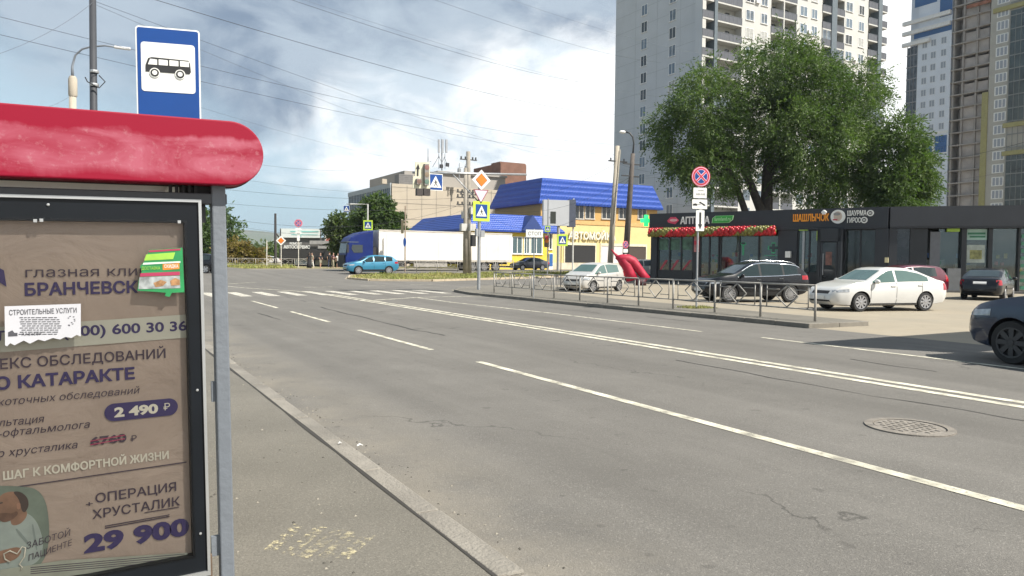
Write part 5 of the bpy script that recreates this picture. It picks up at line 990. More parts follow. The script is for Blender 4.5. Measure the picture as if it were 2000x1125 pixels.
# ---------------- signs, lights, poles, railings ----------------
def sign_bus(b, cx, cz, w_, h_, y):
    b.plate(rrect(cx, cz, w_, h_, .03), y, y+.012, 1); b.plate(rrect(cx, cz, w_*.955, h_*.968, .02), y-.004, y-.0005, 0); wz = w_*.84
    b.plate(rrect(cx, cz+h_*.075, wz, wz*.98, .03), y-.008, y-.0045, 1)
    u = wz*.84; x0 = cx-u/2; zb = cz+h_*.075-u*.17
    b.plate([(x0, zb+u*.05), (x0+u*.97, zb+u*.05), (x0+u, zb+u*.10), (x0+u*.985, zb+u*.30), (x0+u*.95, zb+u*.375), (x0+u*.14, zb+u*.40), (x0+u*.06, zb+u*.37), (x0+u*.0, zb+u*.2)], y-.012, y-.0085, 2)
    for i in range(4): a = x0+u*(.055+.235*i); b.plate([(a, zb+u*.22), (a+u*.20, zb+u*.22), (a+u*.20, zb+u*.345), (a+u*(.05 if i == 0 else 0), zb+u*.355)], y-.016, y-.0125, 1)
    for a in (.20, .76): b.plate(circ(x0+u*a, zb+u*.03, u*.115), y-.016, y-.0125, 1); b.plate(circ(x0+u*a, zb+u*.03, u*.092), y-.019, y-.0165, 2); b.plate(circ(x0+u*a, zb+u*.03, u*.055), y-.022, y-.0195, 1)
def sign_cross(b, cx, cz, w_, y, lime=True):
    k = 1.42 if lime else 1.08; b.plate(rrect(cx, cz, w_*k, w_*k*(1.06 if lime else 1.06), .02), y, y+.015, 3 if lime else 1); b.plate(rrect(cx, cz, w_, w_*1.05, .02), y-.006, y-.001, 0)
    h = w_*.44; b.plate([(cx-h, cz-h*.86), (cx+h, cz-h*.86), (cx, cz+h*.98)], y-.012, y-.007, 1); u = h*.62
    b.plate(circ(cx+.04*u, cz+u*.42, u*.15, 10), y-.018, y-.013, 2); b.plate([(cx-.12*u, cz+.25*u), (cx+.2*u, cz+.25*u), (cx+.2*u, cz-.35*u), (cx-.12*u, cz-.35*u)], y-.018, y-.013, 2)
    b.plate([(cx-.12*u, cz-.35*u), (cx+.08*u, cz-.35*u), (cx-.40*u, cz-1.1*u), (cx-.58*u, cz-1.1*u)], y-.018, y-.013, 2); b.plate([(cx+.02*u, cz-.35*u), (cx+.2*u, cz-.35*u), (cx+.62*u, cz-1.05*u), (cx+.42*u, cz-1.1*u)], y-.018, y-.013, 2)
    b.plate([(cx-.12*u, cz+.2*u), (cx-.5*u, cz-.2*u), (cx-.42*u, cz-.3*u), (cx-.05*u, cz+.05*u)], y-.018, y-.013, 2); b.plate([(cx+.2*u, cz+.2*u), (cx+.5*u, cz-.1*u), (cx+.42*u, cz-.2*u), (cx+.15*u, cz+.05*u)], y-.018, y-.013, 2)
def sign_prio(b, cx, cz, r, y):
    d = lambda k: [(cx-r*k, cz), (cx, cz-r*k), (cx+r*k, cz), (cx, cz+r*k)]
    b.plate(d(1), y, y+.015, 1); b.plate(d(.66), y-.006, y-.001, 2); b.plate(d(.60), y-.011, y-.0065, 4)
def sign_yield(b, cx, cz, r, y):
    d = lambda k: [(cx-r*k, cz+r*.55*k), (cx, cz-r*1.1*k), (cx+r*k, cz+r*.55*k)]
    b.plate(d(1), y, y+.015, 7); b.plate(d(.80), y-.006, y-.001, 6)
def sign_nostop(b, cx, cz, r, y):
    b.plate(circ(cx, cz, r), y, y+.015, 5); b.plate(circ(cx, cz, r*.94), y-.003, y-.0005, 6); b.plate(circ(cx, cz, r*.88), y-.006, y-.0035, 5); b.plate(circ(cx, cz, r*.70), y-.009, y-.0065, 6); b.plate(circ(cx, cz, r*.66), y-.012, y-.0095, 0)
    for a in (45, 135): c, s_ = math.cos(R(a))*r*.68, math.sin(R(a))*r*.68; n_ = (-math.sin(R(a))*r*.13, math.cos(R(a))*r*.13); m_ = (n_[0]*.55, n_[1]*.55); b.plate([(cx-c-n_[0], cz-s_-n_[1]), (cx+c-n_[0], cz+s_-n_[1]), (cx+c+n_[0], cz+s_+n_[1]), (cx-c+n_[0], cz-s_+n_[1])], y-.0145-a*1e-5, y-.0125, 6); b.plate([(cx-c-m_[0], cz-s_-m_[1]), (cx+c-m_[0], cz+s_-m_[1]), (cx+c+m_[0], cz+s_+m_[1]), (cx-c+m_[0], cz-s_+m_[1])], y-.018-a*1e-5, y-.0155, 5)
SM = [SBLUE, SWHITE, SBLK, SYEL, SORG, SRED, M('sign_pinkwhite', (.62, .50, .60), .45), M('sign_faded_red', (.22, .07, .08), .5)]
def up_pole(t, h, r=.035, m=GALV, z0=-.1, lean=(0, 0), r2=None, nm='pole'): b = MB(); b.tube([(0, 0, z0), (lean[0], lean[1], h)], [r, r2 or r], 12); return b.build(nm, m, t, 40)
def hgt(px, py, P_): d = ray(px, py); q = (P_[0]*.5+P_[1]*.866)/(.5*d.x+.866*d.y); return CAM_H+d.z*q-P_[2]
def offx(px, py, P_): q = PY(px, py, P_[1]); return q.x-P_[0], q.z-P_[2]
FACE = R(-18)
# bus stop sign
bp_ = PY(333, 150, 8.2); t = thing('bus_stop_sign', 'blue bus stop sign with bus symbol rising behind the shelter roof', 'road sign', (bp_.x+.03, 8.2, .1), R(-12)); 
up_pole(t, 3.55, .03); b = MB(); sign_bus(b, 0, PY(333, 149, 8.2).z-.1, .585, .93, -.05); b.build('sign_plate', [SBLUE, SWHITE, SBLK], t).rotation_euler = (0, R(-.7), 0)
# main signal mast with priority signs
q = G(935, 566, .115); q = Vector((q.x, q.y, .115)); t = thing('signal_mast', 'tall mast on the pavement corner carrying priority, give way and crossing signs', 'signal mast', q)
def mz(py, px=936): return offx(px, py, q)
up_pole(t, mz(338)[1], .085, GALV); b = MB(); r_ = mz(413)
sc = lambda px_: px_*39.5/FPX
sign_prio(b, mz(352, 938)[0], mz(352, 938)[1], sc(16.5)*1.12, -.13); o = b.build('priority_sign', SM, t)
b = MB(); sign_yield(b, mz(380, 937)[0], mz(380, 937)[1], sc(14)*1.12, -.13); b.build('give_way_sign', SM, t)
b = MB(); sign_cross(b, mz(413, 938)[0], mz(413, 938)[1], sc(21)*1.13, -.13); b.build('crossing_sign', SM, t)
b = MB(); x_, z_ = mz(470, 924); b.box(x_-.1, -.12, z_-.28, x_+.1, .12, z_+.28); b.build('pedestrian_signal', BLACK, t); b = MB(); b.box(.05, -.1, mz(463)[1], .26, .1, mz(450)[1]); b.box(-.2, -.08, mz(462)[1], -.09, .08, mz(447)[1]); each(b, 'control_box', SIGNBK, t)
b = MB(); xa_, za = mz(337, 806); xb_, zb_2 = mz(341, 1028); b.tube([(xa_, 0, za), (xb_, 0, zb_2)], .055, 8); x2_, z2_ = mz(340, 884); b.tube([(x2_, 0, z2_), (0, 0, mz(396)[1])], .03, 6); b.build('mast_arm', GALV, t, True)
# overhead traffic light on the arm
x_, z_ = mz(346, 820); t = thing('overhead_traffic_light', 'three lens traffic light on a cream board hung from the mast arm', 'traffic light', (q.x+x_, q.y-.18, q.z+z_))
def tl(px, py): a, c = mz(py, px); return a-x_, c-z_
CREAM = M('backboard_cream', (.58, .56, .42), .6); b = MB(); b.plate([tl(803, 368), tl(837, 369), tl(836, 317), tl(808, 317), tl(808, 345), tl(804, 345)], -.02, .02); b.build('backboard', CREAM, t)
b = MB(); (xa_, za), (xb_, zb_2) = tl(823.5, 363), tl(832, 322); b.box(xa_, -.2, za, xb_, -.021, zb_2, 0); h3 = (zb_2-za)/3
for i in range(3): b.lathe([(0, -.215), (h3*.34, -.21), (h3*.36, -.2)][::-1], 16, 1+i, c=((xa_+xb_)/2, 0, za+h3*(i+.5)))
b.build('signal_head', [M('head_grey', (.20, .19, .18), .6), M('lens_green', (.10, .16, .13), .2), M('lens_amber', (.22, .17, .12), .2), M('lens_red', (.20, .10, .09), .3)], t)
b = MB(); (xa_, za), (xb_, zb_2) = tl(808.5, 361), tl(817.5, 350.5); b.box(xa_, -.18, za, xb_, -.021, zb_2, 0); b.lathe([(0, -.19), (.11, -.185), (.12, -.18)][::-1], 14, 1, c=((xa_+xb_)/2, 0, (za+zb_2)/2)); b.build('countdown_box', [MATS['head_grey'], M('lens_brown', (.16, .10, .08), .3)], t)
b = MB(); c_ = tl(812.5, 333); b.plate([(c_[0]-.05, c_[1]-.28), (c_[0]+.04, c_[1]-.28), (c_[0]+.05, c_[1]+.05), (c_[0]+.11, c_[1]+.05), (c_[0]+.02, c_[1]+.3), (c_[0]-.1, c_[1]+.05), (c_[0]-.04, c_[1]+.05)], -.03, -.021); b.build('arrow_mark', SBLK, t)
for a, c in ((810, 822), (823.5, 836)): b = MB(); (xa_, za), (xb_, zb_2) = tl(a, 382.5), tl(c, 369.5); b.box(xa_, -.1, za, xb_, .1, zb_2); b.build('lower_box', M('box_brown_black', (.04, .032, .03), .6), t)
x_, z_ = mz(356, 849); t = thing('crossing_sign', 'blue white-bordered pedestrian crossing sign hung from the mast arm', 'road sign', (q.x+x_, q.y-.1, q.z+z_)); b = MB(); sign_cross(b, 0, 0, sc(23)*1.1, 0, False); b.build('sign_plate', SM, t); b = MB(); b.box(-.03, .016, 0, .03, .05, mz(340, 849)[1]-z_); b.build('bracket', GALV, t)
# no stopping post on the island
q = G(1360, 602, .115); q = Vector((q.x, q.y, .115)); t = thing('no_stopping_post', 'sign post with round no stopping sign and tow-away plates above the railing', 'road sign', q, FACE); dd = q.x*.5+q.y*.866; sc = lambda p_: p_*dd/FPX
zh = lambda py: hgt(1362, py, q)
up_pole(t, zh(326), .032); xo = sc(3); b = MB(); sign_nostop(b, xo, zh(345), sc(20.5)/2*2*.5*2, -.05) if False else sign_nostop(b, xo, zh(345), sc(19.5), -.05); b.build('no_stopping_sign', SM, t)
b = MB(); b.plate(rrect(xo-.02, zh(377), sc(28), sc(20), .02), -.05, -.036, 1); b.text('кроме', xo, zh(373.5), -.052, h=sc(3), mi=2, ext=.001); b.text('8.00-20.00', xo, zh(381.5), -.052, h=sc(4), wid=sc(18), mi=2, ext=.001); b.build('time_plate', SM, t)
b = MB(); cx_, cz_ = xo-.03, zh(399); b.plate(rrect(cx_, cz_, sc(33), sc(20), .02), -.05, -.036, 2); b.plate(rrect(cx_, cz_, sc(31.5), sc(18.5), .02), -.053, -.0505, 1); u = sc(1)
b.plate([(cx_-14*u, cz_-3*u), (cx_-5*u, cz_-3*u), (cx_-5*u, cz_-.5*u), (cx_-8*u, cz_+1.5*u), (cx_-14*u, cz_+.5*u)], -.056, -.0535, 2); b.plate([(cx_-1*u, cz_+4*u), (cx_+1*u, cz_+5*u), (cx_+12*u, cz_-1*u), (cx_+12*u, cz_-3.2*u), (cx_+8*u, cz_-2.5*u), (cx_+3*u, cz_+1*u), (cx_-1*u, cz_+2.2*u)], -.056, -.0535, 2); b.plate(rct(cx_-6*u, cz_-.6*u, cx_+2*u, cz_+.2*u), -.0565, -.0536, 2); b.build('tow_truck_plate', SM, t)
b = MB(); cz_ = zh(431); b.plate(rrect(xo, cz_, sc(17.5), sc(40), .02), -.05, -.036, 1); b.plate([(xo-sc(2), cz_+sc(16)), (xo+sc(2), cz_+sc(16)), (xo+sc(2), cz_-sc(7)), (xo+sc(4.5), cz_-sc(7)), (xo, cz_-sc(17)), (xo-sc(4.5), cz_-sc(7)), (xo-sc(2), cz_-sc(7))], -.054, -.0505, 2); b.build('arrow_plate', SM, t)
# other signs on posts: base px, depth or ground
def post(name, label, px, py_top, base, r=.03, mat=GALV, rz=FACE, cat='road sign', group=None): t = thing(name, label, cat, base, rz, group); up_pole(t, hgt(px, py_top, base), r, mat); return t
q = G(1042, 582, .115); q.z = .115; t = post('stop_plate_post', 'white stop line plate on a thin post behind the railing', 1041, 447, q, .02); dd = q.x*.5+q.y*.866; sc = lambda p_: p_*dd/FPX; b = MB(); z_ = hgt(1040, 456, q); b.plate(rrect(0, z_, sc(34), sc(14.5), .01), -.045, -.03, 1); b.text('СТОП', 0, z_-sc(3.6), -.047, h=sc(7), wid=sc(25), mi=2, ext=.001); b.build('stop_plate', SM, t)
q = G(1095, 561); t = post('crossing_sign_post', 'lime bordered crossing sign beside the railing left of the silver hatchback', 1095, 458, q, .025, DKMET); dd = q.x*.5+q.y*.866; sc = lambda p_: p_*dd/FPX; b = MB(); sign_cross(b, sc(2), hgt(1097, 469, q), sc(15), -.05); b.build('crossing_sign', SM, t)
q = G(1069, 541); t = post('signal_post', 'slender post with traffic light and small crossing sign in front of the yellow building', 1070, 388, q, .05, GALV, FACE, 'signal post'); dd = q.x*.5+q.y*.866; sc = lambda p_: p_*dd/FPX; b = MB(); sign_cross(b, sc(-1), hgt(1068, 447, q), sc(7.5), -.08); b.build('crossing_sign', SM, t); b = MB(); z_ = hgt(1066, 471, q); x_ = -sc(3); b.box(x_-.2, -.2, z_-.5, x_+.2, -.04, z_+.5, 0); b.lathe([(0, -.215), (.14, -.21), (.15, -.2)][::-1], 14, 1, c=(x_, 0, z_+.3)); b.lathe([(0, -.215), (.14, -.21), (.15, -.2)][::-1], 14, 2, c=(x_, 0, z_)); b.build('signal_head', [M('head_brown', (.15, .11, .07), .6), SRED, SORG], t)
b = MB(); z_ = hgt(1081, 425, q); x_ = sc(10); b.box(x_-.22, -.1, z_-.5, x_+.22, .05, z_+.5, 0); b.box(.04, -.02, z_-.05, x_, .02, z_+.05, 1); b.build('side_signal', [M('head_black', (.03, .035, .03), .5), GALV], t)
q = G(791, 531); t = post('signal_post', 'leaning rusty signal post in front of the white trailer', 793, 402, q, .06, M('rusty_post', (.26, .20, .15), .8, var=.3, scale=2), FACE, 'signal post'); dd = q.x*.5+q.y*.866; sc = lambda p_: p_*dd/FPX; b = MB(); z_ = hgt(786, 443, q); b.box(-sc(8), -.15, z_-sc(13), -sc(3), .1, z_+sc(13)); b.build('signal_head', M('head_olive', (.10, .085, .05), .6), t); b = MB(); b.plate(circ(-sc(1), hgt(791, 473, q), sc(3), 16, sc(9)), -.12, -.09, 0); b.build('direction_sign', SM, t)
q = foot(718, 86); t = thing('crossing_gantry', 'bent gantry pole with two crossing signs over the far crossing', 'sign gantry', q, R(-30)); dd = 86; sc = lambda p_: p_*dd/FPX; zt = hgt(718, 399, q); b = MB(); b.tube([(0, 0, -.1), (0, 0, zt), (-sc(34), 0, zt)], .09, 8); b.build('gantry_pole', M('gantry_white', (.5, .5, .48), .5), t); b = MB(); sign_cross(b, sc(1), hgt(719, 440, q), sc(13), -.12); b.build('crossing_sign', SM, t); b = MB(); sign_cross(b, -sc(41), hgt(677, 408, q), sc(11), -.1, False); b.build('crossing_sign', SM, t); b = MB(); b.box(-sc(41), -.05, zt-.05, -sc(33), .05, zt+.05); b.build('bracket', GALV, t)
q = foot(549, 84); t = post('priority_sign_post', 'orange and white priority sign in front of the black repair shop', 549, 464, q, .05, M('post_pale', (.55, .52, .46), .6)); sc = lambda p_: p_*84/FPX; b = MB(); sign_prio(b, 0, hgt(549, 470, q), sc(9.5), -.08); b.build('priority_sign', SM, t)
q = foot(583, 82); t = post('no_stopping_post', 'no stopping sign with white plates in front of the roof hoarding', 582, 430, q, .05, M('post_pale', (.55, .52, .46), .6)); sc = lambda p_: p_*82/FPX; b = MB(); sign_nostop(b, 0, hgt(582, 436, q), sc(7.8), -.08); b.build('no_stopping_sign', SM, t); b = MB(); b.plate(rrect(0, hgt(582, 448, q), sc(11), sc(4), .02), -.08, -.06, 1); b.plate(rrect(0, hgt(582, 455, q), sc(11), sc(6), .02), -.08, -.06, 1); b.plate(rct(-sc(3), hgt(582, 456, q), sc(3), hgt(582, 455, q)), -.085, -.0805, 2); b.plate(rrect(0, hgt(582, 465, q), sc(5), sc(11), .02), -.08, -.06, 1); b.build('white_plate', SM, t)
# billboard on a leg before the yellow building
q = foot(1090, 80); t = thing('billboard', 'blank grey white billboard panel in front of the yellow building', 'billboard', q, R(-16)); sc = lambda p_: p_*80/FPX; b = MB(); zb_ = hgt(1090, 441, q); zt = hgt(1090, 391, q); b.box(-sc(32), -.25, zb_, sc(20), .25, zt, 0); b.box(sc(20)+.002, -.25, zb_-.1, sc(20)+.75, .5, zt+.1, 1); b.build('panel', [M('billboard_blank', (.42, .43, .45), .6, var=.06, scale=.4), M('billboard_edge', (.06, .07, .10), .6)], t); up_pole(t, zb_, .16, M('billboard_leg', (.33, .32, .30), .6), nm='leg')
b = MB(); b.tube([(sc(30), 0, -.2), (sc(30), 0, hgt(1118, 387, q))], .09, 8); b.build('side_leg', M('leg_white', (.55, .54, .50), .6), t)
# poles
CONC = M('concrete_pole', (.36, .32, .26), .9, var=.2, scale=3, bump=.3, bscale=25, stretch=(1, 1, .2)); CONCD = M('dark_concrete_pole', (.10, .085, .075), .9, var=.25, scale=2)
q = foot(1190, 58); e = D(1206, 285, 58); t = thing('leaning_pole', 'pale concrete pole leaning beside the dark lamp post', 'pole', q); b = MB(); b.tube([(0, 0, -.3), e-q], [.24, .17], 12); b.build('pole', CONC, t, True)
b = MB(); m_ = (e-q); b.box(m_.x*.93-.8, m_.y-.06, m_.z*.88, m_.x*.93+1.0, m_.y+.06, m_.z*.88+.1); 
for k in (-.6, 0, .7): b.lathe([(.05, m_.z*.88+.1), (.06, m_.z*.88+.28), (0, m_.z*.88+.3)], 8, 0, 'z', (m_.x*.93+k, m_.y, 0))
b.build('cross_arm', DKMET, t); b = MB(); b.tube([m_*.42+Vector((-.05, -.28, 0)), m_*.97+Vector((.1, -.25, 0))], .04, 6); b.build('conduit', M('conduit_pale', (.5, .45, .36), .7), t)
q = foot(1219, 55); e = D(1236, 300, 55); t = thing('street_lamp', 'dark street lamp with curved arm in front of the apartment block', 'street lamp', q); m_ = e-q; b = MB(); b.tube([(0, 0, -.3), m_*.75, m_], [.26, .19, .15], 12); b.build('pole', CONCD, t, True)
ar = [D(1236, 300, 55)-q, D(1238, 280, 55)-q, D(1236, 268, 55)-q, D(1230, 260, 55)-q, D(1221, 257, 55)-q]; b = MB(); b.tube(ar, .06, 8); b.build('lamp_arm', DKMET, t, True); b = MB(); p_ = D(1216, 258, 55)-q; b.ell(p_, (.32, .2, .12)); b.build('lamp_head', WHITE, t, True)
b = MB(); sc = lambda p_: p_*55/FPX; sign_nostop(b, offx(1217, 478, q)[0], offx(1217, 478, q)[1], sc(7.5), -.3); b.plate(rrect(offx(1217, 490, q)[0], offx(1217, 490, q)[1], sc(11), sc(7), .02), -.3, -.28, 1); b.plate(rrect(offx(1217, 499, q)[0], offx(1217, 499, q)[1], sc(6), sc(6), .02), -.3, -.28, 1); b.build('no_stopping_sign', SM, t)
b = MB(); 
for k, (px, py) in enumerate(((1236, 322), (1233, 345))): p_ = D(px, py, 55)-q; b.box(p_.x-.9, p_.y-.05, p_.z, p_.x+.7, p_.y+.05, p_.z+.08)
b.build('cross_arm', DKMET, t)
for (px0, px1, pt, dep, lab, rr) in ((909, 909, 328, 62, 'weathered power pole with transformer boxes left of the signal mast', .17), (916, 915, 296, 64, 'thicker power pole with antennas just left of the signal mast', .2)):
    q = foot(px0, dep); e = D(px1, pt, dep); t = thing('power_pole', lab, 'power pole', q, 0, 'power poles by the signal mast'); m_ = e-q; b = MB(); b.tube([(0, 0, -.3), m_], [rr*1.2, rr*.8], 10); b.build('pole', M('power_pole_grey', (.26, .235, .20), .9, var=.2, scale=2), t, True)
    b = MB()
    for py in ((376, 386, 400) if dep == 62 else (312, 380, 450)): p_ = D(px1, py, dep)-q; b.box(p_.x-.8, p_.y-.06, p_.z-.04, p_.x+.8, p_.y+.06, p_.z+.04); [b.box(p_.x+k-.05, p_.y-.05, p_.z+.04, p_.x+k+.05, p_.y+.05, p_.z+.25) for k in (-.7, -.3, .4, .7)]
    b.build('cross_arm', DKMET, t)
    b = MB()
    for px, py in (((903, 444), (920, 444)) if dep == 62 else ((906, 420), (921, 412))): p_ = D(px, py, dep)-q; b.box(p_.x-.26, p_.y-.4, p_.z-.3, p_.x+.26, p_.y, p_.z+.3)
    each(b, 'equipment_box', M('box_pale', (.46, .45, .43), .6), t)
q = foot(538, 112); t = thing('dark_post', 'dark wooden power post left of the roof hoarding', 'power pole', q); up_pole(t, hgt(539, 417, q), .22, M('dark_wood', (.05, .045, .045), .9), r2=.16); b = MB(); b.tube([(.05, 0, hgt(539, 455, q)), (1.3, 0, hgt(545, 472, q)*.9)], .1, 6); b.build('strut', MATS['dark_wood'], t)
q = foot(521, 84); t = thing('thin_post', 'thin pale post on the dry verge across the junction', 'post', q); up_pole(t, hgt(522, 470, q), .06, M('post_pale', (.55, .52, .46), .6))
q = foot(185, 15.5); e = D(181, -6, 15.5); t = thing('metal_pole', 'grey steel line pole rising behind the shelter roof', 'pole', q); m_ = e-q; b = MB(); b.tube([(0, 0, -.2), m_], [.085, .065], 14); b.build('pole', M('steel_pole', (.045, .048, .055), .6, .0, spec=.25), t, True); b = MB()
for py in (140, 166): p_ = D(184, py, 15.5)-q; b.lathe([(.085, p_.z-.03), (.09, p_.z), (.085, p_.z+.03)], 14, 0, 'z', (p_.x, p_.y, 0))
b.build('clamp_band', GALV, t); b = MB(); p_ = D(188, 160, 15.5)-q; b.tube([p_+Vector((.05, -.1, .12)), p_+Vector((.16, -.12, 0)), p_+Vector((.05, -.1, -.14)), p_+Vector((-.16, -.12, -.04)), p_+Vector((-.2, -.1, .05))], .012, 5); b.build('cable_loop', BLACK, t, True)
q = foot(141, 24); e = D(142, 152, 24); t = thing('street_lamp', 'old concrete street lamp with thin bent arm left of the bus stop sign', 'street lamp', q); m_ = e-q; b = MB(); b.tube([(0, 0, -.2), m_], [.13, .105], 12); b.build('pole', CONC, t, True); b = MB(); b.tube([D(*p_, 24)-q for p_ in ((142, 156), (141, 130), (147, 108), (160, 96), (178, 91), (205, 89), (226, 92))], [.05, .035, .03, .03, .03, .03, .03], 8); b.build('lamp_arm', M('arm_grey', (.2, .22, .25), .5), t, True); b = MB(); p_ = D(239, 93.5, 24)-q; b.box(p_.x-.24, p_.y-.07, p_.z-.045, p_.x+.24, p_.y+.07, p_.z+.035); bevel(b.build('lamp_head', M('lamp_pale', (.62, .63, .64), .4), t), .03); b = MB(); b.lathe([(.115, m_.z-1.2*.5), (.13, m_.z-.55), (.13, m_.z-.05), (.09, m_.z+.05)], 12, 0, 'z', (m_.x, m_.y, 0)); b.build('collar', CONC, t, True)
# railings
RAIL = M('railing_grey', (.29, .275, .25), .6, .1, var=.2, scale=4)
def railing(name, label, pts, h=.92, r=.025):
    t = thing(name, label, 'railing', pts[0])
    o_ = Vector(pts[0])
    for p in pts: b = MB(); d_ = Vector(p)-o_; b.tube([(d_.x, d_.y, d_.z-.05), (d_.x, d_.y, d_.z+h+.02)], r*1.25, 8); b.build('post', RAIL, t, True)
    for p0, p1 in zip(pts[:-1], pts[1:]):
        a = Vector(p0)-o_; c = Vector(p1)-o_; u = (c-a); b = MB(); f_ = lambda s_, z: a+u*s_+Vector((0, 0, z))
        b.tube([f_(0, h), f_(1, h)], r, 6); b.tube([f_(0, .30), f_(1, .30)], r*.8, 6)
        b.tube([f_(.12, .30), f_(.12, h-.01)], r*.7, 6); b.tube([f_(.88, .30), f_(.88, h-.01)], r*.7, 6)
        zc = (.30+h)/2; ring = [f_(.5, h-.03), f_(.30, zc), f_(.5, .32), f_(.70, zc), f_(.5, h-.03)]
        for i in range(4): b.tube([ring[i], ring[i+1]], r*.7, 6)
        b.tube([f_(.12, zc+.17), f_(.36, zc+.17)], r*.55, 5); b.tube([f_(.64, zc+.17), f_(.88, zc+.17)], r*.55, 5); b.tube([f_(.12, zc-.17), f_(.36, zc-.17)], r*.55, 5); b.tube([f_(.64, zc-.17), f_(.88, zc-.17)], r*.55, 5)
        b.build('panel', RAIL, t, True)
    return t
pp = []
for px in (1592, 1485, 1395, 1314, 1246, 1186, 1132, 1082, 1039, 1000, 964): d = PX(px, 600, 16.1); pp.append((16.1+random.uniform(-.03, .03), d.y, .115))
railing('pedestrian_railing', 'grey diamond patterned railing along the right hand pavement', pp)
pp = [(x, 62.2+.12*(x-20), gz(x, 62)+.1) for x in np.arange(PY(777, 520, 62).x, PY(1000, 520, 64).x+1, 2.2)]
railing('pedestrian_railing', 'pale railing on the grass island in front of the lorry wheels', pp, 1.0, .03)
pp = [(x, 88+.2*x, gz(x, 88)) for x in np.arange(PY(448, 520, 90).x-4, PY(640, 520, 90).x, 2.4)]
railing('pedestrian_railing', 'far railing across the junction beside the golden bush', pp, 1.0, .03)
# red inflatable figure
q = foot(1240, 44); RFAB = M('red_fabric', (.34, .004, .03), .6, var=.12, scale=2.5, bump=.5, bscale=7); t = thing('inflatable_figure', 'red inflatable tube figure folded over behind the silver hatchback', 'inflatable figure', q)
e = lambda px, py: D(px, py, 44)-q
b = MB(); b.tube([e(1203, 502), e(1212, 505), e(1226, 507), e(1236, 511), e(1247, 525), e(1256, 537), e(1263, 546)], [.10, .26, .33, .30, .26, .24, .26], 12); b.tube([e(1210, 505), e(1217, 509), e(1224, 520), e(1230, 533), e(1235, 547)], [.2, .32, .34, .32, .36], 12); b.build('body', RFAB, t, True)
b = MB(); b.tube([e(1194, 487), e(1200, 495), e(1210, 506)], [.035, .06, .14], 8); b.build('arm', RFAB, t, True); b = MB(); p_ = e(1250, 546); b.lathe([(0, p_.z-.35), (.38, p_.z-.35), (.38, p_.z+.02), (0, p_.z+.05)], 16, 0, 'z', (p_.x, p_.y, 0)); b.build('blower', M('blower_dark', (.05, .01, .015), .6), t, True)
# rooftop antennas on the office block
q = D(862, 332, 125); t = thing('antenna_mast', 'mobile phone antenna mast with three panels on the office roof', 'antenna', q); e = lambda px, py: D(px, py, 125)-q
b = MB(); b.tube([e(863, 333), e(863, 272)], .10, 6)
for a, c in (((845, 326), (857, 305)), ((877, 328), (868, 308)), ((863, 318), (857, 305)), ((863, 318), (869, 305)), ((857, 330), (857, 300)), ((869, 330), (869, 300))): b.tube([e(*a), e(*c)], .05, 5)
b.build('mast', M('mast_grey', (.22, .23, .24), .6), t)
for px in (856, 863, 870.5): b = MB(); p0, p1 = e(px, 299), e(px, 273); b.box(p0.x-.16, p0.y-.4, p0.z, p0.x+.16, p0.y-.15, p1.z); b.build('panel_antenna', M('antenna_grey', (.33, .34, .36), .5), t)
b = MB()
for px, py in ((861, 325), (873, 322)): p0 = e(px, py); b.box(p0.x-.25, p0.y-.4, p0.z-.3, p0.x+.25, p0.y, p0.z+.3)
each(b, 'radio_unit', DKMET, t)
for px, lab, top_ in ((836, 'slim whip antenna on the left of the office roof', 290), (911, 'slim whip antenna on the right of the office roof', 296), (897, 'short dark antenna stub between the rooftop masts', 318)):
    q = D(px, 333, 126); t = thing('whip_antenna', lab, 'antenna', q); p0 = D(px, top_, 126)-q; b = MB(); b.tube([(0, 0, -1.5), p0], [.12, .05], 6); b.tube([(-.3, 0, p0.z*.3), (.6, 0, p0.z*.45)], .05, 5); b.box(-.25, -.2, -.3, .25, .2, p0.z*.25); b.build('mast', MATS['mast_grey'], t)
# ---------------- bus shelter with its advertisement ----------------
SY = 3.39; TH = -.0185; O_ = Vector((.50, SY, .1))
t = thing('bus_shelter', 'grey bus shelter with red rounded roof fascia and a brown advertisement', 'bus shelter', O_); t.rotation_euler = (0, TH, 0); shelter = t
def SH_(px, py, y=0.):
    p = PY(px, py, SY+y); x, z = p.x-O_.x, p.z-O_.z; return x*math.cos(TH)-z*math.sin(TH), x*math.sin(TH)+z*math.cos(TH)
def redmat():
    q = NB('faded_red_paint'); v = q.coords(); sp_ = q.n('ShaderNodeSeparateXYZ'); q.l(v, sp_.inputs[0]); zn = q.n('ShaderNodeMath', operation='MULTIPLY_ADD'); q.l(q.noise(q.coords((1, 1, .3)), 3.4, 6, .65), zn.inputs[0]); zn.inputs[1].default_value = .13; q.l(sp_.outputs[2], zn.inputs[2]); n = q.noise(q.coords((1.0, 1, 2.6)), 2.6, 7, .62, .8)
    band = q.mul(q.mr(zn.outputs[0], 1.885, 1.925), q.mr(zn.outputs[0], 2.072, 2.055)); f = q.mul(band, q.mr(n, .36, .58, .1, .9)); f2 = q.mul(q.mr(q.noise(v, 38, 4, .7), .55, .75), .25)
    c = q.mix(f, (.235, .0015, .020), (.37, .095, .135)); c = q.mix(q.mul(f2, band), c, (.50, .33, .35)); c = q.mix(q.mr(q.noise(v, 9, 3), .68, .74, 0, .6), c, (.20, .01, .02)); q.l(c, q.b.inputs['Base Color']); q.b.inputs['Roughness'].default_value = .6; q.b.inputs['Specular IOR Level'].default_value = .25; return q.m
RED = redmat(); xr, zt = SH_(515, 300, -.1); xt, zt = SH_(400, 232, -.1); xb_, zb = SH_(410, 360, -.1); rad = (zt-zb)/2
pl = [(-2.1, zb), (xr-rad, zb)]+[(xr-rad+rad*math.sin(a), zb+rad-rad*math.cos(a)) for a in np.linspace(.15, math.pi-.15, 20)]+[(xr-rad, zt), (-2.1, zt)]
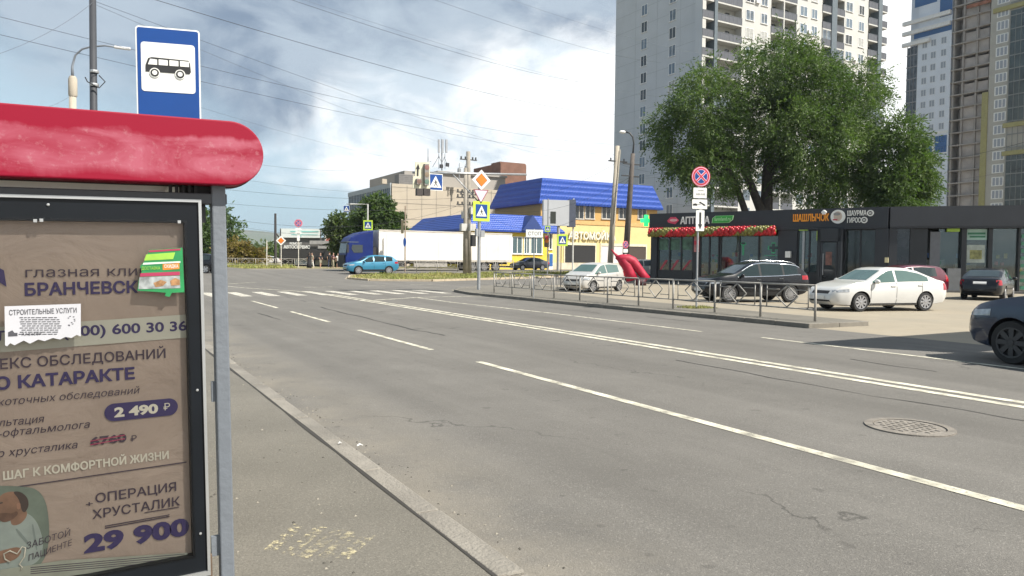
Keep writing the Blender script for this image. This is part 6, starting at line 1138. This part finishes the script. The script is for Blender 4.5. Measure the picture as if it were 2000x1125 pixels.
b = MB(); b.plate(pl, -.10, .02); bevel(b.build('roof_fascia', RED, t), .006); b = MB(); zc_ = (zb+zt)/2; b.plate([(x+(.004 if x > 0 else 0), zc_+(z-zc_)*1.03) for x, z in pl], .0201, .05)
b.plate([(x+(.006 if x > 0 else 0), zc_+(z-zc_)*1.045) for x, z in pl], -.085, .0, 1) if False else None
b.build('fascia_back', M('edge_dark', (.05, .02, .025), .6), t)
DKG = M('shelter_dark_grey', (.055, .058, .064), .5, var=.12, scale=4)
b = MB(); b.box(-2.0, .06, zb+.09, xr-rad*.6, 3.4, zb+.115); b.build('roof', M('roof_sheet', (.42, .41, .37), .5, var=.08), t)
z1 = SH_(200, 372)[1]; z0 = SH_(200, 394)[1]; x1 = SH_(441, 380)[0]; b = MB(); b.box(-1.9, -.03, z0, x1, .05, z1); bevel(b.build('beam', DKG, t), .004)
b = MB(); xa_ = SH_(322, 365)[0]; xs0, xs1 = SH_(352, 365)[0], SH_(412, 365)[0]; b.box(xs0, .0, z1+.002, xs1, .05, zb+.06)
for i in range(5): xx = xs0-.045+i*(xs1-xs0)/5; b.box(xx, -.02, z1+.001, xx+.012, -.001, zb+.05)
b.build('vent_slot', BLACK, t)
b = MB(); b.add([(-2.0, .03, z1+.003), (xa_, .03, z1+.003), (SH_(338, 356)[0], .03, zb+.02), (-2.0, .03, zb+.02)], [(0, 1, 2, 3)]); b.add([(-2.0, .045, z1+.003), (xa_, .045, z1+.003), (SH_(338, 356)[0], .045, zb+.02), (-2.0, .045, zb+.02)], [(3, 2, 1, 0)]); b.build('soffit_panel', M('soffit_pale', (.80, .77, .68), .6), t)
xa_, xb_ = SH_(419, 700)[0], SH_(446, 700)[0]
for nm, y0 in (('post', -.035), ('post', 3.2)): b = MB(); b.box(xa_, y0, -.05, xb_, y0+.065, zb+.08); bevel(b.build(nm, GREYP, t), .006)
b = MB(); b.box(-1.85, 3.2, -.05, -1.78, 3.27, zb+.08); b.build('post', GREYP, t); b = MB(); b.box(-1.85, -.03, -.05, -1.78, .04, zb+.08); b.build('post', GREYP, t)
b = MB(); b.box(-1.78, 3.22, .25, xa_, 3.235, 1.75); b.build('rear_pane', M('rear_glass', (.09, .11, .11), .1), t)
for py0, py1 in ((440, 472), (745, 784), (1047, 1085)): b = MB(); xl = SH_(412, py0)[0]; b.box(xl, -.012, SH_(415, py1)[1], xa_+.004, -.004+.012, SH_(415, py0)[1]); b.build('bracket', GREYP, t)
# light box
fx0 = -1.62; fx1 = SH_(398, 700)[0]; fz0 = SH_(398, 1108)[1]; fz1 = SH_(388, 397)[1]
LBX = M('lightbox_black', (.007, .009, .012), .35, var=.2, scale=3, spec=.25)
px1 = SH_(366, 750)[0]; pz1 = SH_(200, 433)[1]; pz0 = SH_(372, 1080)[1]; px0 = fx0+.09
b = MB(); b.box(fx0, -.04, fz0, px0, .12, fz1); b.box(px1, -.04, fz0, fx1-.012, .12, fz1); b.box(px0, -.04, pz1, px1, .12, fz1); b.box(px0, -.04, fz0, px1, .12, pz0); b.box(px0, .03, pz0, px1, .12, pz1); b.build('lightbox_frame', LBX, t)
TRIM = M('alu_trim', (.50, .51, .51), .35, .7); b = MB(); b.box(fx1-.0118, -.05, fz0, fx1, .125, fz1+.012); b.box(fx0, -.05, fz1+.0005, fx1-.012, .125, fz1+.012); b.box(fx0, -.05, fz0-.02, fx1, .125, fz0-.0005); b.build('lightbox_trim', TRIM, t)
b = MB(); xl = SH_(397, 420)[0]; b.box(fx1+.001, .02, SH_(400, 434)[1], SH_(403, 420)[0], .10, fz1-.002); b.build('cable_box', DKG, t)
b = MB(); xc = SH_(407, 1100)[0]; b.box(xc-.008, -.03, -.02, xc+.012, .0, SH_(407, 1080)[1]); b.build('foot_bar', M('rusty_bar', (.11, .075, .05), .8, var=.3, scale=12), t); b = MB(); b.box(fx0, -.02, -.02, fx1-.1, .1, fz0-.025); b.build('lightbox_foot', LBX, t)
def papermat():
    q = NB('brown_poster_paper'); v = q.coords(); c = q.mix(q.mr(q.noise(v, 3, 5), .3, .7), (.325, .252, .20), (.40, .315, .25)); q.l(c, q.b.inputs['Base Color']); q.b.inputs['Roughness'].default_value = .7
    n = q.noise(v, 3.2, 5, .5, 1.6); bp = q.n('ShaderNodeBump'); bp.inputs['Strength'].default_value = .38; bp.inputs['Distance'].default_value = .045; q.l(n, bp.inputs['Height']); q.l(bp.outputs[0], q.b.inputs['Normal']); return q.m
PAP = papermat(); PYP = -.0
pg = MB(); NX, NZ = 40, 50
rows = [[(px0+.001+(px1-px0-.002)*i/NX, PYP-.0012*(1+math.sin(i*.7+k*.23)*math.sin(k*.31+i*.11)), pz0+.001+(pz1-pz0-.002)*k/NZ) for i in range(NX+1)] for k in range(NZ+1)]
pg.grid(rows); poster = pg.build('poster', PAP, t, True)
PUR = M('print_purple', (.040, .028, .105), .6, var=.08); PLUM = M('print_plum', (.062, .042, .060), .6, var=.1); CREAMP = M('print_cream', (.62, .58, .47), .6, var=.06); BAND = M('print_band', (.46, .445, .36), .65, var=.06, scale=3); CRIM = M('print_crimson', (.34, .05, .10), .6)
yt = PYP-.0045
def line(b, s, pl_, pr_, cap, mi=0, bold=0., shear=0., y=yt, slope=None):
    xa, za = SH_(*pl_); xb, zb_ = SH_(*pr_); zc = SH_(pl_[0], pl_[1]-cap)[1]; h_ = zc-za; n0 = len(b.v)
    b.text(s, xa, (za if slope else (za+zb_)/2), y, h=h_, wid=xb-xa, mi=mi, al='L', bold=bold, shear=shear, ext=.0006)
    if slope: k = (zb_-za)/(xb-xa); b.v[n0:] = [(p[0], p[1], p[2]+k*(p[0]-xa)) for p in b.v[n0:]]
b = MB()
line(b, 'глазная клин', (50, 541), (289, 538), 20, 1, .0); line(b, 'БРАНЧЕВСК', (50, 576), (268, 572), 24, 0, .03)
line(b, 'ЕКС ОБСЛЕДОВАНИЙ', (1, 721), (323, 698), 20, 1, .012); line(b, 'О КАТАРАКТЕ', (-8, 762), (262, 738), 24, 0, .035)
line(b, 'коточных обследований', (-4, 791), (273, 769), 15, 1, -.002, .2); line(b, 'льтация', (-3, 833), (87, 824), 15, 1, 0, .2); line(b, '-офтальмолога', (-3, 852), (176, 836), 15, 1, 0, .2); line(b, 'о хрусталика', (-4, 891), (152, 876), 15, 1, 0, .2)
line(b, '6760', (178, 868), (246, 863), 16, 1, .035); line(b, '₽', (255, 862), (267, 861), 12, 1, 0)
line(b, 'ОПЕРАЦИЯ', (187, 978), (344, 961), 18, 1, .012); line(b, 'ХРУСТАЛИК', (181, 1012), (351, 987), 18, 1, .012); line(b, '+', (168, 990), (181, 988), 11, 1, .01); line(b, '29 900', (168, 1074), (366, 1046), 34, 0, .05)
line(b, 'ЗАБОТОЙ', (52, 1071), (138, 1044), 13, 1, 0, .1, slope=1, y=yt-.0045); line(b, 'ПАЦИЕНТЕ', (56, 1094), (141, 1063), 12, 1, 0, .1, slope=1, y=yt-.0045)
def pq(b, pts, mi, y=yt): b.plate([SH_(*p) for p in pts], y-.0006, y, mi)
pq(b, [(-6, 521), (8, 528), (13, 560), (-6, 548)], 0); pq(b, [(-300, 998), (364, 901), (364, 903), (-300, 1000)], 1); pq(b, [(205, 1026), (331, 1004), (331, 1005.5), (205, 1028)], 1); pq(b, [(205, 1030), (331, 1007.5), (331, 1009), (205, 1032)], 1)
for i in range(5): pq(b, [(282+i*.0, 1000-i*.0), (350, 989), (350, 990.5), (282, 1001.5)], 1) if i == 0 else None
b.build('lettering', [PUR, PLUM], poster)
b = MB(); pq(b, [(-250, 655), (366, 614), (366, 659), (-250, 708)], 0); line(b, '00) 600 30 36', (158, 655), (364, 645), 20, 1, .025, y=yt-.0012); line(b, '8 (9', (92, 660), (152, 656), 20, 1, .025, y=yt-.0012); line(b, 'Л.Р', (-4, 667), (40, 664), 20, 1, .025, y=yt-.0012); b.build('phone_band', [BAND, PUR], poster)
b = MB(); line(b, 'ШАГ К КОМФОРТНОЙ ЖИЗНИ', (7, 934), (329, 897), 16, 0, .03); b.build('slogan', CREAMP, poster)
b = MB(); (xa, za), (xb, zb_) = SH_(204, 813), SH_(347, 787); cxp = (xa+xb)/2; czp = (za+zb_)/2; hh = (SH_(275, 783)[1]-SH_(275, 820)[1])*.46; b.plate(rrect(cxp, czp, xb-xa, hh*2, hh*.99, 8), yt-.0006, yt, 0); line(b, '2 490', (225, 815), (307, 804), 18, 1, .045, y=yt-.0012); line(b, '₽', (319, 801), (332, 800), 14, 1, .0, y=yt-.0012); b.build('price_pill', [PUR, CREAMP], poster)
b = MB(); 
for k in range(2): pq(b, [(176, 860+k*7), (244, 848+k*7), (244, 850+k*7), (176, 862+k*7)], 0, yt-.002)
b.build('strike_mark', CRIM, poster)
# printed photograph of a man in a pale coat
def soft(p, n=3):
    for _ in range(n): p = [q for k in range(len(p)) for q in ((p[k][0]*.75+p[(k+1) % len(p)][0]*.25, p[k][1]*.75+p[(k+1) % len(p)][1]*.25), (p[k][0]*.25+p[(k+1) % len(p)][0]*.75, p[k][1]*.25+p[(k+1) % len(p)][1]*.75))]
    return p
b = MB(); pq(b, soft([(-200, 955), (50, 945), (88, 965), (98, 1030), (92, 1085), (70, 1112), (-200, 1140)]), 0, yt-.0002)
pq(b, soft([(-60, 1030), (-10, 1022), (16, 1014), (44, 1000), (60, 1004), (76, 1024), (86, 1062), (78, 1098), (30, 1112), (-60, 1125)]), 1, yt-.001)
pq(b, soft([(22, 1000), (46, 988), (56, 1004), (40, 1024), (20, 1026)]), 2, yt-.0014)
pq(b, soft([(-6, 976), (6, 962), (28, 958), (46, 966), (52, 984), (44, 1002), (26, 1014), (6, 1018), (-4, 1008), (-5, 1000), (-11, 994), (-5, 986)]), 2, yt-.0018)
pq(b, soft([(24, 959), (40, 959), (54, 970), (57, 986), (50, 1000), (43, 998), (40, 984), (36, 972)]), 3, yt-.0024); pq(b, soft([(-3, 1002), (8, 1000), (24, 1002), (34, 996), (36, 1004), (22, 1016), (6, 1020), (-3, 1012)], 2), 4, yt-.0024)
pq(b, soft([(32, 982), (40, 980), (41, 992), (34, 995)], 2), 5, yt-.003); pq(b, soft([(-3, 981), (6, 979), (6, 982), (-3, 984)], 1), 3, yt-.003)
pq(b, soft([(-30, 1084), (10, 1072), (36, 1066), (44, 1074), (34, 1090), (10, 1098), (-30, 1104)]), 2, yt-.0034); pq(b, soft([(30, 1034), (34, 1030), (60, 1062), (58, 1068)], 1), 6, yt-.0024); pq(b, soft([(62, 1022), (66, 1024), (74, 1072), (70, 1074)], 1), 6, yt-.0024)
b.build('printed_photo', [M('photo_teal', (.165, .20, .155), .6, var=.25, scale=6), M('photo_coat', (.30, .34, .30), .6, var=.12, scale=12), M('photo_skin', (.26, .145, .09), .6, var=.25, scale=14), M('photo_hair', (.06, .04, .032), .6), M('photo_beard', (.13, .07, .045), .6, var=.3, scale=30), M('photo_ear', (.30, .16, .10), .6), M('photo_fold', (.21, .245, .22), .6)], poster)
b = MB(); hp = [(20, 1096), (10, 1090), (8, 1080), (20, 1074), (34, 1080), (44, 1066), (50, 1068), (48, 1085), (38, 1100), (44, 1106), (40, 1112)]; b.tube([(SH_(*p)[0], yt-.006, SH_(*p)[1]) for p in hp], .0028, 6); b.build('heart_mark', CREAMP, poster, True)
b = MB(); pq(b, [(-250, 1180), (366, 1090), (366, 1078), (120, 1093), (-250, 1150)], 0, yt-.0042)
for k in range(4): pq(b, [(60, 1112-k*4+6), (360, 1092-k*4), (360, 1093-k*4), (60, 1113.4-k*4+6)], 1, yt-.005)
b.build('small_print', [M('print_palegreen', (.32, .33, .26), .65, var=.15, scale=9), PLUM], poster)
# glass pane in front
q = NB('poster_glass'); tr = q.n('ShaderNodeBsdfTransparent'); gl = q.n('ShaderNodeBsdfGlossy'); gl.inputs['Roughness'].default_value = .05; fr = q.n('ShaderNodeFresnel'); fr.inputs[0].default_value = 1.35; ms = q.n('ShaderNodeMixShader'); q.l(q.mul(fr.outputs[0], .8), ms.inputs[0]); q.l(tr.outputs[0], ms.inputs[1]); q.l(gl.outputs[0], ms.inputs[2]); q.l(ms.outputs[0], q.t.nodes['Material Output'].inputs[0])
b = MB(); b.add([(px0-.01, -.0405, pz0-.01), (px1+.01, -.0405, pz0-.01), (px1+.01, -.0405, pz1+.01), (px0-.01, -.0405, pz1+.01)], [(0, 1, 2, 3)]); b.build('glass_pane', q.m, t)
b = MB()
for px, py in ((95, 401), (383, 759), (389, 1036)): x, z = SH_(px, py); b.lathe([(0, -.046), (.005, -.045), (.006, -.039)][::-1], 10, 0, c=(x, 0, z))
for px, py in ((70, 433), (82, 432), (348, 435)): x, z = SH_(px, py); b.box(x-.006, -.044, z-.004, x+.006, -.039, z+.008)
each(b, 'screw', TRIM, t)
# stickers on the pane: things of their own
def sticker(nm, lab): 
    o = thing(nm, lab, 'sticker', O_); o.rotation_euler = (0, TH, 0); return o
s1 = sticker('paper_notice', 'torn white paper notice for building work stuck on the brown poster'); ys_ = -.043
b = MB(); tp = [(158, 655), (150, 652), (140, 658), (128, 656), (118, 661), (104, 658), (88, 664), (76, 661), (60, 669), (48, 663), (30, 672), (22, 668), (16, 674), (12, 672)]; pq(b, [(11, 597), (158, 592)]+tp, 0, ys_); b.build('paper', M('paper_white', (.47, .47, .50), .7, var=.04), s1)
b = MB(); line(b, 'СТРОИТЕЛЬНЫЕ УСЛУГИ', (20, 613), (150, 610), 10, 0, .012, y=ys_-.0012)
rr_ = random.Random(4)
for k in range(9):
    xs_ = 38+rr_.uniform(0, 8); xe = 108+rr_.uniform(0, 18)
    while xs_ < xe: w_ = rr_.uniform(4, 11); pq(b, [(xs_, 618+k*4), (xs_+w_, 617.8+k*4), (xs_+w_, 619.2+k*4), (xs_, 619.4+k*4)], 0, ys_-.0012); xs_ += w_+2
line(b, 'Алексей', (44, 654), (82, 652), 6, 0, 0, y=ys_-.0012); pq(b, [(18, 655), (36, 654), (36, 648), (30, 648), (26, 643), (18, 647)], 0, ys_-.0012)
for k in range(9): a = k*.7; x, z = 138+6*math.cos(a*1.7), 625+9*math.sin(a); pq(b, [(x, z), (x+4, z-1), (x+3, z+1.2)], 0, ys_-.0012)
b.build('print', M('print_grey', (.06, .06, .07), .7), s1)
s2 = sticker('torn_flyer', 'torn green takeaway flyer stuck over the clinic name on the poster')
b = MB(); pq(b, [(290, 488), (354, 484), (358, 570), (334, 571), (329, 579), (320, 577), (322, 571), (300, 569), (267, 567), (270, 545), (276, 528), (272, 520), (284, 506)], 0, ys_); pq(b, [(290, 489), (350, 485.5), (350, 489), (289, 493)], 1, ys_-.0012); pq(b, [(284, 497), (340, 493), (336, 506), (280, 509)], 2, ys_-.0012); pq(b, [(279, 513), (350, 510), (350, 513), (277, 517)], 3, ys_-.0012); pq(b, [(316, 516), (348, 514), (348, 525), (316, 527)], 4, ys_-.0012); pq(b, [(273, 533), (349, 530), (349, 537), (272, 540)], 1, ys_-.0012); pq(b, [(271, 541), (349, 538), (350, 562), (269, 564)], 5, ys_-.0012); pq(b, [(298, 552), (312, 546), (324, 550), (316, 558), (302, 560)], 6, ys_-.002); pq(b, [(330, 548), (340, 542), (349, 546), (349, 556), (332, 557)], 6, ys_-.002)
line(b, 'ДОСТАВКА', (275, 527), (311, 525.5), 6, 2, .01, y=ys_-.0022); line(b, 'СКИДКА', (319, 523), (346, 522), 6, 3, .02, y=ys_-.0022)
b.build('print', [M('flyer_green', (.02, .22, .07), .35, var=.2, scale=8), M('flyer_crimson', (.33, .03, .08), .4), M('flyer_lime', (.26, .48, .06), .4, var=.2, scale=9), M('flyer_white', (.55, .60, .55), .4), M('flyer_orange', (.62, .20, .03), .4), M('flyer_photo', (.27, .29, .29), .4, var=.5, scale=30), M('flyer_food', (.30, .16, .07), .4, var=.5, scale=40)], s2)
# ---------------- people by the kerb across the junction ----------------
SKIN = M('skin', (.42, .25, .18), .55, var=.05)
def skin_mesh(V, E, Rd, name, mat, parent, extra=None, sub=1):
    me = bpy.data.meshes.new(name); me.from_pydata(V, E, []); o = bpy.data.objects.new(name, me); COL.objects.link(o)
    o.modifiers.new('s', 'SKIN').use_smooth_shade = True; o.modifiers.new('u', 'SUBSURF').levels = sub; o.modifiers['u'].render_levels = sub
    if not me.skin_vertices: bm = bmesh.new(); bm.from_mesh(me); bm.verts.layers.skin.verify(); bm.to_mesh(me); bm.free()
    for i, r in enumerate(Rd): me.skin_vertices[0].data[i].radius = (r, r) if not isinstance(r, tuple) else r; me.skin_vertices[0].data[i].use_root = i == 0
    bpy.context.view_layer.update(); m2 = bpy.data.meshes.new_from_object(o.evaluated_get(bpy.context.evaluated_depsgraph_get())); m2.name = name
    bpy.data.objects.remove(o)
    b = MB(); b.add([v.co[:] for v in m2.vertices], [tuple(p.vertices) for p in m2.polygons]); bpy.data.meshes.remove(m2)
    if extra: extra(b)
    return b.build(name, mat, parent, True)
def person(label, loc, rz, h=1.72, top=None, bottom=None, kind='trousers', hair=(.04, .03, .025), long_hair=False, arm=0., stride=.12, pose='stand'):
    k = h/1.75; t = thing('person', label, 'person', loc, rz, 'people waiting at the far kerb')
    hipL, hipR = (.09, 0, .93), (-.09, 0, .93); P = [(0, 0, .95), (0, .0, 1.12), (0, .0, 1.36), (0, .0, 1.47), (0, -.01, 1.56), (0, -.02, 1.66), (0, -.01, 1.74)]; Rr = [(.15, .11), (.135, .095), (.15, .10), (.06, .06), (.068, .078), (.082, .095), (.05, .06)]; E = [(i, i+1) for i in range(6)]
    def add(p, r, par): P.append(p); Rr.append(r); E.append((par, len(P)-1)); return len(P)-1
    legs = []; hands = []
    for sg in (1, -1):
        y = sg*stride; a = add((sg*.10, 0, .88), .088, 0); c = add((sg*.11, y*.5-.02, .50), .058, a); d = add((sg*.11, y+.03, .09), .04, c); add((sg*.12, y-.12, .035), .035, d); legs.append(((sg*.10, 0, .88), (sg*.11, y*.5-.02, .50), (sg*.11, y+.03, .09)))
        s_ = add((sg*.17, 0, 1.40), .055, 2); e_ = add((sg*(.23), .03-arm*.1, 1.13), .042, s_); w_ = add((sg*(.23-arm*.1), -.05-arm*.22, .90+arm*.24), .028, e_); hd = add((sg*(.23-arm*.1), -.08-arm*.24, .83+arm*.26), .032, w_); hands.append((P[hd], sg))
    def fingers(b):
        for (x, y, z), sg in hands:
            for i in range(4): dx = (i-1.5)*.018; b.tube([(x+dx*.3, y+dx, z-.015), (x+dx*.3, y+dx-.01, z-.05), (x+dx*.3-sg*.012, y+dx-.025, z-.082+.008*abs(i-1.3))], [.0095, .009, .006], 5)
            b.tube([(x, y-.025, z+.01), (x-sg*.02, y-.055, z-.015), (x-sg*.02, y-.06, z-.04)], [.01, .0095, .007], 5)
        for sg in (1, -1): b.ell((sg*.082, -.01, 1.645), (.012, .02, .03), 0, 6); 
        b.ell((0, -.115, 1.645), (.014, .02, .022), 0, 6)
    body = skin_mesh(P, E, Rr, 'body', SKIN, t, fingers); V = P
    hb = MB(); hb.ell((0, .028, 1.722), (.088, .098, .072), 0, 12)
    if long_hair: hb.ell((0, .06, 1.58), (.085, .06, .17), 0, 10)
    hb.build('hair', M('hair_%02d' % int(hair[0]*100), hair, .7), t, True)
    eb = MB(); [eb.ell((sg*.032, -.103, 1.672), (.011, .008, .007), 0, 6) for sg in (1, -1)]; eb.box(-.026, -.108, 1.598, .026, -.095, 1.606); eb.build('eyes_and_mouth', M('face_dark', (.05, .025, .02), .6), t)
    if top:
        P2 = [(0, 0, .80), (0, 0, 1.12), (0, 0, 1.36), (0, 0, 1.455)]; R2 = [(.178, .140), (.160, .118), (.168, .118), (.085, .08)]; E2 = [(0, 1), (1, 2), (2, 3)]
        for sg in (1, -1): P2.append((sg*.18, 0, 1.40)); R2.append(.07); E2.append((2, len(P2)-1)); P2.append((sg*.215, .02-arm*.07, 1.22)); R2.append(.062); E2.append((len(P2)-2, len(P2)-1))
        skin_mesh(P2, E2, R2, 'shirt', top, t)
    if kind == 'skirt': b = MB(); b.lathe([(.15, 1.06), (.19, .9), (.24, .5), (.30, .08), (.28, .075)][::-1], 20, 0, 'z'); b.build('skirt', bottom, t, True)
    else:
        P2 = [(0, 0, 1.06), (0, 0, .90)]; R2 = [(.162, .122), (.15, .12)]; E2 = [(0, 1)]
        for a, c, d in legs:
            P2.append((a[0], a[1], .80)); R2.append(.10); E2.append((1, len(P2)-1)); z = .10 if kind == 'trousers' else .48; f_ = 1 if kind == 'trousers' else .0
            P2.append(c); R2.append(.08); E2.append((len(P2)-2, len(P2)-1))
            if f_: P2.append((d[0], d[1], .10)); R2.append(.066); E2.append((len(P2)-2, len(P2)-1))
        skin_mesh(P2, E2, R2, 'trousers' if kind == 'trousers' else 'shorts', bottom, t)
    b = MB(); [b.ell((V_[0], V_[1]-.06, .03), (.05, .13, .045), 0, 10) for V_ in (legs[0][2], legs[1][2])]; b.build('shoes', M('shoe_pale', (.35, .33, .30), .7), t, True)
    t.scale = (k, k, k); return t
CB = M('cloth_black', (.02, .02, .023), .9); CW = M('cloth_white', (.62, .60, .56), .9); CT = M('cloth_tan', (.30, .27, .20), .9); CM = M('cloth_mauve', (.12, .06, .07), .9); CN = M('cloth_navy', (.03, .035, .06), .9)
pd = 80
for px, rz, kw in ((604, 2.6, dict(label='person in long black skirt and black top at the far kerb', top=CB, bottom=CB, kind='skirt', long_hair=True, h=1.72)), (609.5, -1.2, dict(label='person in pale top and white trousers beside the long black skirt', top=CT, bottom=CW, h=1.68)), (626, .4, dict(label='person in black top and tan shorts standing apart in the middle', top=CB, bottom=CT, kind='shorts', h=1.70, arm=.6)), (643.5, 2.9, dict(label='tall person in black shirt and dark trousers among the waiting people', top=CB, bottom=CN, h=1.84)), (651, .9, dict(label='person in mauve top with raised forearms and pale trousers', top=CM, bottom=CT, h=1.74, arm=1.3)), (660, -.3, dict(label='person in white t-shirt and black shorts nearest the blue lorry', top=CW, bottom=CB, kind='shorts', h=1.66))):
    d_ = pd if px < 620 else pd+3; person(loc=tuple(foot(px, d_)), rz=rz, **kw)
# ---------------- overhead wires ----------------
WIRE = M('wire_black', (.03, .033, .038), .6); WIRG = M('wire_grey', (.10, .11, .125), .6)
def wire(label, a, c, sag, r=.010, mat=WIRE, grp=None):
    A_ = D(*a); B_ = D(*c); t = tag(None, None) if False else None; b = MB(); pts = []
    for i in range(25): u = i/24; p = A_*(1-u)+B_*u; p = p-Vector((0, 0, sag*4*u*(1-u))); pts.append(p-A_)
    r *= .38; b.tube(pts, [r*(1-i/24)+r*1.5*i/24 for i in range(25)], 5, cap=False); o = b.build('overhead_wire', mat, None, True, A_); tag(o, label, 'wire', 'overhead wires above the street'); return o
for lab, a, c, sag, r in (
    ('thick wire running from the top left edge to the pale leaning pole', (180, -38, 14), (1201, 224, 58), .5, .016),
    ('wire falling from the steel pole top past the bus stop sign', (184, 2, 15.5), (1085, 308, 64), .3, .011),
    ('lower wire of the pair leaving the steel pole top', (184, 8, 15.5), (880, 282, 66), .3, .010),
    ('wire crossing behind the upper part of the bus stop sign', (-20, 28, 14), (1200, 282, 58), .5, .012),
    ('wire crossing behind the middle of the bus stop sign', (-20, 63, 14), (1200, 302, 58), .5, .012),
    ('wire entering at the top edge above the dark cloud, left of a fainter twin', (500, -24, 18), (1196, 166, 60), .5, .014),
    ('faint twin wire just right of the wire above the dark cloud', (540, -18, 20), (1300, 190, 64), .5, .009),
    ('wire from the top centre edge to the grey apartment wall', (800, -18, 24), (1290, 122, 66), .4, .012),
    ('wire from the top edge over the apartment windows', (960, -14, 28), (1400, 108, 70), .4, .010),
    ('thin wire from the red fascia end across the white cloud', (380, 206, 20), (830, 312, 70), .4, .008),
    ('wire rising from the left edge up to the steel pole', (-10, 108, 10), (182, 4, 15.5), .1, .007),
    ('slack wire from the left edge to the concrete lamp pole', (30, 215, 18), (138, 187, 24), .15, .009),
    ('short low wire just right of the red fascia end', (440, 312, 40), (720, 329, 90), .4, .016),
    ('wire under the red fascia running to the office block roof', (430, 344, 40), (800, 372, 95), .5, .016),
    ('dark double sagging wire above the office block windows', (400, 366, 36), (905, 386, 62), .35, .018),
    ('wire from the shelter post to the left crossing gantry', (400, 394, 36), (900, 402, 62), .4, .016),
    ('lowest sagging wire behind the round no stopping sign', (400, 420, 40), (905, 398, 62), 1.2, .018),
    ('wire dipping over the far treetops beside the round sign', (400, 428, 45), (905, 410, 62), 1.5, .016),
    ('bottom wire above the distant hills', (400, 440, 60), (690, 440, 90), .8, .018),
    ('wire from the power poles across the blue roof to the leaning pole', (916, 400, 64), (1204, 318, 58), 1.0, .016),
    ('second wire across the blue roof below the first', (916, 396, 64), (1232, 345, 55), 1.6, .016),
    ('third wire across the blue roof ending at the street lamp', (909, 388, 62), (1234, 346, 55), 3.2, .018),
    ('wire from the street lamp into the willow crown', (1234, 346, 55), (1345, 330, 60), .3, .020),
    ('lower wire from the leaning pole to the willow crown', (1204, 318, 58), (1330, 338, 58), .3, .016),
    ('wire from the blue roof end behind the tow-away plates', (1234, 372, 55), (1430, 398, 60), .6, .014),
    ('dark wire crossing the blue tower and the unfinished tower', (1700, 320, 62), (2020, 272, 40), .5, .018),
    ('thin lower wire crossing the unfinished tower', (1800, 352, 62), (2020, 322, 40), .3, .012)):
    wire(lab, a, c, sag, r, WIRG if r < .011 else WIRE)
